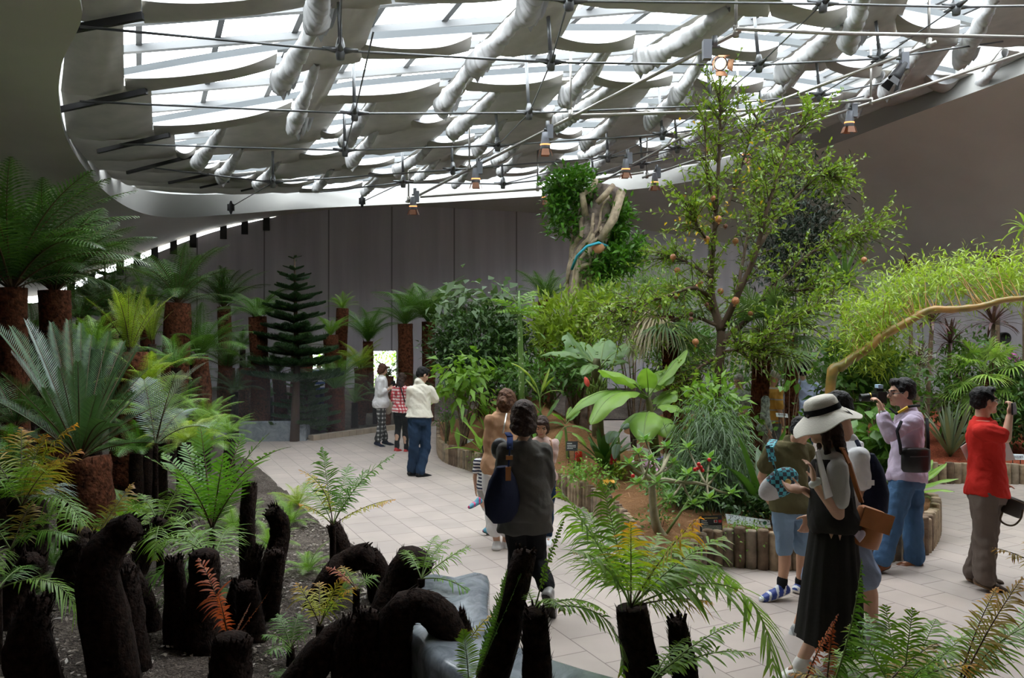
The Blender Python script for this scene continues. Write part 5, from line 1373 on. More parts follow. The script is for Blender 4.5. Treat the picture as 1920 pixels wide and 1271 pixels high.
FRUIT = simple('ripe_red_brown_fruit', (.46,.19,.085), .4, var=.35, vscale=7); FRUIT2 = simple('dried_brown_fruit', (.20,.085,.055), .6, var=.3, vscale=9)
mbf = MB(); mbf.lathe((0,0,0), [(0,-.5),(.22,-.46),(.42,-.27),(.5,0),(.42,.28),(.22,.45),(.10,.50),(.11,.60),(.20,.72),(.12,.62),(0,.60)], 14, Matrix.Rotation(PI, 3, 'X')); fm = mbf.mesh('fruit'); fm.materials.append(FRUIT); fm2 = fm.copy(); fm2.materials.clear(); fm2.materials.append(FRUIT2)
for i, (x, y, w) in enumerate([(1347,411,14),(1325,448,12),(1379,452,12),(1262,482,12),(1270,507,12),(1337,371,10),(1326,282,11),(1306,538,11),(1314,531,10),(1351,546,12),(1379,564,15),(1333,526,9),(1325,571,9),(1331,577,9),(1296,589,9),(1296,598,9),(1235,576,11),(1156,588,12),(1137,592,10),(1124,594,9),(1145,588,10),(1190,583,10),(1267,557,9),(1620,487,11),(1407,588,10),(1304,641,13),(1330,218,9),(1502,214,9),(1360,424,9),(1327,552,8)]):
    dD = 10.7+(i % 5)*.12; link('fruit', fm2 if w in (9,) else fm, pom, W(x, y, dD)-pb, ((i*.7) % .5-.25, 0, i), w/FPX*dD)
shrub('dark feathery cypress standing behind the fruit tree', 1500, 14.6, [(1490,420,62,95),(1530,360,34,50),(1470,480,60,70),(1520,470,50,60)], 620, 9, .16, .014, leafmat('blackish_cypress_leaf', (.012,.026,.014), (.024,.045,.020), trans=.08), TWIG, seed=31, cat='conifer', name='cypress', spread=.20, up=.5, group='conifers behind the fruit tree')
# ---- fan palms
def fan_palm(label, px, py, D, base, Rpx, n, seed, mats=None, dry=0, trunk=True, tw=34, e=(75,-55), blades=26, pet=.55, basepx=None):
    rr = random.Random(seed); b = on_bed(base, D); o = W(px, py, D)-b; ob = thing('fan_palm', b, label, 'palm', 'fan palms'); k = Rpx/FPX*D
    if trunk:
        mb = MB(); fibre_trunk(mb, [Vector((0,0,-.1)), o*.5+Vector((.04,0,0)), o], [tw/2/FPX*D*1.05, tw/2/FPX*D, tw/2.2/FPX*D], rr, 320, .13, 14, .2); mb.build('trunk', TRUNK, ob)
    for i in range(n):
        f = i/max(1,n-1); el = math.radians(e[0]+(e[1]-e[0])*f); az = i*2.39996+rr.random()*.4; d = Vector((math.cos(az)*math.cos(el), math.sin(az)*math.cos(el), math.sin(el)))
        bb = Buf(); fan_leaf(bb, o, d, (0,0,1) if abs(d.z) < .9 else (1,0,0), k*(.55+.15*rr.random()), rr, blades, pet=k*pet, droop=.5); bb.build('leaf', mats or [FAN, GSTALK], ob)
    for i in range(dry):
        az = 3.3+(rr.random()-.5)*3.4; d = Vector((math.cos(az)*.9, math.sin(az)*.5-.2, .35-.9*rr.random())); bb = Buf(); fan_leaf(bb, o-Vector((0,0,.08)), d, (0,0,1), k*.62, rr, 16, pet=k*.25, droop=1.3, wd=k*.020, spread=1.2); bb.build('dry_leaf', [DRY, STALK], ob)
    return ob
fan_palm('fan palm with straw-coloured dead leaves left of the fruit tree', 1250, 592, 11.6, 1262, 100, 11, 3, dry=12)
fan_palm('shaggy-trunked fan palm with drooping leaf tips behind the fruit tree', 1432, 622, 11.7, 1404, 112, 17, 4, dry=1, tw=34, e=(75,-25))
fan_palm('dark broad fan palm right of the shaggy palm', 1480, 630, 12.6, 1480, 90, 9, 5, tw=24)
fan_palm('light green fan palm above the red bark bed', 1845, 700, 12.6, 1845, 82, 13, 6, mats=[FANL, GSTALK], tw=14)
fan_palm('small light fan palm behind the man in red', 1800, 745, 12.8, 1800, 55, 9, 7, mats=[FANL, GSTALK], tw=10)
# ---- strap-leaved rosettes
def spiky(label, px, py, D, Lpx, wd, n, mats, base=None, seed=1, e=(82,-5), e1=(60,-60), stem=True, group='strap-leaved plants', cat='plant', name='strap_leaf_plant', srad=.035):
    rr = random.Random(seed); b = on_bed(base if base is not None else px, D); o = W(px, py, D)-b
    if not stem: o = Vector((0,0,0))
    ob = thing(name, b, label, cat, group); bb = Buf(); rosette(bb, o, n, Lpx/FPX*D, wd, rr, e, e1); bb.build('leaf_rosette', mats, ob)
    if stem:
        mb = MB(); mb.tube(bezier((0,0,-.1), o*.5+Vector((.1*(rr.random()-.5),0,0)), o, 8), [srad*1.2-srad*.04*k for k in range(8)], 8, wob=.15, rng=rr); mb.build('stem', BARK, ob)
    return ob
spiky('pandanus-like rosette of long drooping leaves against the grey wall', 1585, 535, 13.0, 92, .035, 44, FAN, seed=1, e1=(55,-75))
for i, a in enumerate([('purple-leaved cordyline topmost under the golden arch', 1748, 605, 12.7, 50, 1735), ('purple cordyline at right under the bamboo branch', 1862, 608, 12.9, 56, 1850), ('purple cordyline low behind the photographer', 1722, 688, 12.4, 46, 1722),
      ('purple cordyline with drooping skirt between the stems', 1782, 645, 13.1, 44, 1765), ('purple cordyline tips rising over the bamboo foliage, left of two', 1705, 515, 13.4, 34, 1712), ('purple cordyline tips rising over the bamboo foliage, right of two', 1866, 505, 13.6, 38, 1872)]):
    spiky(a[0], a[1], a[2], a[3], a[4]*1.15, .022, 40, PURP, a[5], 10+i, e1=(70,-70), group='purple cordylines', cat='cordyline', name='purple_cordyline')
spiky('grey-green sword-leaf clump right of the photographer', 1782, 850, 12.1, 105, .030, 30, AGAV, seed=30, e=(86,45), e1=(84,35), stem=False)
spiky('dark sword-leaf clump with bronze edge at the right bed', 1805, 848, 12.6, 80, .026, 20, PURP, seed=31, e=(86,40), e1=(80,20), stem=False)
spiky('tall thin drooping strap plant at the right edge', 1925, 430, 13.0, 60, .03, 16, FANL, 1925, 32, e1=(40,-80), srad=.05)
spiky('dark strap fern with broad leaves beside the boy in olive', 1432, 915, 7.9, 165, .050, 20, DG, seed=33, e=(80,40), e1=(70,-5), stem=False, cat='fern', name='strap_fern')
spiky('dark glossy bird-nest fern in front of the first banana', 1135, 850, 10.4, 72, .050, 26, DG, seed=34, e=(84,35), e1=(78,10), stem=False, cat='fern', name='strap_fern')
spiky('bright strap fern spreading at the bed edge by the path', 908, 838, 12.4, 78, .060, 12, LG, seed=35, e=(70,8), e1=(40,-20), stem=False, cat='fern', name='strap_fern')
spiky('thin spider-leaved plant below the lime palm', 1000, 740, 12.4, 60, .03, 18, MG, seed=36, e=(80,20), e1=(40,-60), stem=False)
# ---- golden bamboo arching in from the right
def bamboo():
    D = 9.4; b = on_bed(1556, D); e = thing('golden_bamboo', b, 'golden trunk arching over the visitors under yellow-green narrow leaves', 'tree')
    path = [(1553,800),(1558,715),(1580,685),(1625,655),(1660,627),(1700,605),(1742,582),(1790,580),(1840,574),(1880,563),(1925,558),(1990,545)]
    P = [W(x, y, D)-b for x, y in path]; P[0].z = -.1; C_ = [Vector(p) for p in crom([tuple(p) for p in P], 8)]; n = len(C_)
    rad = []
    for i in range(n):
        f = i/(n-1); r = .062-.034*f; rad.append(r*(1.16 if i % 5 == 0 else (1.05 if i % 5 in (1, 4) else 1.0)))
    m, nt, bs = nmat('golden_cane'); tc = N(nt,'ShaderNodeTexCoord'); no = N(nt,'ShaderNodeTexNoise',Scale=5.0,Detail=4.0); nt.links.new(tc.outputs['Object'],no.inputs['Vector']); rp = N(nt,'ShaderNodeValToRGB')
    rp.color_ramp.elements[0].position=.35; rp.color_ramp.elements[0].color=(.17,.135,.03,1); rp.color_ramp.elements[1].position=.62; rp.color_ramp.elements[1].color=(.40,.21,.055,1); nt.links.new(no.outputs['Fac'],rp.inputs['Fac']); nt.links.new(rp.outputs['Color'],bs.inputs['Base Color']); bs.inputs['Roughness'].default_value=.4
    mb = MB(); mb.tube(C_, rad, 12); mb.build('cane', m, e)
    rg = np.random.default_rng(17); bb = Buf()
    bl = [(np.array(blob(x, y-(14 if x > 1690 else 4), D+dd+(.45 if x > 1690 else .1), rx, ry*(.85 if x > 1690 else 1))[0])-np.array(b), np.array(blob(x, y, D, rx, ry*(.85 if x > 1690 else 1))[1])) for x, y, rx, ry, dd in [(1612,590,58,34,.2),(1600,640,52,32,0),(1660,600,54,48,.3),(1650,660,46,40,.3),(1700,555,60,48,.1),(1748,540,56,40,0),(1800,530,64,34,.2),(1860,530,64,34,.1),(1915,518,56,44,0),(1690,535,28,24,.2),(1880,555,50,20,.4),(1660,570,36,24,-.2),(1960,530,40,40,.2),(1620,670,30,16,.1)]]
    Q = foliage(bb, rg, bl, 640, 10, .135, .0095, spread=.13, droop=.3, up=.3, shell=.15); bb.build('foliage', BAMB, e)
    mb = MB()
    for q in Q[:60]:
        j = min(range(8, n), key=lambda t: (C_[t]-Vector(q)).length); a = C_[max(5, j-4)]; mb.tube(bezier(a, (np.array(a)+q)/2+np.array([0,0,.05]), q, 6), [.009,.008,.007,.006,.005,.003], 4)
    mb.build('twigs', simple('orange_cane_twig', (.34,.19,.05), .5), e)
bamboo()
# ---- banana plants and other big-leaved plants
def banana(label, base, D, stem, stemr, lv, mats, seed, cat='banana plant', name='banana_plant', tear=.12, group='banana plants', stems=None, extra=None):
    """lv: (x0,y0, x1,y1, widthpx, arch, dD)"""
    rr = random.Random(seed); b = on_bed(base, D); e = thing(name, b, label, cat, group)
    P = [W(x, y, D)-b for x, y in stem]; P[0].z = -.1
    if len(P) == 2: P = [P[0], P[0].lerp(P[1], .5), P[1]]
    mb = MB(); mb.tube([Vector(p) for p in crom([tuple(p) for p in P], 4)], [stemr*(1-.5*i/(4*(len(P)-1))) for i in range(4*(len(P)-1)+1)], 10); mb.build('stem', GSTALK if stemr < .05 else simple('brown_green_pseudostem', (.10,.09,.035), .6, var=.4, vscale=8), e)
    for q in lv: broad_leaf(tuple(W(q[0], q[1], D)-b), tuple(W(q[2], q[3], D+q[6])-b), q[4]/FPX*D/2, q[7] if len(q) > 7 else mats, e, rr, q[5], tear)
    return e, b
MB1 = [BAN, GSTALK]; MB2 = [BANY, GSTALK]; ML = [LG, GSTALK]; MM = [MG, GSTALK]
e, b = banana('blue-green banana with torn leaves, red bud and hanging green fruit', 1120, 11.9, [(1122,800),(1118,700),(1120,672)], .10,
  [(1122,692,1062,622,92,-.04,.25),(1118,686,1012,668,66,.24,-.3),(1124,690,1136,632,70,.05,.7),(1126,688,1182,655,70,.18,.5),(1126,690,1178,680,64,.26,-.3),(1122,690,1090,640,60,.05,.6),(1122,694,1092,704,40,.3,-.6),(1128,690,1212,630,56,.1,.9),(1124,690,1060,690,50,.3,.2)], MB1, 5)
mb = MB(); q0 = W(1128,700,11.7)-b
mb.tube([q0, W(1118,728,11.4)-b, W(1106,722,11.2)-b], [.022,.02,.02], 7); mb.build('fruit_stalk', GSTALK, e)
mb = MB(); mb.lathe(W(1101,718,11.2)-b, [(0,.10),(.02,.08),(.04,.02),(.036,-.02),(.014,-.055),(0,-.06)], 12, Matrix.Rotation(-.35,3,'Y')); mb.build('flower_bud', simple('coral_red_bud', (.75,.10,.075), .4), e)
for k in range(34):
    a = k*2.4; h = k/34; p = W(1119,718+h*30,11.5)-b+Vector((math.cos(a)*.09, math.sin(a)*.09, 0)); mb = MB()
    mb.tube([p, p+Vector((math.cos(a)*.05, math.sin(a)*.05, .04)), p+Vector((math.cos(a)*.06, math.sin(a)*.06, .11))], [.014,.018,.006], 6); mb.build('banana_fruit', simple('green_banana', (.10,.17,.02), .4) if k == 0 else bpy.data.materials['green_banana'], e)
banana('fresh light-green banana in the middle of the central bed', 1222, 10.3, [(1232,850),(1222,790),(1215,745)], .075,
  [(1214,745,1122,694,84,.18,-.3),(1212,748,1062,785,66,.34,-.35),(1214,745,1108,796,80,.36,-.7),(1216,742,1288,656,46,.04,.3),(1218,745,1256,690,70,.16,.5),(1216,740,1212,690,50,.10,-.3),(1222,765,1282,772,70,.25,-.2),(1220,775,1206,830,80,.36,-.7),(1216,745,1230,700,44,.0,.2),(1225,770,1262,730,66,.10,.3),(1222,780,1252,822,72,.34,-.5),(1220,770,1160,812,60,.3,.1)], MB2, 6, tear=0)
banana('ginger-like plant with long lance leaves at the left of the first banana', 1065, 11.2, [(1066,850),(1060,800)], .03,
  [(1060,800,1040,852,20,.30,-.2),(1060,795,1035,775,18,.2,-.2),(1062,795,1088,770,18,.1,.1),(1062,800,1110,812,20,.25,-.1),(1062,790,1070,762,16,.02,.1),(1064,810,1100,840,18,.3,-.2)], ML, 7, cat='ginger', name='ginger_plant', group='big-leaved plants', tear=0)
banana('lime-green young palm leaf arching by the spotted stem', 1010, 12.5, [(1016,800),(1012,745)], .02,
  [(1012,745,958,680,20,.25,-.1),(1012,745,1040,705,16,.15,-.1),(1012,745,1030,690,14,.05,.1),(1012,745,985,710,12,.1,.1),(1012,745,1058,735,12,.3,0)], [YG, GSTALK], 8, cat='palm', name='young_palm', group='big-leaved plants', tear=0)
banana('arum with big silver-veined arrow leaves', 1158, 10.2, [(1160,870),(1160,820)], .03,
  [(1160,815,1140,832,34,.5,-.3),(1162,812,1185,790,30,.3,.1),(1162,835,1152,862,22,.5,-.3),(1160,810,1195,800,22,.2,.2)], [GREYL, GSTALK], 9, cat='arum', name='silver_arum', group='big-leaved plants', tear=0)
banana('leaves of a broad green plant low beside the man in grey-brown', 1715, 8.3, [(1700,945),(1702,930)], .03,
  [(1700,935,1798,898,30,.18,-.2),(1700,930,1775,868,26,.06,.1),(1702,930,1748,862,28,.04,.2),(1700,938,1790,922,26,.22,-.3),(1698,930,1690,880,30,.1,0),(1700,932,1660,900,26,.2,-.2)], ML, 10, cat='leafy plant', name='broad_leaf_plant', group='big-leaved plants', tear=0)
banana('green broad-leaf plant in front of the boy, right of the sword fern', 1640, 8.1, [(1640,960),(1638,930)], .03,
  [(1638,930,1600,900,26,.15,0),(1638,930,1668,890,26,.1,0),(1638,935,1690,945,24,.3,-.2),(1638,930,1640,885,26,.1,.1),(1638,935,1590,945,26,.3,-.1)], MM, 11, cat='leafy plant', name='broad_leaf_plant', group='big-leaved plants', tear=0)
banana('banana-like sucker with lance leaves left of the dark fern', 1020, 12.3, [(1020,830),(1022,790)], .03,
  [(1022,790,1000,755,18,.1,0),(1022,790,1048,748,18,.1,.1),(1022,795,990,800,18,.3,-.1),(1022,795,1060,800,18,.3,-.1)], MM, 12, cat='leafy plant', name='broad_leaf_plant', group='big-leaved plants', tear=0)
# tall white-spotted stem with a small crown
def spotted():
    D = 13.0; b = on_bed(980, D); e = thing('slender_tree', b, 'thin straight green stem spotted white with a loose leafy top', 'tree'); rr = random.Random(3)
    P = [W(980,790,D)-b, W(977,690,D)-b, W(974,590,D)-b, W(973,545,D)-b]; P[0].z = -.1
    m, nt, bs = nmat('white_spotted_green_stem'); tc = N(nt,'ShaderNodeTexCoord'); no = N(nt,'ShaderNodeTexVoronoi',Scale=18.0); nt.links.new(tc.outputs['Object'],no.inputs['Vector']); rp = N(nt,'ShaderNodeValToRGB')
    rp.color_ramp.elements[0].position=.22; rp.color_ramp.elements[0].color=(.45,.50,.36,1); rp.color_ramp.elements[1].position=.3; rp.color_ramp.elements[1].color=(.12,.22,.05,1); nt.links.new(no.outputs['Distance'],rp.inputs['Fac']); nt.links.new(rp.outputs['Color'],bs.inputs['Base Color'])
    mb = MB(); mb.tube(P, [.055,.05,.04,.012], 9); mb.build('stem', m, e)
    for k, (x, y) in enumerate([(925,560),(940,540),(1000,545),(1020,575),(960,560),(1008,590),(935,585),(985,555)]):
        bb = Buf(); frond_into(bb, spine(W(974,592,D)-b, W(x, y, D+(k % 3-1)*.4)-b, .22, 14), .26, pairs=9, pwf=.33, segs=4, rng=rr, keel=.1, droop=.3, rachis=.008, pang=58); bb.build('leaf', [LG, GSTALK], e)
spotted()
# weeping fine-leaved tree near the sign
def weeping():
    D = 8.5; b = on_bed(1322, D); e = thing('weeping_tree', b, 'small tree with dense weeping needle-thin leaves above the black sign', 'tree'); rg = np.random.default_rng(9); rr = random.Random(9); bb = Buf()
    bl = [(np.array(blob(x, y, D+dd, rx, ry)[0])-np.array(b), np.array(blob(x, y, D, rx, ry)[1])) for x, y, rx, ry, dd in [(1330,800,50,40,0),(1350,850,52,44,-.1),(1310,860,44,40,.1),(1335,905,56,36,-.1),(1370,890,34,40,.2),(1300,900,30,30,0),(1335,940,44,26,0)]]
    foliage(bb, rg, bl, 560, 10, .20, .0055, spread=.10, droop=.95, up=-.1, shell=.2); bb.build('foliage', leafmat('weeping_leaf', (.045,.100,.030), (.095,.170,.055), trans=.22), e)
    mb = MB()
    for k in range(12):
        p = W(1290+k*8, 985, D)-b; q = W(1300+rr.random()*60, 800+rr.random()*80, D)-b; mb.tube(bezier((p.x*.55, rr.gauss(0,.1), -.05), (p.x*.8, 0, q.z*.5), q, 8), [.012-.0011*j for j in range(8)], 5)
    mb.tube(bezier((.05,.1,-.05), (.03,.1,.6), W(1330,800,D)-b, 8), [.035-.003*j for j in range(8)], 7)
    mb.build('stem', TWIG, e)
weeping()
# small tree with a bare swollen trunk and leaf rosettes
def bare_tree():
    D = 7.6; b = at_ground(1243, 1004); D = b.y; e = thing('bare_trunk_tree', b, 'small tree with bare curved trunk and leaves only at its branch tips', 'tree'); rr = random.Random(6); rg = np.random.default_rng(6)
    F = lambda x, y, d=0: W(x, y, D+d)-b
    mb = MB(); mb.tube([Vector(p) for p in crom([tuple(q) for q in (F(1246,1012), F(1232,990), F(1226,960), F(1223,925), F(1222,900))], 4)], [.050-.0013*k for k in range(17)], 10, wob=.08, rng=rr)
    tips = [(1197,850,.1),(1218,862,-.2),(1196,905,-.1),(1232,905,-.25),(1262,868,.2),(1290,890,-.1),(1330,935,-.15),(1345,885,.1),(1255,935,-.3),(1300,945,-.2),(1372,925,.0),(1210,825,.3),(1250,838,.25),(1290,840,.3),(1330,860,.25),(1180,870,.2)]
    hubs = [F(1222,900), F(1210,890), F(1240,885), F(1280,905,-.1), F(1325,910)]
    mb.tube([hubs[0], F(1250,900,-.1), hubs[3], F(1305,905,-.1), hubs[4]], [.03,.022,.018,.015,.012], 7); mb.tube([hubs[0], hubs[1], F(1200,870,.1)], [.03,.022,.014], 7); mb.tube([hubs[0], hubs[2], F(1255,850,.2)], [.03,.022,.014], 7)
    bb = Buf()
    for x, y, d in tips:
        t = F(x, y, d); h = min(hubs, key=lambda q: (q-t).length); mb.tube(bezier(h, (h+t)/2+Vector((0,0,-.03)), t, 6), [.013,.012,.011,.010,.009,.008], 5)
        n = 13; az = np.arange(n)*2.4; el = np.linspace(1.1, -.1, n); Dr = np.stack([np.cos(az)*np.cos(el), np.sin(az)*np.cos(el), np.sin(el)], 1); P = np.tile(np.array(t), (n,1))
        leaves(bb, P, Dr, np.tile([[0,0,1.]],(n,1)), .15*(.7+.5*rg.random(n)), .026, rg, .25)
    mb.build('trunk', simple('smooth_grey_green_trunk', (.30,.27,.17), .7, var=.25, vscale=10), e); bb.build('leaf_rosettes', leafmat('soft_light_leaf', (.085,.210,.040), (.190,.330,.065), trans=.3), e)
    mb = MB()
    for x, y in [(1303,880),(1308,878),(1314,876),(1310,870),(1330,862),(1187,892),(1317,882)]: mb.ball(F(x, y, -.2), .018, 10, 7)
    mb.build('berries', simple('red_berry', (.62,.02,.02), .3), e)
    mb = MB(); mb.tube([F(1243,1010), F(1270,970,.1), F(1310,910,.2), F(1330,880,.2)], [.014,.012,.010,.008], 6); mb.build('side_shoot', GSTALK, e)
bare_tree()
# flowering plants
def flowers(label, px, py, D, rxpx, ryphx, col, n, size, lm=MG, spike=False, nleaf=26, seed=1, cat='flowers', col2=None):
    b = on_bed(px, D); rg = np.random.default_rng(seed); k = D/FPX; e = thing('flowering_plant', b, label, cat, 'flowering plants in the central bed'); c = np.array(W(px, py, D)-b)
    c[2] = max(c[2], .05); bb = Buf(); P = c+rg.normal(size=(nleaf*5,3))*np.array([rxpx*k*.6, rxpx*k*.5, ryphx*k*.4])-np.array([0,0,ryphx*k*.6]); P[:,2] = np.maximum(P[:,2], .01)
    leaves(bb, P, rg.normal(size=(len(P),3))+np.array([[0,0,.5]]), np.tile([[0,0,1.]],(len(P),1)), .06, .013, rg, .2); bb.build('leaves', lm, e)
    bb = Buf()
    for i in range(n):
        p = c+rg.normal(size=3)*np.array([rxpx*k*.55, rxpx*k*.4, ryphx*k*.35])
        if spike:
            m = 40; t = rg.random(m); q = p+np.stack([rg.normal(size=m)*.012*(1-t), rg.normal(size=m)*.012*(1-t), t*size*3], 1); leaves(bb, q, rg.normal(size=(m,3))*.6+np.array([[0,0,1]]), np.tile([[0,1.,0]],(m,1)), .035, .008, rg, 0)
        else:
            m = 9; az = np.arange(m)*2*PI/m; ax = Vector(rg.normal(size=3)*.5+np.array([0,-.8,.6])).normalized(); u = np.array(ax.orthogonal().normalized()); w = np.cross(np.array(ax), u)
            Dr = np.outer(np.cos(az), u)+np.outer(np.sin(az), w)+np.array(ax)*.25; leaves(bb, np.tile(p,(m,1)), Dr, np.tile(np.array(ax),(m,1)), size, size*.26, rg, 0)
    nm = 'petal_%d' % seed; bb.build('blossoms', leafmat(nm, col, col2 or col, trans=.25, tcol=(1,1,1)), e)
    mb = MB(); 
    for i in range(6): mb.tube([(rg.normal()*.02, rg.normal()*.02, -.03), tuple(c+rg.normal(size=3)*rxpx*k*.3)], .004, 4)
    mb.build('stem', GSTALK, e)
flowers('red plume flowers beside the black label', 1084, 862, 10.4, 8, 18, (.66,.05,.03), 4, .035, spike=True, seed=51)
flowers('pair of small red plume flowers by the yellow leaves', 1146, 868, 10.0, 9, 10, (.58,.03,.04), 4, .028, spike=True, seed=52)
flowers('yellow-leaved plant left of the pink daisies', 1163, 872, 9.9, 14, 22, (.55,.50,.06), 9, .03, lm=YG, seed=53)
flowers('pink daisy-like flowers beside the purple ones', 1215, 868, 9.6, 20, 12, (.72,.30,.56), 26, .032, seed=54, col2=(.85,.62,.78))
flowers('deep purple flowers right of the pink daisies', 1252, 862, 9.6, 20, 12, (.10,.045,.22), 24, .032, seed=55, col2=(.22,.12,.42))
flowers('few pale pink flowers below the purple ones', 1245, 883, 9.0, 12, 8, (.80,.45,.68), 7, .034, seed=56)
flowers('orange and yellow primrose cluster at the bed edge', 1142, 906, 8.9, 13, 7, (.80,.28,.05), 13, .036, seed=57, col2=(.85,.66,.10))
flowers('lilac flowers between the dark sword fern and the boy', 1402, 903, 8.2, 14, 7, (.62,.30,.55), 12, .030, seed=58)
flowers('mauve spikes under the weeping tree', 1372, 912, 8.2, 8, 16, (.36,.20,.40), 5, .026, spike=True, seed=59)
flowers('small violet flowers beside the path shrub', 836, 762, 13.4, 14, 26, (.42,.20,.45), 10, .032, seed=60)
flowers('scarlet blossoms high in the shrub under the bamboo', 1565, 640, 10.4, 18, 12, (.70,.06,.05), 5, .03, seed=61, nleaf=60)
# right bed
shrub('dark green bush behind the man in red', 1885, 12.4, [(1885,775,50,48),(1850,800,36,40),(1915,740,40,40)], 260, 8, .13, .026, DG, seed=41, group='shrubs of the right bed', spread=.12)
shrub('pink-flowered climber at the far right against the wall', 1905, 13.6, [(1900,690,34,30),(1880,670,24,20)], 70, 6, .10, .026, MG, seed=42, group='shrubs of the right bed', spread=.1)
flowers('magenta blossoms of the climber by the round vent', 1905, 668, 13.3, 12, 16, (.55,.10,.42), 10, .04, seed=62)
shrub('leafy bush between the sword leaves and the red shirt', 1810, 13.0, [(1800,690,40,40),(1760,740,40,50),(1825,650,30,30)], 150, 7, .12, .024, MG, seed=43, group='shrubs of the right bed', spread=.12)
# ------------------------------------------------------------------ people
def V3(a): return Vector(a)
def remeshed(mb, voxel, smooth=3, noise=0.0, nsc=14.0, name='body', fac=.5):
    """fuse overlapping closed pieces into one continuous surface"""
    me = mb.mesh('tmp'); o = bpy.data.objects.new('tmp', me); C.objects.link(o)
    m = o.modifiers.new('r', 'REMESH'); m.mode = 'VOXEL'; m.voxel_size = voxel; m.use_smooth_shade = True
    if smooth: s = o.modifiers.new('s', 'SMOOTH'); s.factor = fac; s.iterations = smooth
    dg = bpy.context.evaluated_depsgraph_get(); ev = o.evaluated_get(dg)
    out = bpy.data.meshes.new_from_object(ev); out.name = name
    bpy.data.objects.remove(o); bpy.data.meshes.remove(me)
    if noise:
        n = len(out.vertices); co = np.empty(n*3); out.vertices.foreach_get('co', co); co = co.reshape(-1,3); nn = np.empty(n*3); out.vertices.foreach_get('normal', nn); nn = nn.reshape(-1,3)
        w = .5*np.sin(co[:,2]*nsc*4.1+co[:,0]*nsc*2.7+np.cos(co[:,1]*nsc*3.3)*2)+np.sin(co[:,2]*nsc*1.7+co[:,0]*nsc+np.sin(co[:,1]*nsc*1.3)*1.5)+.6*np.sin(co[:,2]*nsc*.8-co[:,0]*nsc*2.1+co[:,1]*nsc*1.9)
        co += nn*w[:,None]*noise; out.vertices.foreach_set('co', co.ravel()); out.update()
    out.polygons.foreach_set('use_smooth', [True]*len(out.polygons))
    return out
def cap_(mb, a, b, ra, rb, n=12):
    """tapered capsule"""
    a = V3(a); b = V3(b); d = b-a; L = d.length
    if L < 1e-5: mb.ball(a, ra, n, 8); return
    d.normalize(); pts = []; rr = []
    for k in range(5): t = PI/2*(1-k/4); pts.append(a-d*ra*math.sin(t)); rr.append(max(.0008, ra*math.cos(t)))
    for k in range(1, 5): pts.append(a.lerp(b, k/5)); rr.append(ra+(rb-ra)*k/5)
    for k in range(5): t = PI/2*k/4; pts.append(b+d*rb*math.sin(t)); rr.append(max(.0008, rb*math.cos(t)))
    mb.tube(pts, rr, n)
def rings(mb, rows):
    """closed loft of elliptical rings: (centre, side vector, front vector)"""
    R_ = []
    for c, s, f in rows: R_.append([V3(c)+V3(s)*math.cos(2*PI*k/24)+V3(f)*math.sin(2*PI*k/24) for k in range(24)])
    mb.grid(R_, closed=True); mb.add(R_[0], [tuple(range(23,-1,-1))]); mb.add(R_[-1], [tuple(range(24))])
def hand(mb, w, d, pn, thumb, s=1.0, curl=.5, spread=.12):
    """five-fingered hand: w wrist, d direction, pn palm normal, thumb side vector"""
    d = V3(d).normalized(); t = V3(thumb); t = (t-d*t.dot(d)).normalized(); pn_ = d.cross(t)
    if pn_.dot(V3(pn)) < 0: pn_ = -pn_
    k = .086*s; pc = V3(w)+d*k*.55
    rot = Matrix((t, d, pn_)).transposed()
    mb.ball(pc, (.041*s, .052*s, .017*s), 12, 8, rot)
    for i, (off, ln) in enumerate(((.030,.072),(.010,.080),(-.010,.074),(-.028,.058))):
        p = V3(w)+d*k*1.0+t*off*s; a = 0.0; dd = (d+t*off*spread*8).normalized()
        for j, (q, r0, r1) in enumerate(((.45,.0088,.0080),(.32,.0080,.0072),(.25,.0072,.0062))):
            a += curl*(.75+.1*i) if j else curl*.55
            v = dd*math.cos(a)+pn_*math.sin(a); p2 = p+v*ln*q*s; cap_(mb, p, p2, r0*s, r1*s, 8); p = p2
    p = V3(w)+d*k*.25+t*.030*s; v = (d*.55+t*.75+pn_*.35).normalized()
    for q, r0, r1 in ((.034,.0115,.0095),(.028,.0095,.0078)):
        p2 = p+v*q*s; cap_(mb, p, p2, r0*s, r1*s, 8); p = p2; v = (v+d*.5+pn_*curl*.5).normalized()
SKIN = simple('light_skin', (.56,.335,.235), .5, var=.06, vscale=12); SKIN2 = simple('tan_skin', (.50,.28,.18), .5, var=.06, vscale=12)
EYEW = simple('eye', (.05,.035,.03), .25); LIP = simple('lips', (.46,.16,.13), .45); BROW = simple('brow', (.03,.022,.02), .8)
def hairmat(name, col): return simple(name, col, .55, var=.4, vscale=30, bump=.6, bscale=70, spec=.22)
HBLK = hairmat('black_hair', (.008,.007,.007)); HBRN = hairmat('dark_brown_hair', (.035,.018,.012)); HRED = hairmat('reddish_brown_hair', (.075,.030,.018)); HGREY = hairmat('grey_hair', (.42,.40,.38))
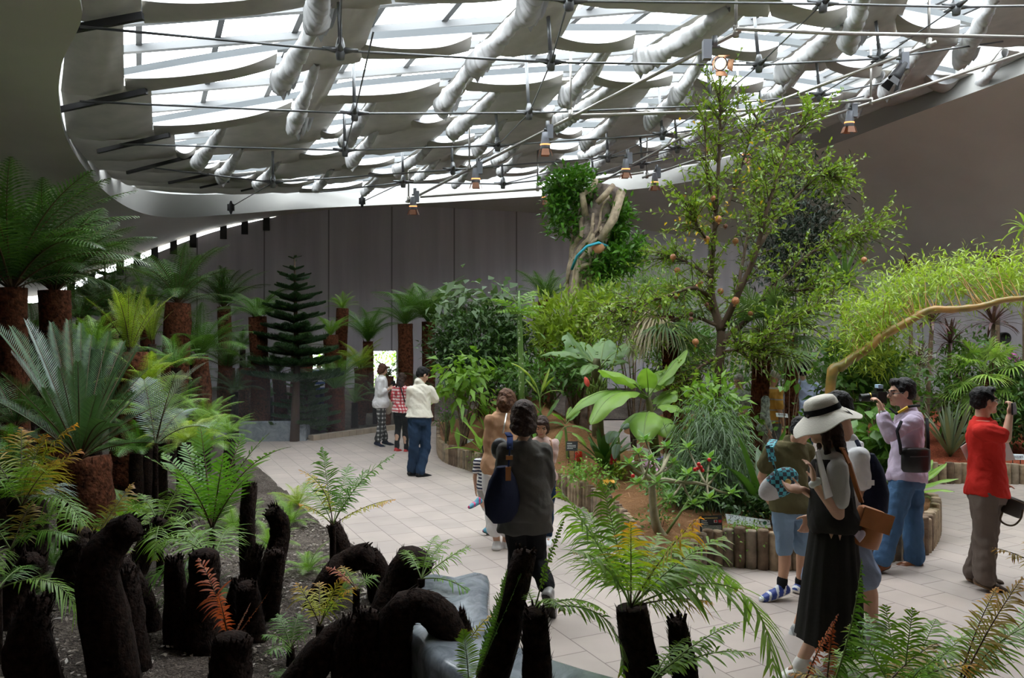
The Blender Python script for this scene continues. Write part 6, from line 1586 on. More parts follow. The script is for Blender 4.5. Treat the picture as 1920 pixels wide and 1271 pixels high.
def person(label, px, fy, ty, f, ov=None, pitch=0.0, roll=0.0, female=False, skin=None, hair='short', hm=None, voxel=.0075, D=None, group=None, h=None, hf=None, curl=.5, handdirs=None, headpx=None, hs=1.0, bare=None):
    """figure standing at pixel column px with soles at fy and crown at ty, facing f=(x,y).
       ov: joints overridden as pixel + depth offset. Returns (root, J, head frame, D)"""
    D = D or FPX*CAM_Z/(fy-CY); h = h or (fy-ty)*D/FPX; o = Vector(((px-CX)/FPX*D, D, 0)); e = thing('person', o, label, 'person', group)
    F = Vector((f[0], f[1], 0)).normalized(); Rv = Vector((F.y, -F.x, 0)); HF = Vector((hf[0], hf[1], 0)).normalized() if hf else F
    J = {}; U = Vector((0,0,1)); sw = .105 if female else .118; hw = .056
    J['hip'] = U*h*.53; J['neck'] = U*h*.845
    for s, n in ((1,'R'),(-1,'L')):
        J['sh'+n] = U*h*.815+Rv*s*h*sw; J['el'+n] = U*h*.63+Rv*s*h*(sw+.02)-F*.02; J['wr'+n] = U*h*.485+Rv*s*h*(sw+.025)+F*.04
        J['hp'+n] = U*h*.51+Rv*s*h*hw; J['kn'+n] = U*h*.285+Rv*s*h*hw+F*.02; J['an'+n] = U*h*.05+Rv*s*h*hw
    J['head'] = U*h*.925+HF*h*.01
    for k, q in (ov or {}).items():
        J[k] = W(q[0], q[1], D+(q[2] if len(q) > 2 else 0))-o
    for n in 'RL':
        J.setdefault('toe'+n, J['an'+n]+F*h*.10-U*h*.02)
    mid = (J['shR']+J['shL'])/2
    if 'neck' not in (ov or {}): J['neck'] = mid+U*h*.03
    if 'hip' not in (ov or {}): J['hip'] = (J['hpR']+J['hpL'])/2+U*h*.01
    if 'head' not in (ov or {}): J['head'] = J['neck']+U*h*.085+HF*h*(.012+.03*math.sin(max(0,pitch)))
    # head frame: x right, y face, z crown
    z = (U*math.cos(pitch)+HF*math.sin(pitch)); y = (HF*math.cos(pitch)-U*math.sin(pitch)); x = y.cross(z)
    Hm = Matrix((x, y, z)).transposed()
    if roll: Hm = Hm @ Matrix.Rotation(roll, 3, 'Y')
    hr = h/1.70*hs
    if h < 1.35: hr *= 1.22
    hp = lambda a, b, c: J['head']+Hm @ Vector((a*hr, b*hr, c*hr))
    mb = MB(); Hrot = Hm
    mb.ball(hp(0,-.012,.028), (.073*hr,.092*hr,.086*hr), 20, 14, Hrot); mb.ball(hp(0,.022,-.035), (.057*hr,.066*hr,.076*hr), 18, 12, Hrot)
    cap_(mb, hp(-.018,.068,-.083), hp(.018,.068,-.083), .021*hr, .021*hr); cap_(mb, hp(0,.082,.012), hp(0,.104,-.026), .009*hr, .014*hr); mb.ball(hp(0,.100,-.030), (.018*hr,.013*hr,.010*hr), 10, 8, Hrot)
    cap_(mb, hp(-.032,.080,.022), hp(.032,.080,.022), .013*hr, .013*hr); cap_(mb, hp(-.018,.082,-.056), hp(.018,.082,-.056), .011*hr, .011*hr)
    for s in (-1,1): mb.ball(hp(s*.076,-.008,-.010), (.010*hr,.020*hr,.032*hr), 10, 8, Hrot); mb.ball(hp(s*.040,.055,-.022), (.026*hr,.026*hr,.026*hr), 10, 8)
    nb = J['neck']; cap_(mb, nb-U*h*.025, hp(0,-.018,-.045), .034*h*(.86 if female else 1), .031*h*(.86 if female else 1))
    lat_s = (J['shR']-J['shL']).normalized(); lat_h = (J['hpR']-J['hpL']).normalized()
    fs = U.cross(lat_s).normalized(); fh = U.cross(lat_h).normalized()
    def torso(inf=0.0, lo=-.12, hemw=1.0, wst=1.0, top=1.04):
        rows = []; a = J['hip']; b = nb; shw = (J['shR']-J['shL']).length/2
        tb = [(-.16,.088,.064),(-.06,.098,.072),(.06,.098,.070),(.30,.080*wst,.060*wst),(.55,.090,.064),(.76,shw/h*.90,.066),(.88,shw/h*.90,.055),(.95,shw/h*.70,.048),(1.0,shw/h*.46,.042),(1.06,.038,.036)]
        for t, w_, d_ in tb:
            if t < lo or t > top: continue
            q = min(1, max(0, t)); c = a.lerp(b, t); s = lat_h.lerp(lat_s, q).normalized(); fr = fh.lerp(fs, q).normalized(); k = hemw if t < .2 else 1.0
            rows.append((c+fr*h*.008*math.sin(q*PI), s*(w_*h*(.93 if female and t > .3 else 1)*k+inf), fr*(d_*h*k+inf)))
        return rows
    rings(mb, torso())
    for n in 'RL':
        k = .92 if female else 1.0
        cap_(mb, J['sh'+n]-U*h*.016, J['el'+n], .028*h*k, .023*h*k); cap_(mb, J['el'+n], J['wr'+n], .0235*h*k, .0155*h*k)
        cap_(mb, J['hp'+n], J['kn'+n], .050*h, .033*h); cap_(mb, J['kn'+n], J['kn'+n].lerp(J['an'+n], .35)-fh*.012, .033*h, .033*h); cap_(mb, J['kn'+n].lerp(J['an'+n], .35)-fh*.012, J['an'+n], .033*h, .021*h)
        cap_(mb, J['an'+n]-U*h*.014, J['an'+n].lerp(J['toe'+n], .55)-U*h*.014, .019*h, .013*h)
        hd = (handdirs or {}).get(n)
        wr = J['wr'+n]; d0 = (wr-J['el'+n]).normalized()
        if hd: hand(mb, wr, hd[0], hd[1], hd[2], h/1.70*(1.1 if h < 1.4 else 1), hd[3] if len(hd) > 3 else curl)
        else: hand(mb, wr, d0, -lat_s*(1 if n == 'R' else -1)+fs*.2, fs, h/1.70, .35)
    me = remeshed(mb, voxel, 3, name='person_body'); 
    for m in (skin or SKIN, EYEW, LIP, BROW): me.materials.append(m)
    inv = Hm.inverted(); mi = [0]*len(me.polygons)
    for p in me.polygons:
        d = p.center-J['head']
        if d.length < .16*hr:
            q = inv @ d; q = q/hr
            if q.y > .05:
                if ((abs(q.x)-.031)/.014)**2+((q.z+.002)/.0065)**2 < 1: mi[p.index] = 1
                elif ((abs(q.x)-.031)/.021)**2+((q.z-.020-.004*abs(q.x)/.03)/.006)**2 < 1: mi[p.index] = 3
                elif (q.x/.024)**2+((q.z+.057)/.008)**2 < 1: mi[p.index] = 2
    me.polygons.foreach_set('material_index', mi); link('body', me, e)
    # hair
    if hair:
        hb = MB(); hmm = hm or HBLK
        hb.ball(hp(0,-.024,.044), (.082*hr,.096*hr,.083*hr), 20, 14, Hrot)
        if hair == 'short':
            hb.ball(hp(0,-.050,.0), (.076*hr,.066*hr,.072*hr), 16, 12, Hrot); hb.ball(hp(0,.045,.092), (.058*hr,.042*hr,.032*hr), 14, 10, Hrot)
            for s in (-1,1): hb.ball(hp(s*.066,.010,.030), (.017*hr,.034*hr,.040*hr), 10, 8, Hrot)
        else:
            for s in (-1,1): hb.ball(hp(s*.066,.005,.0), (.026*hr,.050*hr,.085*hr), 12, 10, Hrot)
            hb.ball(hp(0,-.045,-.02), (.086*hr,.066*hr,.098*hr), 16, 12, Hrot); cap_(hb, hp(-.035,.070,.080), hp(.035,.070,.080), .026*hr, .026*hr)
            if hair == 'bob': hb.ball(hp(0,-.038,-.062), (.092*hr,.068*hr,.062*hr), 16, 12, Hrot)
            if hair == 'long':
                for s in (-1,0,1): cap_(hb, hp(s*.05,-.055,-.03), hp(s*.07,-.075,-.20)-U*.05, .045*hr, .028*hr)
                for s in (-1,1): cap_(hb, hp(s*.070,.01,-.02), hp(s*.082,.03,-.21)-U*.04, .030*hr, .018*hr)
            if hair == 'bun': hb.ball(hp(0,-.110,-.015), (.042*hr,.036*hr,.045*hr), 12, 10, Hrot); hb.ball(hp(.02,-.128,-.03), (.028*hr,.03*hr,.03*hr), 12, 10, Hrot)
            if hair == 'wavy':
                for k in range(12): a = k/11*PI-.0; cap_(hb, hp(math.cos(a)*.075,-.03-.045*math.sin(a),-.03), hp(math.cos(a)*.09,-.02-.055*math.sin(a),-.16-.02*(k % 3)), .024*hr, .018*hr)
        hme = remeshed(hb, .0065 if voxel < .009 else .009, 2, .0022, 55, 'hair'); hme.materials.append(hmm); link('hair', hme, e)
    return e, J, dict(hp=hp, Hm=Hm, hr=hr, U=U, F=F, Rv=Rv, torso=torso, fs=fs, fh=fh, lat_s=lat_s, lat_h=lat_h, o=o, D=D, h=h, nb=nb, T=lambda x, y, d=0: W(x, y, D+d)-o)
def top_(e, J, X, mat, sleeve=1.0, inf=.014, lo=-.06, hemw=1.06, noise=.0045, cuff=0.0, sinf=None, extra=None, name='shirt', vox=.010, both='RL', collar=True, top=1.03):
    """shirt: sleeve 0 none, .5 to mid upper arm, 1 elbow, 2 wrist"""
    mb = MB(); rings(mb, X['torso'](inf, lo, hemw+.10, 1.12, top)); h = X['h']; si = sinf if sinf is not None else inf
    for n in both:
        s, el, wr = J['sh'+n], J['el'+n], J['wr'+n]
        if sleeve > 0:
            q = s.lerp(el, min(1, sleeve)); cap_(mb, s-X['U']*h*.020, q, .028*h+si*.85, .025*h+si)
            if sleeve > 1: cap_(mb, el, el.lerp(wr, sleeve-1), .0245*h+si, .019*h+si+cuff)
    if collar: cap_(mb, X['nb']-X['U']*h*.012, X['nb']+X['U']*h*.004, .040*h, .036*h)
    if extra: extra(mb)
    me = remeshed(mb, vox, 3, noise, 16, name); me.materials.append(mat); return link(name, me, e)
def bottom_(e, J, X, mat, to=1.9, inf=.014, flare=0.0, noise=.0045, name='trousers', vox=.010, seat=1.0):
    """trousers: to 1 knee, 2 ankle"""
    mb = MB(); h = X['h']; rings(mb, X['torso'](inf*.8, -.16, seat, 1.0, .30))
    for n in 'RL':
        a, k, b = J['hp'+n], J['kn'+n], J['an'+n]
        t1 = min(1, to); cap_(mb, a, a.lerp(k, t1), .051*h+inf, .051*h*(1-t1)+.034*h*t1+inf+(flare if to <= 1.3 else 0))
        if to > 1:
            t2 = to-1; cap_(mb, k, k.lerp(b, t2), .034*h+inf+(flare*.3), .034*h*(1-t2)+.023*h*t2+inf+flare)
    me = remeshed(mb, vox, 3, noise, 15, name); me.materials.append(mat); return link(name, me, e)
def shoes_(e, J, X, mat, sole, k=1.0, name='shoe', hi=0.0, stripe=None):
    for n in 'RL':
        mb = MB(); a, t = J['an'+n], J['toe'+n]; d = (t-a); d = d.normalized(); L = max(X['h']*.118*k, (t-a).length+.015); U = X['U']; up = (U-d*U.dot(d)).normalized(); h = X['h']
        base = a-up*h*.028
        sd0 = d.cross(up)
        for w_ in (-1,1): cap_(mb, base-d*h*.014+sd0*w_*.006*h, base+d*L*.5+sd0*w_*.009*h, .023*h*k, .022*h*k); cap_(mb, base+d*L*.5+sd0*w_*.010*h, base+d*L*.97-up*.004+sd0*w_*.004*h, .023*h*k, .017*h*k)
        cap_(mb, base-d*h*.010, a+up*(hi-.004*h)-d*h*.004, .027*h*k, .027*h); cap_(mb, base+d*L*.4, a+up*(hi-.006*h)+d*h*.008, .022*h*k, .025*h)
        sd = d.cross(up)
        me = remeshed(mb, .006 if X['D'] < 9 else .010, 2, name='shoe')
        n_ = len(me.vertices); co = np.empty(n_*3); me.vertices.foreach_get('co', co); co = co.reshape(-1,3); q = (co-np.array(base))@np.array(up); lim = -.021*h
        mv = np.where(q < lim, lim-q, 0); co += mv[:,None]*np.array(up)[None]; me.vertices.foreach_set('co', co.ravel()); me.update()
        me.materials.append(mat); me.materials.append(sole); mi = []
        if stripe: me.materials.append(stripe)
        for p in me.polygons:
            v = (p.center-base).dot(up); al = (p.center-base).dot(d)
            mi.append(1 if v < -.012*h else (2 if stripe and (math.sin(al*95+v*60) > .55) else 0))
        me.polygons.foreach_set('material_index', mi); link(name, me, e)
def skirt_(e, X, rows, mat, name='skirt', noise=.006, pleat=.0, vox=.012):
    """loft: (centre, half side px vector, half depth)"""
    mb = MB(); R_ = []
    for c, s, f in rows: R_.append([V3(c)+V3(s)*math.cos(2*PI*k/48)*(1+pleat*math.sin(k*1.9))+V3(f)*math.sin(2*PI*k/48)*(1+pleat*math.sin(k*1.9+1)) for k in range(48)])
    mb.grid(R_, closed=True); mb.add(R_[0], [tuple(range(47,-1,-1))]); mb.add(R_[-1], [tuple(range(48))]); me = mb.mesh(name); me.materials.append(mat); return link(name, me, e)
def part(e, mb, name, mat, smooth=True): return mb.build(name, mat, e, smooth)
def bag_thing(name, label, cat, o, mb, mat):
    t = thing(name, o, label, cat); mb.build('bag_body', mat, t); return t
def plaid(name, c1, c2, c3, sc=26.0, w=.42):
    m, nt, b = nmat(name); tc = N(nt,'ShaderNodeTexCoord'); sp = N(nt,'ShaderNodeSeparateXYZ'); nt.links.new(tc.outputs['Object'], sp.inputs[0]); outs = []
    ax = N(nt,'ShaderNodeMath',operation='ADD'); nt.links.new(sp.outputs[0], ax.inputs[0]); nt.links.new(sp.outputs[1], ax.inputs[1])
    for s in (ax.outputs[0], sp.outputs[2]):
        a = N(nt,'ShaderNodeMath',operation='MULTIPLY'); a.inputs[1].default_value = sc; nt.links.new(s, a.inputs[0]); fr = N(nt,'ShaderNodeMath',operation='FRACT'); nt.links.new(a.outputs[0], fr.inputs[0]); lt = N(nt,'ShaderNodeMath',operation='LESS_THAN'); lt.inputs[1].default_value = w; nt.links.new(fr.outputs[0], lt.inputs[0]); outs.append(lt.outputs[0])
    sm_ = N(nt,'ShaderNodeMath',operation='ADD'); nt.links.new(outs[0], sm_.inputs[0]); nt.links.new(outs[1], sm_.inputs[1]); hf = N(nt,'ShaderNodeMath',operation='MULTIPLY'); hf.inputs[1].default_value = .5; nt.links.new(sm_.outputs[0], hf.inputs[0])
    rp = N(nt,'ShaderNodeValToRGB'); rp.color_ramp.interpolation = 'CONSTANT'; e = rp.color_ramp.elements; e[0].position = 0; e[0].color = (*c1,1); e[1].position = .4; e[1].color = (*c2,1); k = e.new(.9); k.color = (*c3,1)
    nt.links.new(hf.outputs[0], rp.inputs['Fac']); nt.links.new(rp.outputs['Color'], b.inputs['Base Color']); b.inputs['Roughness'].default_value = .85; return m
def checker(name, c1, c2, sc):
    m, nt, b = nmat(name); tc = N(nt,'ShaderNodeTexCoord'); ck = N(nt,'ShaderNodeTexChecker', Scale=sc); ck.inputs['Color1'].default_value = (*c1,1); ck.inputs['Color2'].default_value = (*c2,1); nt.links.new(tc.outputs['Object'], ck.inputs['Vector']); nt.links.new(ck.outputs['Color'], b.inputs['Base Color']); b.inputs['Roughness'].default_value = .7; return m
def stripes(name, c1, c2, sc, w=.5):
    m, nt, b = nmat(name); tc = N(nt,'ShaderNodeTexCoord'); sp = N(nt,'ShaderNodeSeparateXYZ'); nt.links.new(tc.outputs['Object'], sp.inputs[0]); a = N(nt,'ShaderNodeMath',operation='MULTIPLY'); a.inputs[1].default_value = sc; nt.links.new(sp.outputs[2], a.inputs[0]); fr = N(nt,'ShaderNodeMath',operation='FRACT'); nt.links.new(a.outputs[0], fr.inputs[0]); lt = N(nt,'ShaderNodeMath',operation='LESS_THAN'); lt.inputs[1].default_value = w; nt.links.new(fr.outputs[0], lt.inputs[0])
    mx = N(nt,'ShaderNodeMix',data_type='RGBA'); mx.inputs['A'].default_value = (*c1,1); mx.inputs['B'].default_value = (*c2,1); nt.links.new(lt.outputs[0], mx.inputs['Factor']); nt.links.new(mx.outputs['Result'], b.inputs['Base Color']); b.inputs['Roughness'].default_value = .85; return m
cl = lambda n, c, b=.6: clothmat(n, c, bump=b, bscale=13)
DENIM = cl('blue_denim', (.060,.125,.235)); DENIMD = cl('dark_blue_denim', (.020,.042,.085)); DENIML = cl('faded_blue_denim', (.19,.28,.39)); WHITE = cl('white_cloth', (.74,.73,.74)); CREAM = cl('cream_knit', (.74,.70,.60)); BLACK = cl('black_cloth', (.012,.012,.014)); NAVY = cl('navy_cloth', (.010,.013,.030)); RUBBER = simple('white_rubber_sole', (.70,.70,.68), .6); DRUB = simple('dark_rubber_sole', (.03,.025,.022), .6)
BLEATH = simple('black_leather', (.014,.014,.015), .35); TLEATH = simple('tan_leather', (.40,.145,.045), .4, var=.15, vscale=9); BRLEATH = simple('brown_leather', (.17,.058,.022), .4, var=.2, vscale=9); PAPER = simple('white_paper', (.78,.78,.76), .6)
def sheet(e, pts, mat, name='paper', th=.003):
    p = [V3(q) for q in pts]; n = (p[1]-p[0]).cross(p[2]-p[0]).normalized()*th; mb = MB(); mb.add(p+[q+n for q in p], [(0,1,2,3),(7,6,5,4),(0,4,5,1),(1,5,6,2),(2,6,7,3),(3,7,4,0)]); return mb.build(name, mat, e, smooth=False)
def held(name, label, cat, o, pts, mat, th=.003):
    t = sheet(None, [V3(q)-V3((0,0,0)) for q in pts], mat, name, th); t.location = o; return tag(t, label, cat)

def glass_rims(mb, X):
    for s in (-1,1): mb.tube([X['hp'](s*.034+.024*math.cos(a*.7), .102, -.003+.017*math.sin(a*.7)) for a in range(10)], .003, 5)
# man in the cream jacket, arms folded
e, J, X = person('man in cream jacket and jeans standing with folded arms on the path', 786, 893, 683, (.72,.62), dict(shL=(770,727,.0),shR=(806,727,.16),elL=(768,756,.05),elR=(816,748,.18),wrL=(800,748,.30),wrR=(786,748,.34),hpL=(777,788,0),hpR=(796,788,.08),knL=(776,838,0),knR=(798,838,.05),anL=(772,882,.05),anR=(788,885,-.03)), pitch=.5)
top_(e, J, X, CREAM, 2.0, .026, -.02, 1.08, .004, extra=lambda m: cap_(m, X['nb']+X['U']*.0, X['nb']+X['U']*.045-X['F']*.03, .075, .07), name='jacket'); bottom_(e, J, X, DENIMD, 1.97, .020, .012); shoes_(e, J, X, BLACK, BLEATH, 1.05, stripe=None)
# woman in checked shirt
RP = plaid('red_white_check', (.72,.60,.58), (.55,.07,.08), (.28,.015,.025), 17)
e, J, X = person('woman in red checked shirt with dark wavy hair, black trousers', 752, 846, 700, (.45,.85), dict(elL=(738,750,.05),elR=(764,745,.15),wrR=(764,733,.30),wrL=(750,735,.35),anL=(744,840,0),anR=(762,842,0)), pitch=.35, female=True, hair='wavy', hm=HBRN, voxel=.010)
top_(e, J, X, RP, 1.3, .02, -.14, 1.12, .005, vox=.012); bottom_(e, J, X, BLACK, 1.95, .012, vox=.012); shoes_(e, J, X, cl('red_canvas', (.45,.04,.04)), RUBBER, .95)
mb = MB(); mb.tube([X['T'](748,716,-.12), X['T'](754,736,-.16), X['T'](763,765,-.10)], .012, 6); part(e, mb, 'bag_strap', BLACK)
held('leaflet', 'blue leaflet held by the woman in the checked shirt', 'leaflet', X['o'], [X['T'](763,728,.2), X['T'](771,722,.4), X['T'](772,742,.4), X['T'](764,750,.2)], simple('blue_print', (.10,.24,.55), .5))
# woman in white blouse
CK = plaid('black_white_check', (.55,.55,.53), (.06,.06,.06), (.012,.012,.012), 12, .62)
e, J, X = person('woman in white blouse and black-and-white checked trousers reading her phone', 714, 836, 682, (.95,.20), dict(elR=(712,738,-.18),wrR=(732,728,-.12),elL=(720,736,.2),wrL=(734,724,.12),anR=(708,828,-.1),anL=(722,826,.12),toeR=(722,834,-.1),toeL=(735,829,.12)), pitch=.42, female=True, hair='bob', hm=HRED, voxel=.010, handdirs=dict(R=((1,.2,.15),(0,.2,1),(0,.5,1),.8), L=((1,-.2,.2),(0,0,1),(0,-.5,1),.8)))
top_(e, J, X, WHITE, 1.5, .024, -.16, 1.16, .004, vox=.012, name='blouse'); bottom_(e, J, X, CK, 1.85, .020, .01, vox=.012); shoes_(e, J, X, NAVY, RUBBER, .95)
held('phone', 'phone held out by the woman in the white blouse', 'phone', X['o'], [X['T'](733,716,0), X['T'](741,713,.05), X['T'](742,722,.05), X['T'](734,726,0)], BLEATH, .008)
mb = MB(); mb.ball((0,0,0), (.10,.07,.16), 14, 10); t = bag_thing('tote_bag', 'cream tote bag hanging beside the woman in the white blouse', 'bag', W(727,762,15.6), mb, cl('natural_canvas', (.52,.46,.36))); mb = MB(); mb.tube([(-.03,0,.13),(-.06,0,.45),(-.08,0,.60)], .012, 5); mb.build('strap', CREAM, t)
# woman in the long grey tunic, walking away
GREY = cl('dark_grey_knit', (.085,.080,.072), .5)
e, J, X = person('woman in long dark grey tunic walking away with navy shoulder bag', 983, 1148, 748, (.06,1), dict(shL=(945,838,.02),shR=(1021,838,.02),elL=(940,905,.10),elR=(1026,905,.05),wrL=(952,945,.30),wrR=(1018,925,.26),hpL=(966,958,0),hpR=(1002,958,0),knL=(970,1050,.05),knR=(1006,1050,.05),anL=(970,1130,0),anR=(1030,1110,-.18),toeR=(1040,1142,-.08),toeL=(967,1146,.22),head=(982,785,.02),hip=(984,950,0)), pitch=.25, female=True, hair='bob', hm=HBRN, hs=1.2)
top_(e, J, X, GREY, 2.0, .024, -.16, 1.12, .005, name='tunic', extra=lambda m: rings(m, [(X['T'](984,996,.02), Vector((.212,0,0)), Vector((0,.16,0))), (X['T'](984,960,.02), Vector((.208,0,0)), Vector((0,.16,0))), (X['T'](984,920,.02), Vector((.203,0,0)), Vector((0,.155,0))), (X['T'](984,850,.02), Vector((.18,0,0)), Vector((0,.12,0)))]))
bottom_(e, J, X, BLACK, 1.78, .018, .006); shoes_(e, J, X, simple('silver_grey_shoe', (.30,.29,.28), .35), DRUB, .92)
bo = W(942,925,5.78); mb = MB()
rings(mb, [((0,0,.20), (.045,.03,0), (0,.05,0)), ((.0,0,.10), (.10,.05,0), (0,.075,0)), ((0,0,-.04), (.135,.07,0), (0,.095,0)), ((.0,0,-.14), (.125,.06,0), (0,.09,0)), ((0,0,-.21), (.07,.04,0), (0,.05,0))])
t = thing('shoulder_bag', bo, 'slouchy navy shoulder bag carried by the woman in grey', 'bag'); mb.build('bag_body', NAVY, t)
mb = MB(); st = [W(953,880,5.72)-bo, W(956,840,5.72)-bo, W(956,818,5.80)-bo, W(952,812,5.95)-bo]
for a, b in zip(st[:-1], st[1:]): mb.box((a+b)/2, (.045,.012,(b-a).length+.02), (b-a).to_track_quat('Z','Y').to_matrix())
mb.build('strap', cl('blue_strap', (.02,.035,.11)), t); mb = MB(); mb.box(W(953,888,5.70)-bo, (.04,.02,.10)); mb.box(W(955,858,5.705)-bo, (.05,.018,.03)); mb.build('leather_tab', TLEATH, t, smooth=False)
# woman in tan cardigan with a child behind
e, J, X = person('woman in tan cardigan with brown hair pinned up, behind the grey tunic', 938, 1030, 727, (.35,.93), dict(shL=(920,782,0),shR=(962,780,.1),elL=(917,840,0),elR=(970,840,.2),wrL=(925,880,.15),wrR=(965,870,.3),head=(950,753,.06),anL=(932,1018,0),anR=(948,1018,.1)), pitch=.3, female=True, hair='bun', hm=hairmat('light_brown_hair', (.11,.05,.025)), hs=1.08, group=None)
top_(e, J, X, cl('tan_knit', (.50,.29,.17)), 2.0, .022, -.16, 1.05, .004, name='cardigan', extra=lambda m: rings(m, [(X['T'](938,905,.03), Vector((.15,0,0)), Vector((0,.11,0))), (X['T'](938,850,.03), Vector((.16,0,0)), Vector((0,.12,0)))])); bottom_(e, J, X, WHITE, 1.62, .03, .02); shoes_(e, J, X, WHITE, RUBBER, .95)
mb = MB(); mb.ball((0,0,0), (.09,.06,.11), 14, 10); t = bag_thing('handbag', 'small black bag hanging on the back of the tan cardigan', 'bag', W(938,842,7.45), mb, BLEATH); mb = MB(); mb.tube([W(943,812,7.42)-W(938,842,7.45), W(950,775,7.55)-W(938,842,7.45)], .008, 5); mb.build('chain_strap', simple('silver_chain', (.6,.58,.55), .3, metal=.8), t)
e, J, X = person('small child with one leg kicked back, striped top and colourful trainers', 914, 1003, 832, (.2,.95), dict(knL=(912,950,.0),anL=(897,936,-.25),toeL=(886,942,-.30),anR=(913,992,0),toeR=(930,1000,.05)), hair='short')
top_(e, J, X, stripes('navy_white_stripe', (.70,.70,.70), (.02,.025,.06), 28), .6, .014, -.1); bottom_(e, J, X, cl('grey_shorts', (.42,.42,.40)), 1.0, .016, .01, name='shorts'); shoes_(e, J, X, simple('teal_pink_trainer', (.08,.30,.42), .5), DRUB, 1.15, stripe=simple('pink_panel', (.55,.06,.18), .5))
e, J, X = person('child facing us with dark bobbed hair, half hidden behind the grey tunic', 1016, 1016, 783, (-.1,-1), dict(elR=(1000,880,-.05),elL=(1034,880,-.05),wrL=(1034,838,-.25),wrR=(1012,860,-.2)), pitch=.35, female=True, hair='bob', hm=HBRN, hs=.95)
top_(e, J, X, cl('soft_pink_cloth', (.55,.40,.36)), .7, .016, -.12); bottom_(e, J, X, DENIMD, 1.9, .014); shoes_(e, J, X, WHITE, RUBBER, 1.0)
# boy in olive t-shirt
OLIVE = cl('olive_jersey', (.092,.080,.036)); 
e, J, X = person('boy in olive t-shirt and denim shorts with a teal checked sling bag', 1482, 1122, 778, (.38,.92), dict(shL=(1446,838,0),shR=(1513,838,.12),elL=(1428,895,.06),elR=(1522,895,.2),wrL=(1440,935,.25),wrR=(1512,930,.35),hpL=(1467,955,0),hpR=(1500,955,.06),knL=(1471,1030,.04),knR=(1504,1030,.12),anL=(1466,1098,-.02),anR=(1500,1098,.16),toeL=(1442,1108,-.05),toeR=(1512,1108,.22),head=(1502,808,.05)), pitch=.45, hf=(.65,.6), skin=SKIN2, hs=1.06)
top_(e, J, X, OLIVE, .62, .022, -.10, 1.06, .004, sinf=.030); bottom_(e, J, X, DENIML, .98, .012, .010, name='shorts'); shoes_(e, J, X, simple('blue_trainer', (.03,.06,.28), .45), RUBBER, 1.15, stripe=simple('white_trainer_panel', (.70,.72,.74), .45))
mb = MB()
for n in 'RL': a, k = J['an'+n], J['kn'+n]; cap_(mb, a-X['U']*.01, a.lerp(k,.16), .040, .043)
part(e, mb, 'socks', BLACK)
TEAL = checker('teal_black_checks', (.05,.30,.36), (.015,.02,.03), 34)
bo = W(1464,905,6.02); t = thing('sling_bag', bo, 'grey and teal checked sling bag on the back of the boy in olive', 'bag'); mb = MB(); rot = Matrix.Rotation(-.65,3,'Y')
mb.ball((0,0,0), (.105,.06,.15), 16, 12, Matrix.Rotation(-2.2,3,'Y')); mb.build('bag_body', TEAL, t); mb = MB(); mb.ball((-.035,.01,-.025), (.095,.065,.15), 16, 12, Matrix.Rotation(-2.2,3,'Y')); mb.build('grey_shell', cl('pale_grey_nylon', (.42,.41,.40)), t)
mb = MB(); sp = [W(1456,888,5.98)-bo, W(1448,862,5.99)-bo, W(1443,838,6.02)-bo, W(1450,826,6.15)-bo]
for a, b in zip(sp[:-1], sp[1:]): mb.box((a+b)/2, (.06,.014,(b-a).length+.025), (b-a).to_track_quat('Z','Y').to_matrix())
mb.build('strap', TEAL, t, smooth=False); mb = MB(); mb.lathe((.03,-.075,.02), [(0,-.006),(.022,-.006),(.022,.006),(0,.006)], 14, Matrix.Rotation(PI/2,3,'X')); mb.build('round_charm', simple('gold_charm', (.6,.42,.15), .3, metal=.6), t)
# man in white t-shirt walking left behind the woman in the hat
e, J, X = person('man in white t-shirt and grey shorts walking behind the woman in the hat', 1580, 1196, 722, (-1,.15), dict(shR=(1598,850,.16),shL=(1608,848,-.18),elR=(1560,930,.22),elL=(1622,925,-.16),wrR=(1520,965,.1),wrL=(1630,985,-.1),hpL=(1585,985,-.06),hpR=(1570,985,.08),knR=(1530,1085,.08),knL=(1622,1085,-.06),anR=(1496,1175,.08),anL=(1636,1170,-.06),toeR=(1474,1192,.08),toeL=(1612,1192,-.06),head=(1568,768,.03),neck=(1590,828,.02)), pitch=.3, skin=SKIN2, handdirs=dict(R=((-.35,0,-1),(0,1,.1),(-1,0,0),.6)))
top_(e, J, X, WHITE, .7, .020, -.12, 1.08, .005, sinf=.03); bottom_(e, J, X, cl('blue_grey_shorts', (.20,.24,.33)), .95, .026, .02, name='shorts'); shoes_(e, J, X, simple('silver_trainer', (.55,.56,.56), .35), simple('green_white_sole', (.35,.62,.36), .5), 1.1, stripe=simple('dark_trainer_panel', (.28,.29,.30), .4))
bo = W(1630,905,5.32); t = thing('backpack', bo, 'black cloth rucksack on the back of the man in the white t-shirt', 'bag'); mb = MB(); rings(mb, [((0,0,.20),(.03,0,0),(0,.05,0)),((.01,0,.10),(.075,0,0),(0,.10,0)),((.02,0,-.06),(.10,0,0),(0,.13,0)),((.02,0,-.19),(.09,0,0),(0,.12,0)),((.02,0,-.22),(.04,0,0),(0,.06,0))]); mb.build('bag_body', NAVY, t)
mb = MB(); mb.tube([W(1622,880,5.28)-bo, W(1615,845,5.26)-bo, W(1606,826,5.32)-bo], .014, 6); mb.build('strap', NAVY, t); mb = MB(); mb.box(W(1633,905,5.175)-bo, (.045,.004,.035)); mb.build('white_label', PAPER, t, smooth=False)
mb = MB(); mb.tube([X['hp'](.07,.09,.005), X['hp'](.078,-.01,.008)], .006, 6); mb.tube([X['hp'](-.07,.09,.005), X['hp'](-.078,-.01,.008)], .006, 6)
glass_rims(mb, X)
part(e, mb, 'glasses', BLEATH, False)
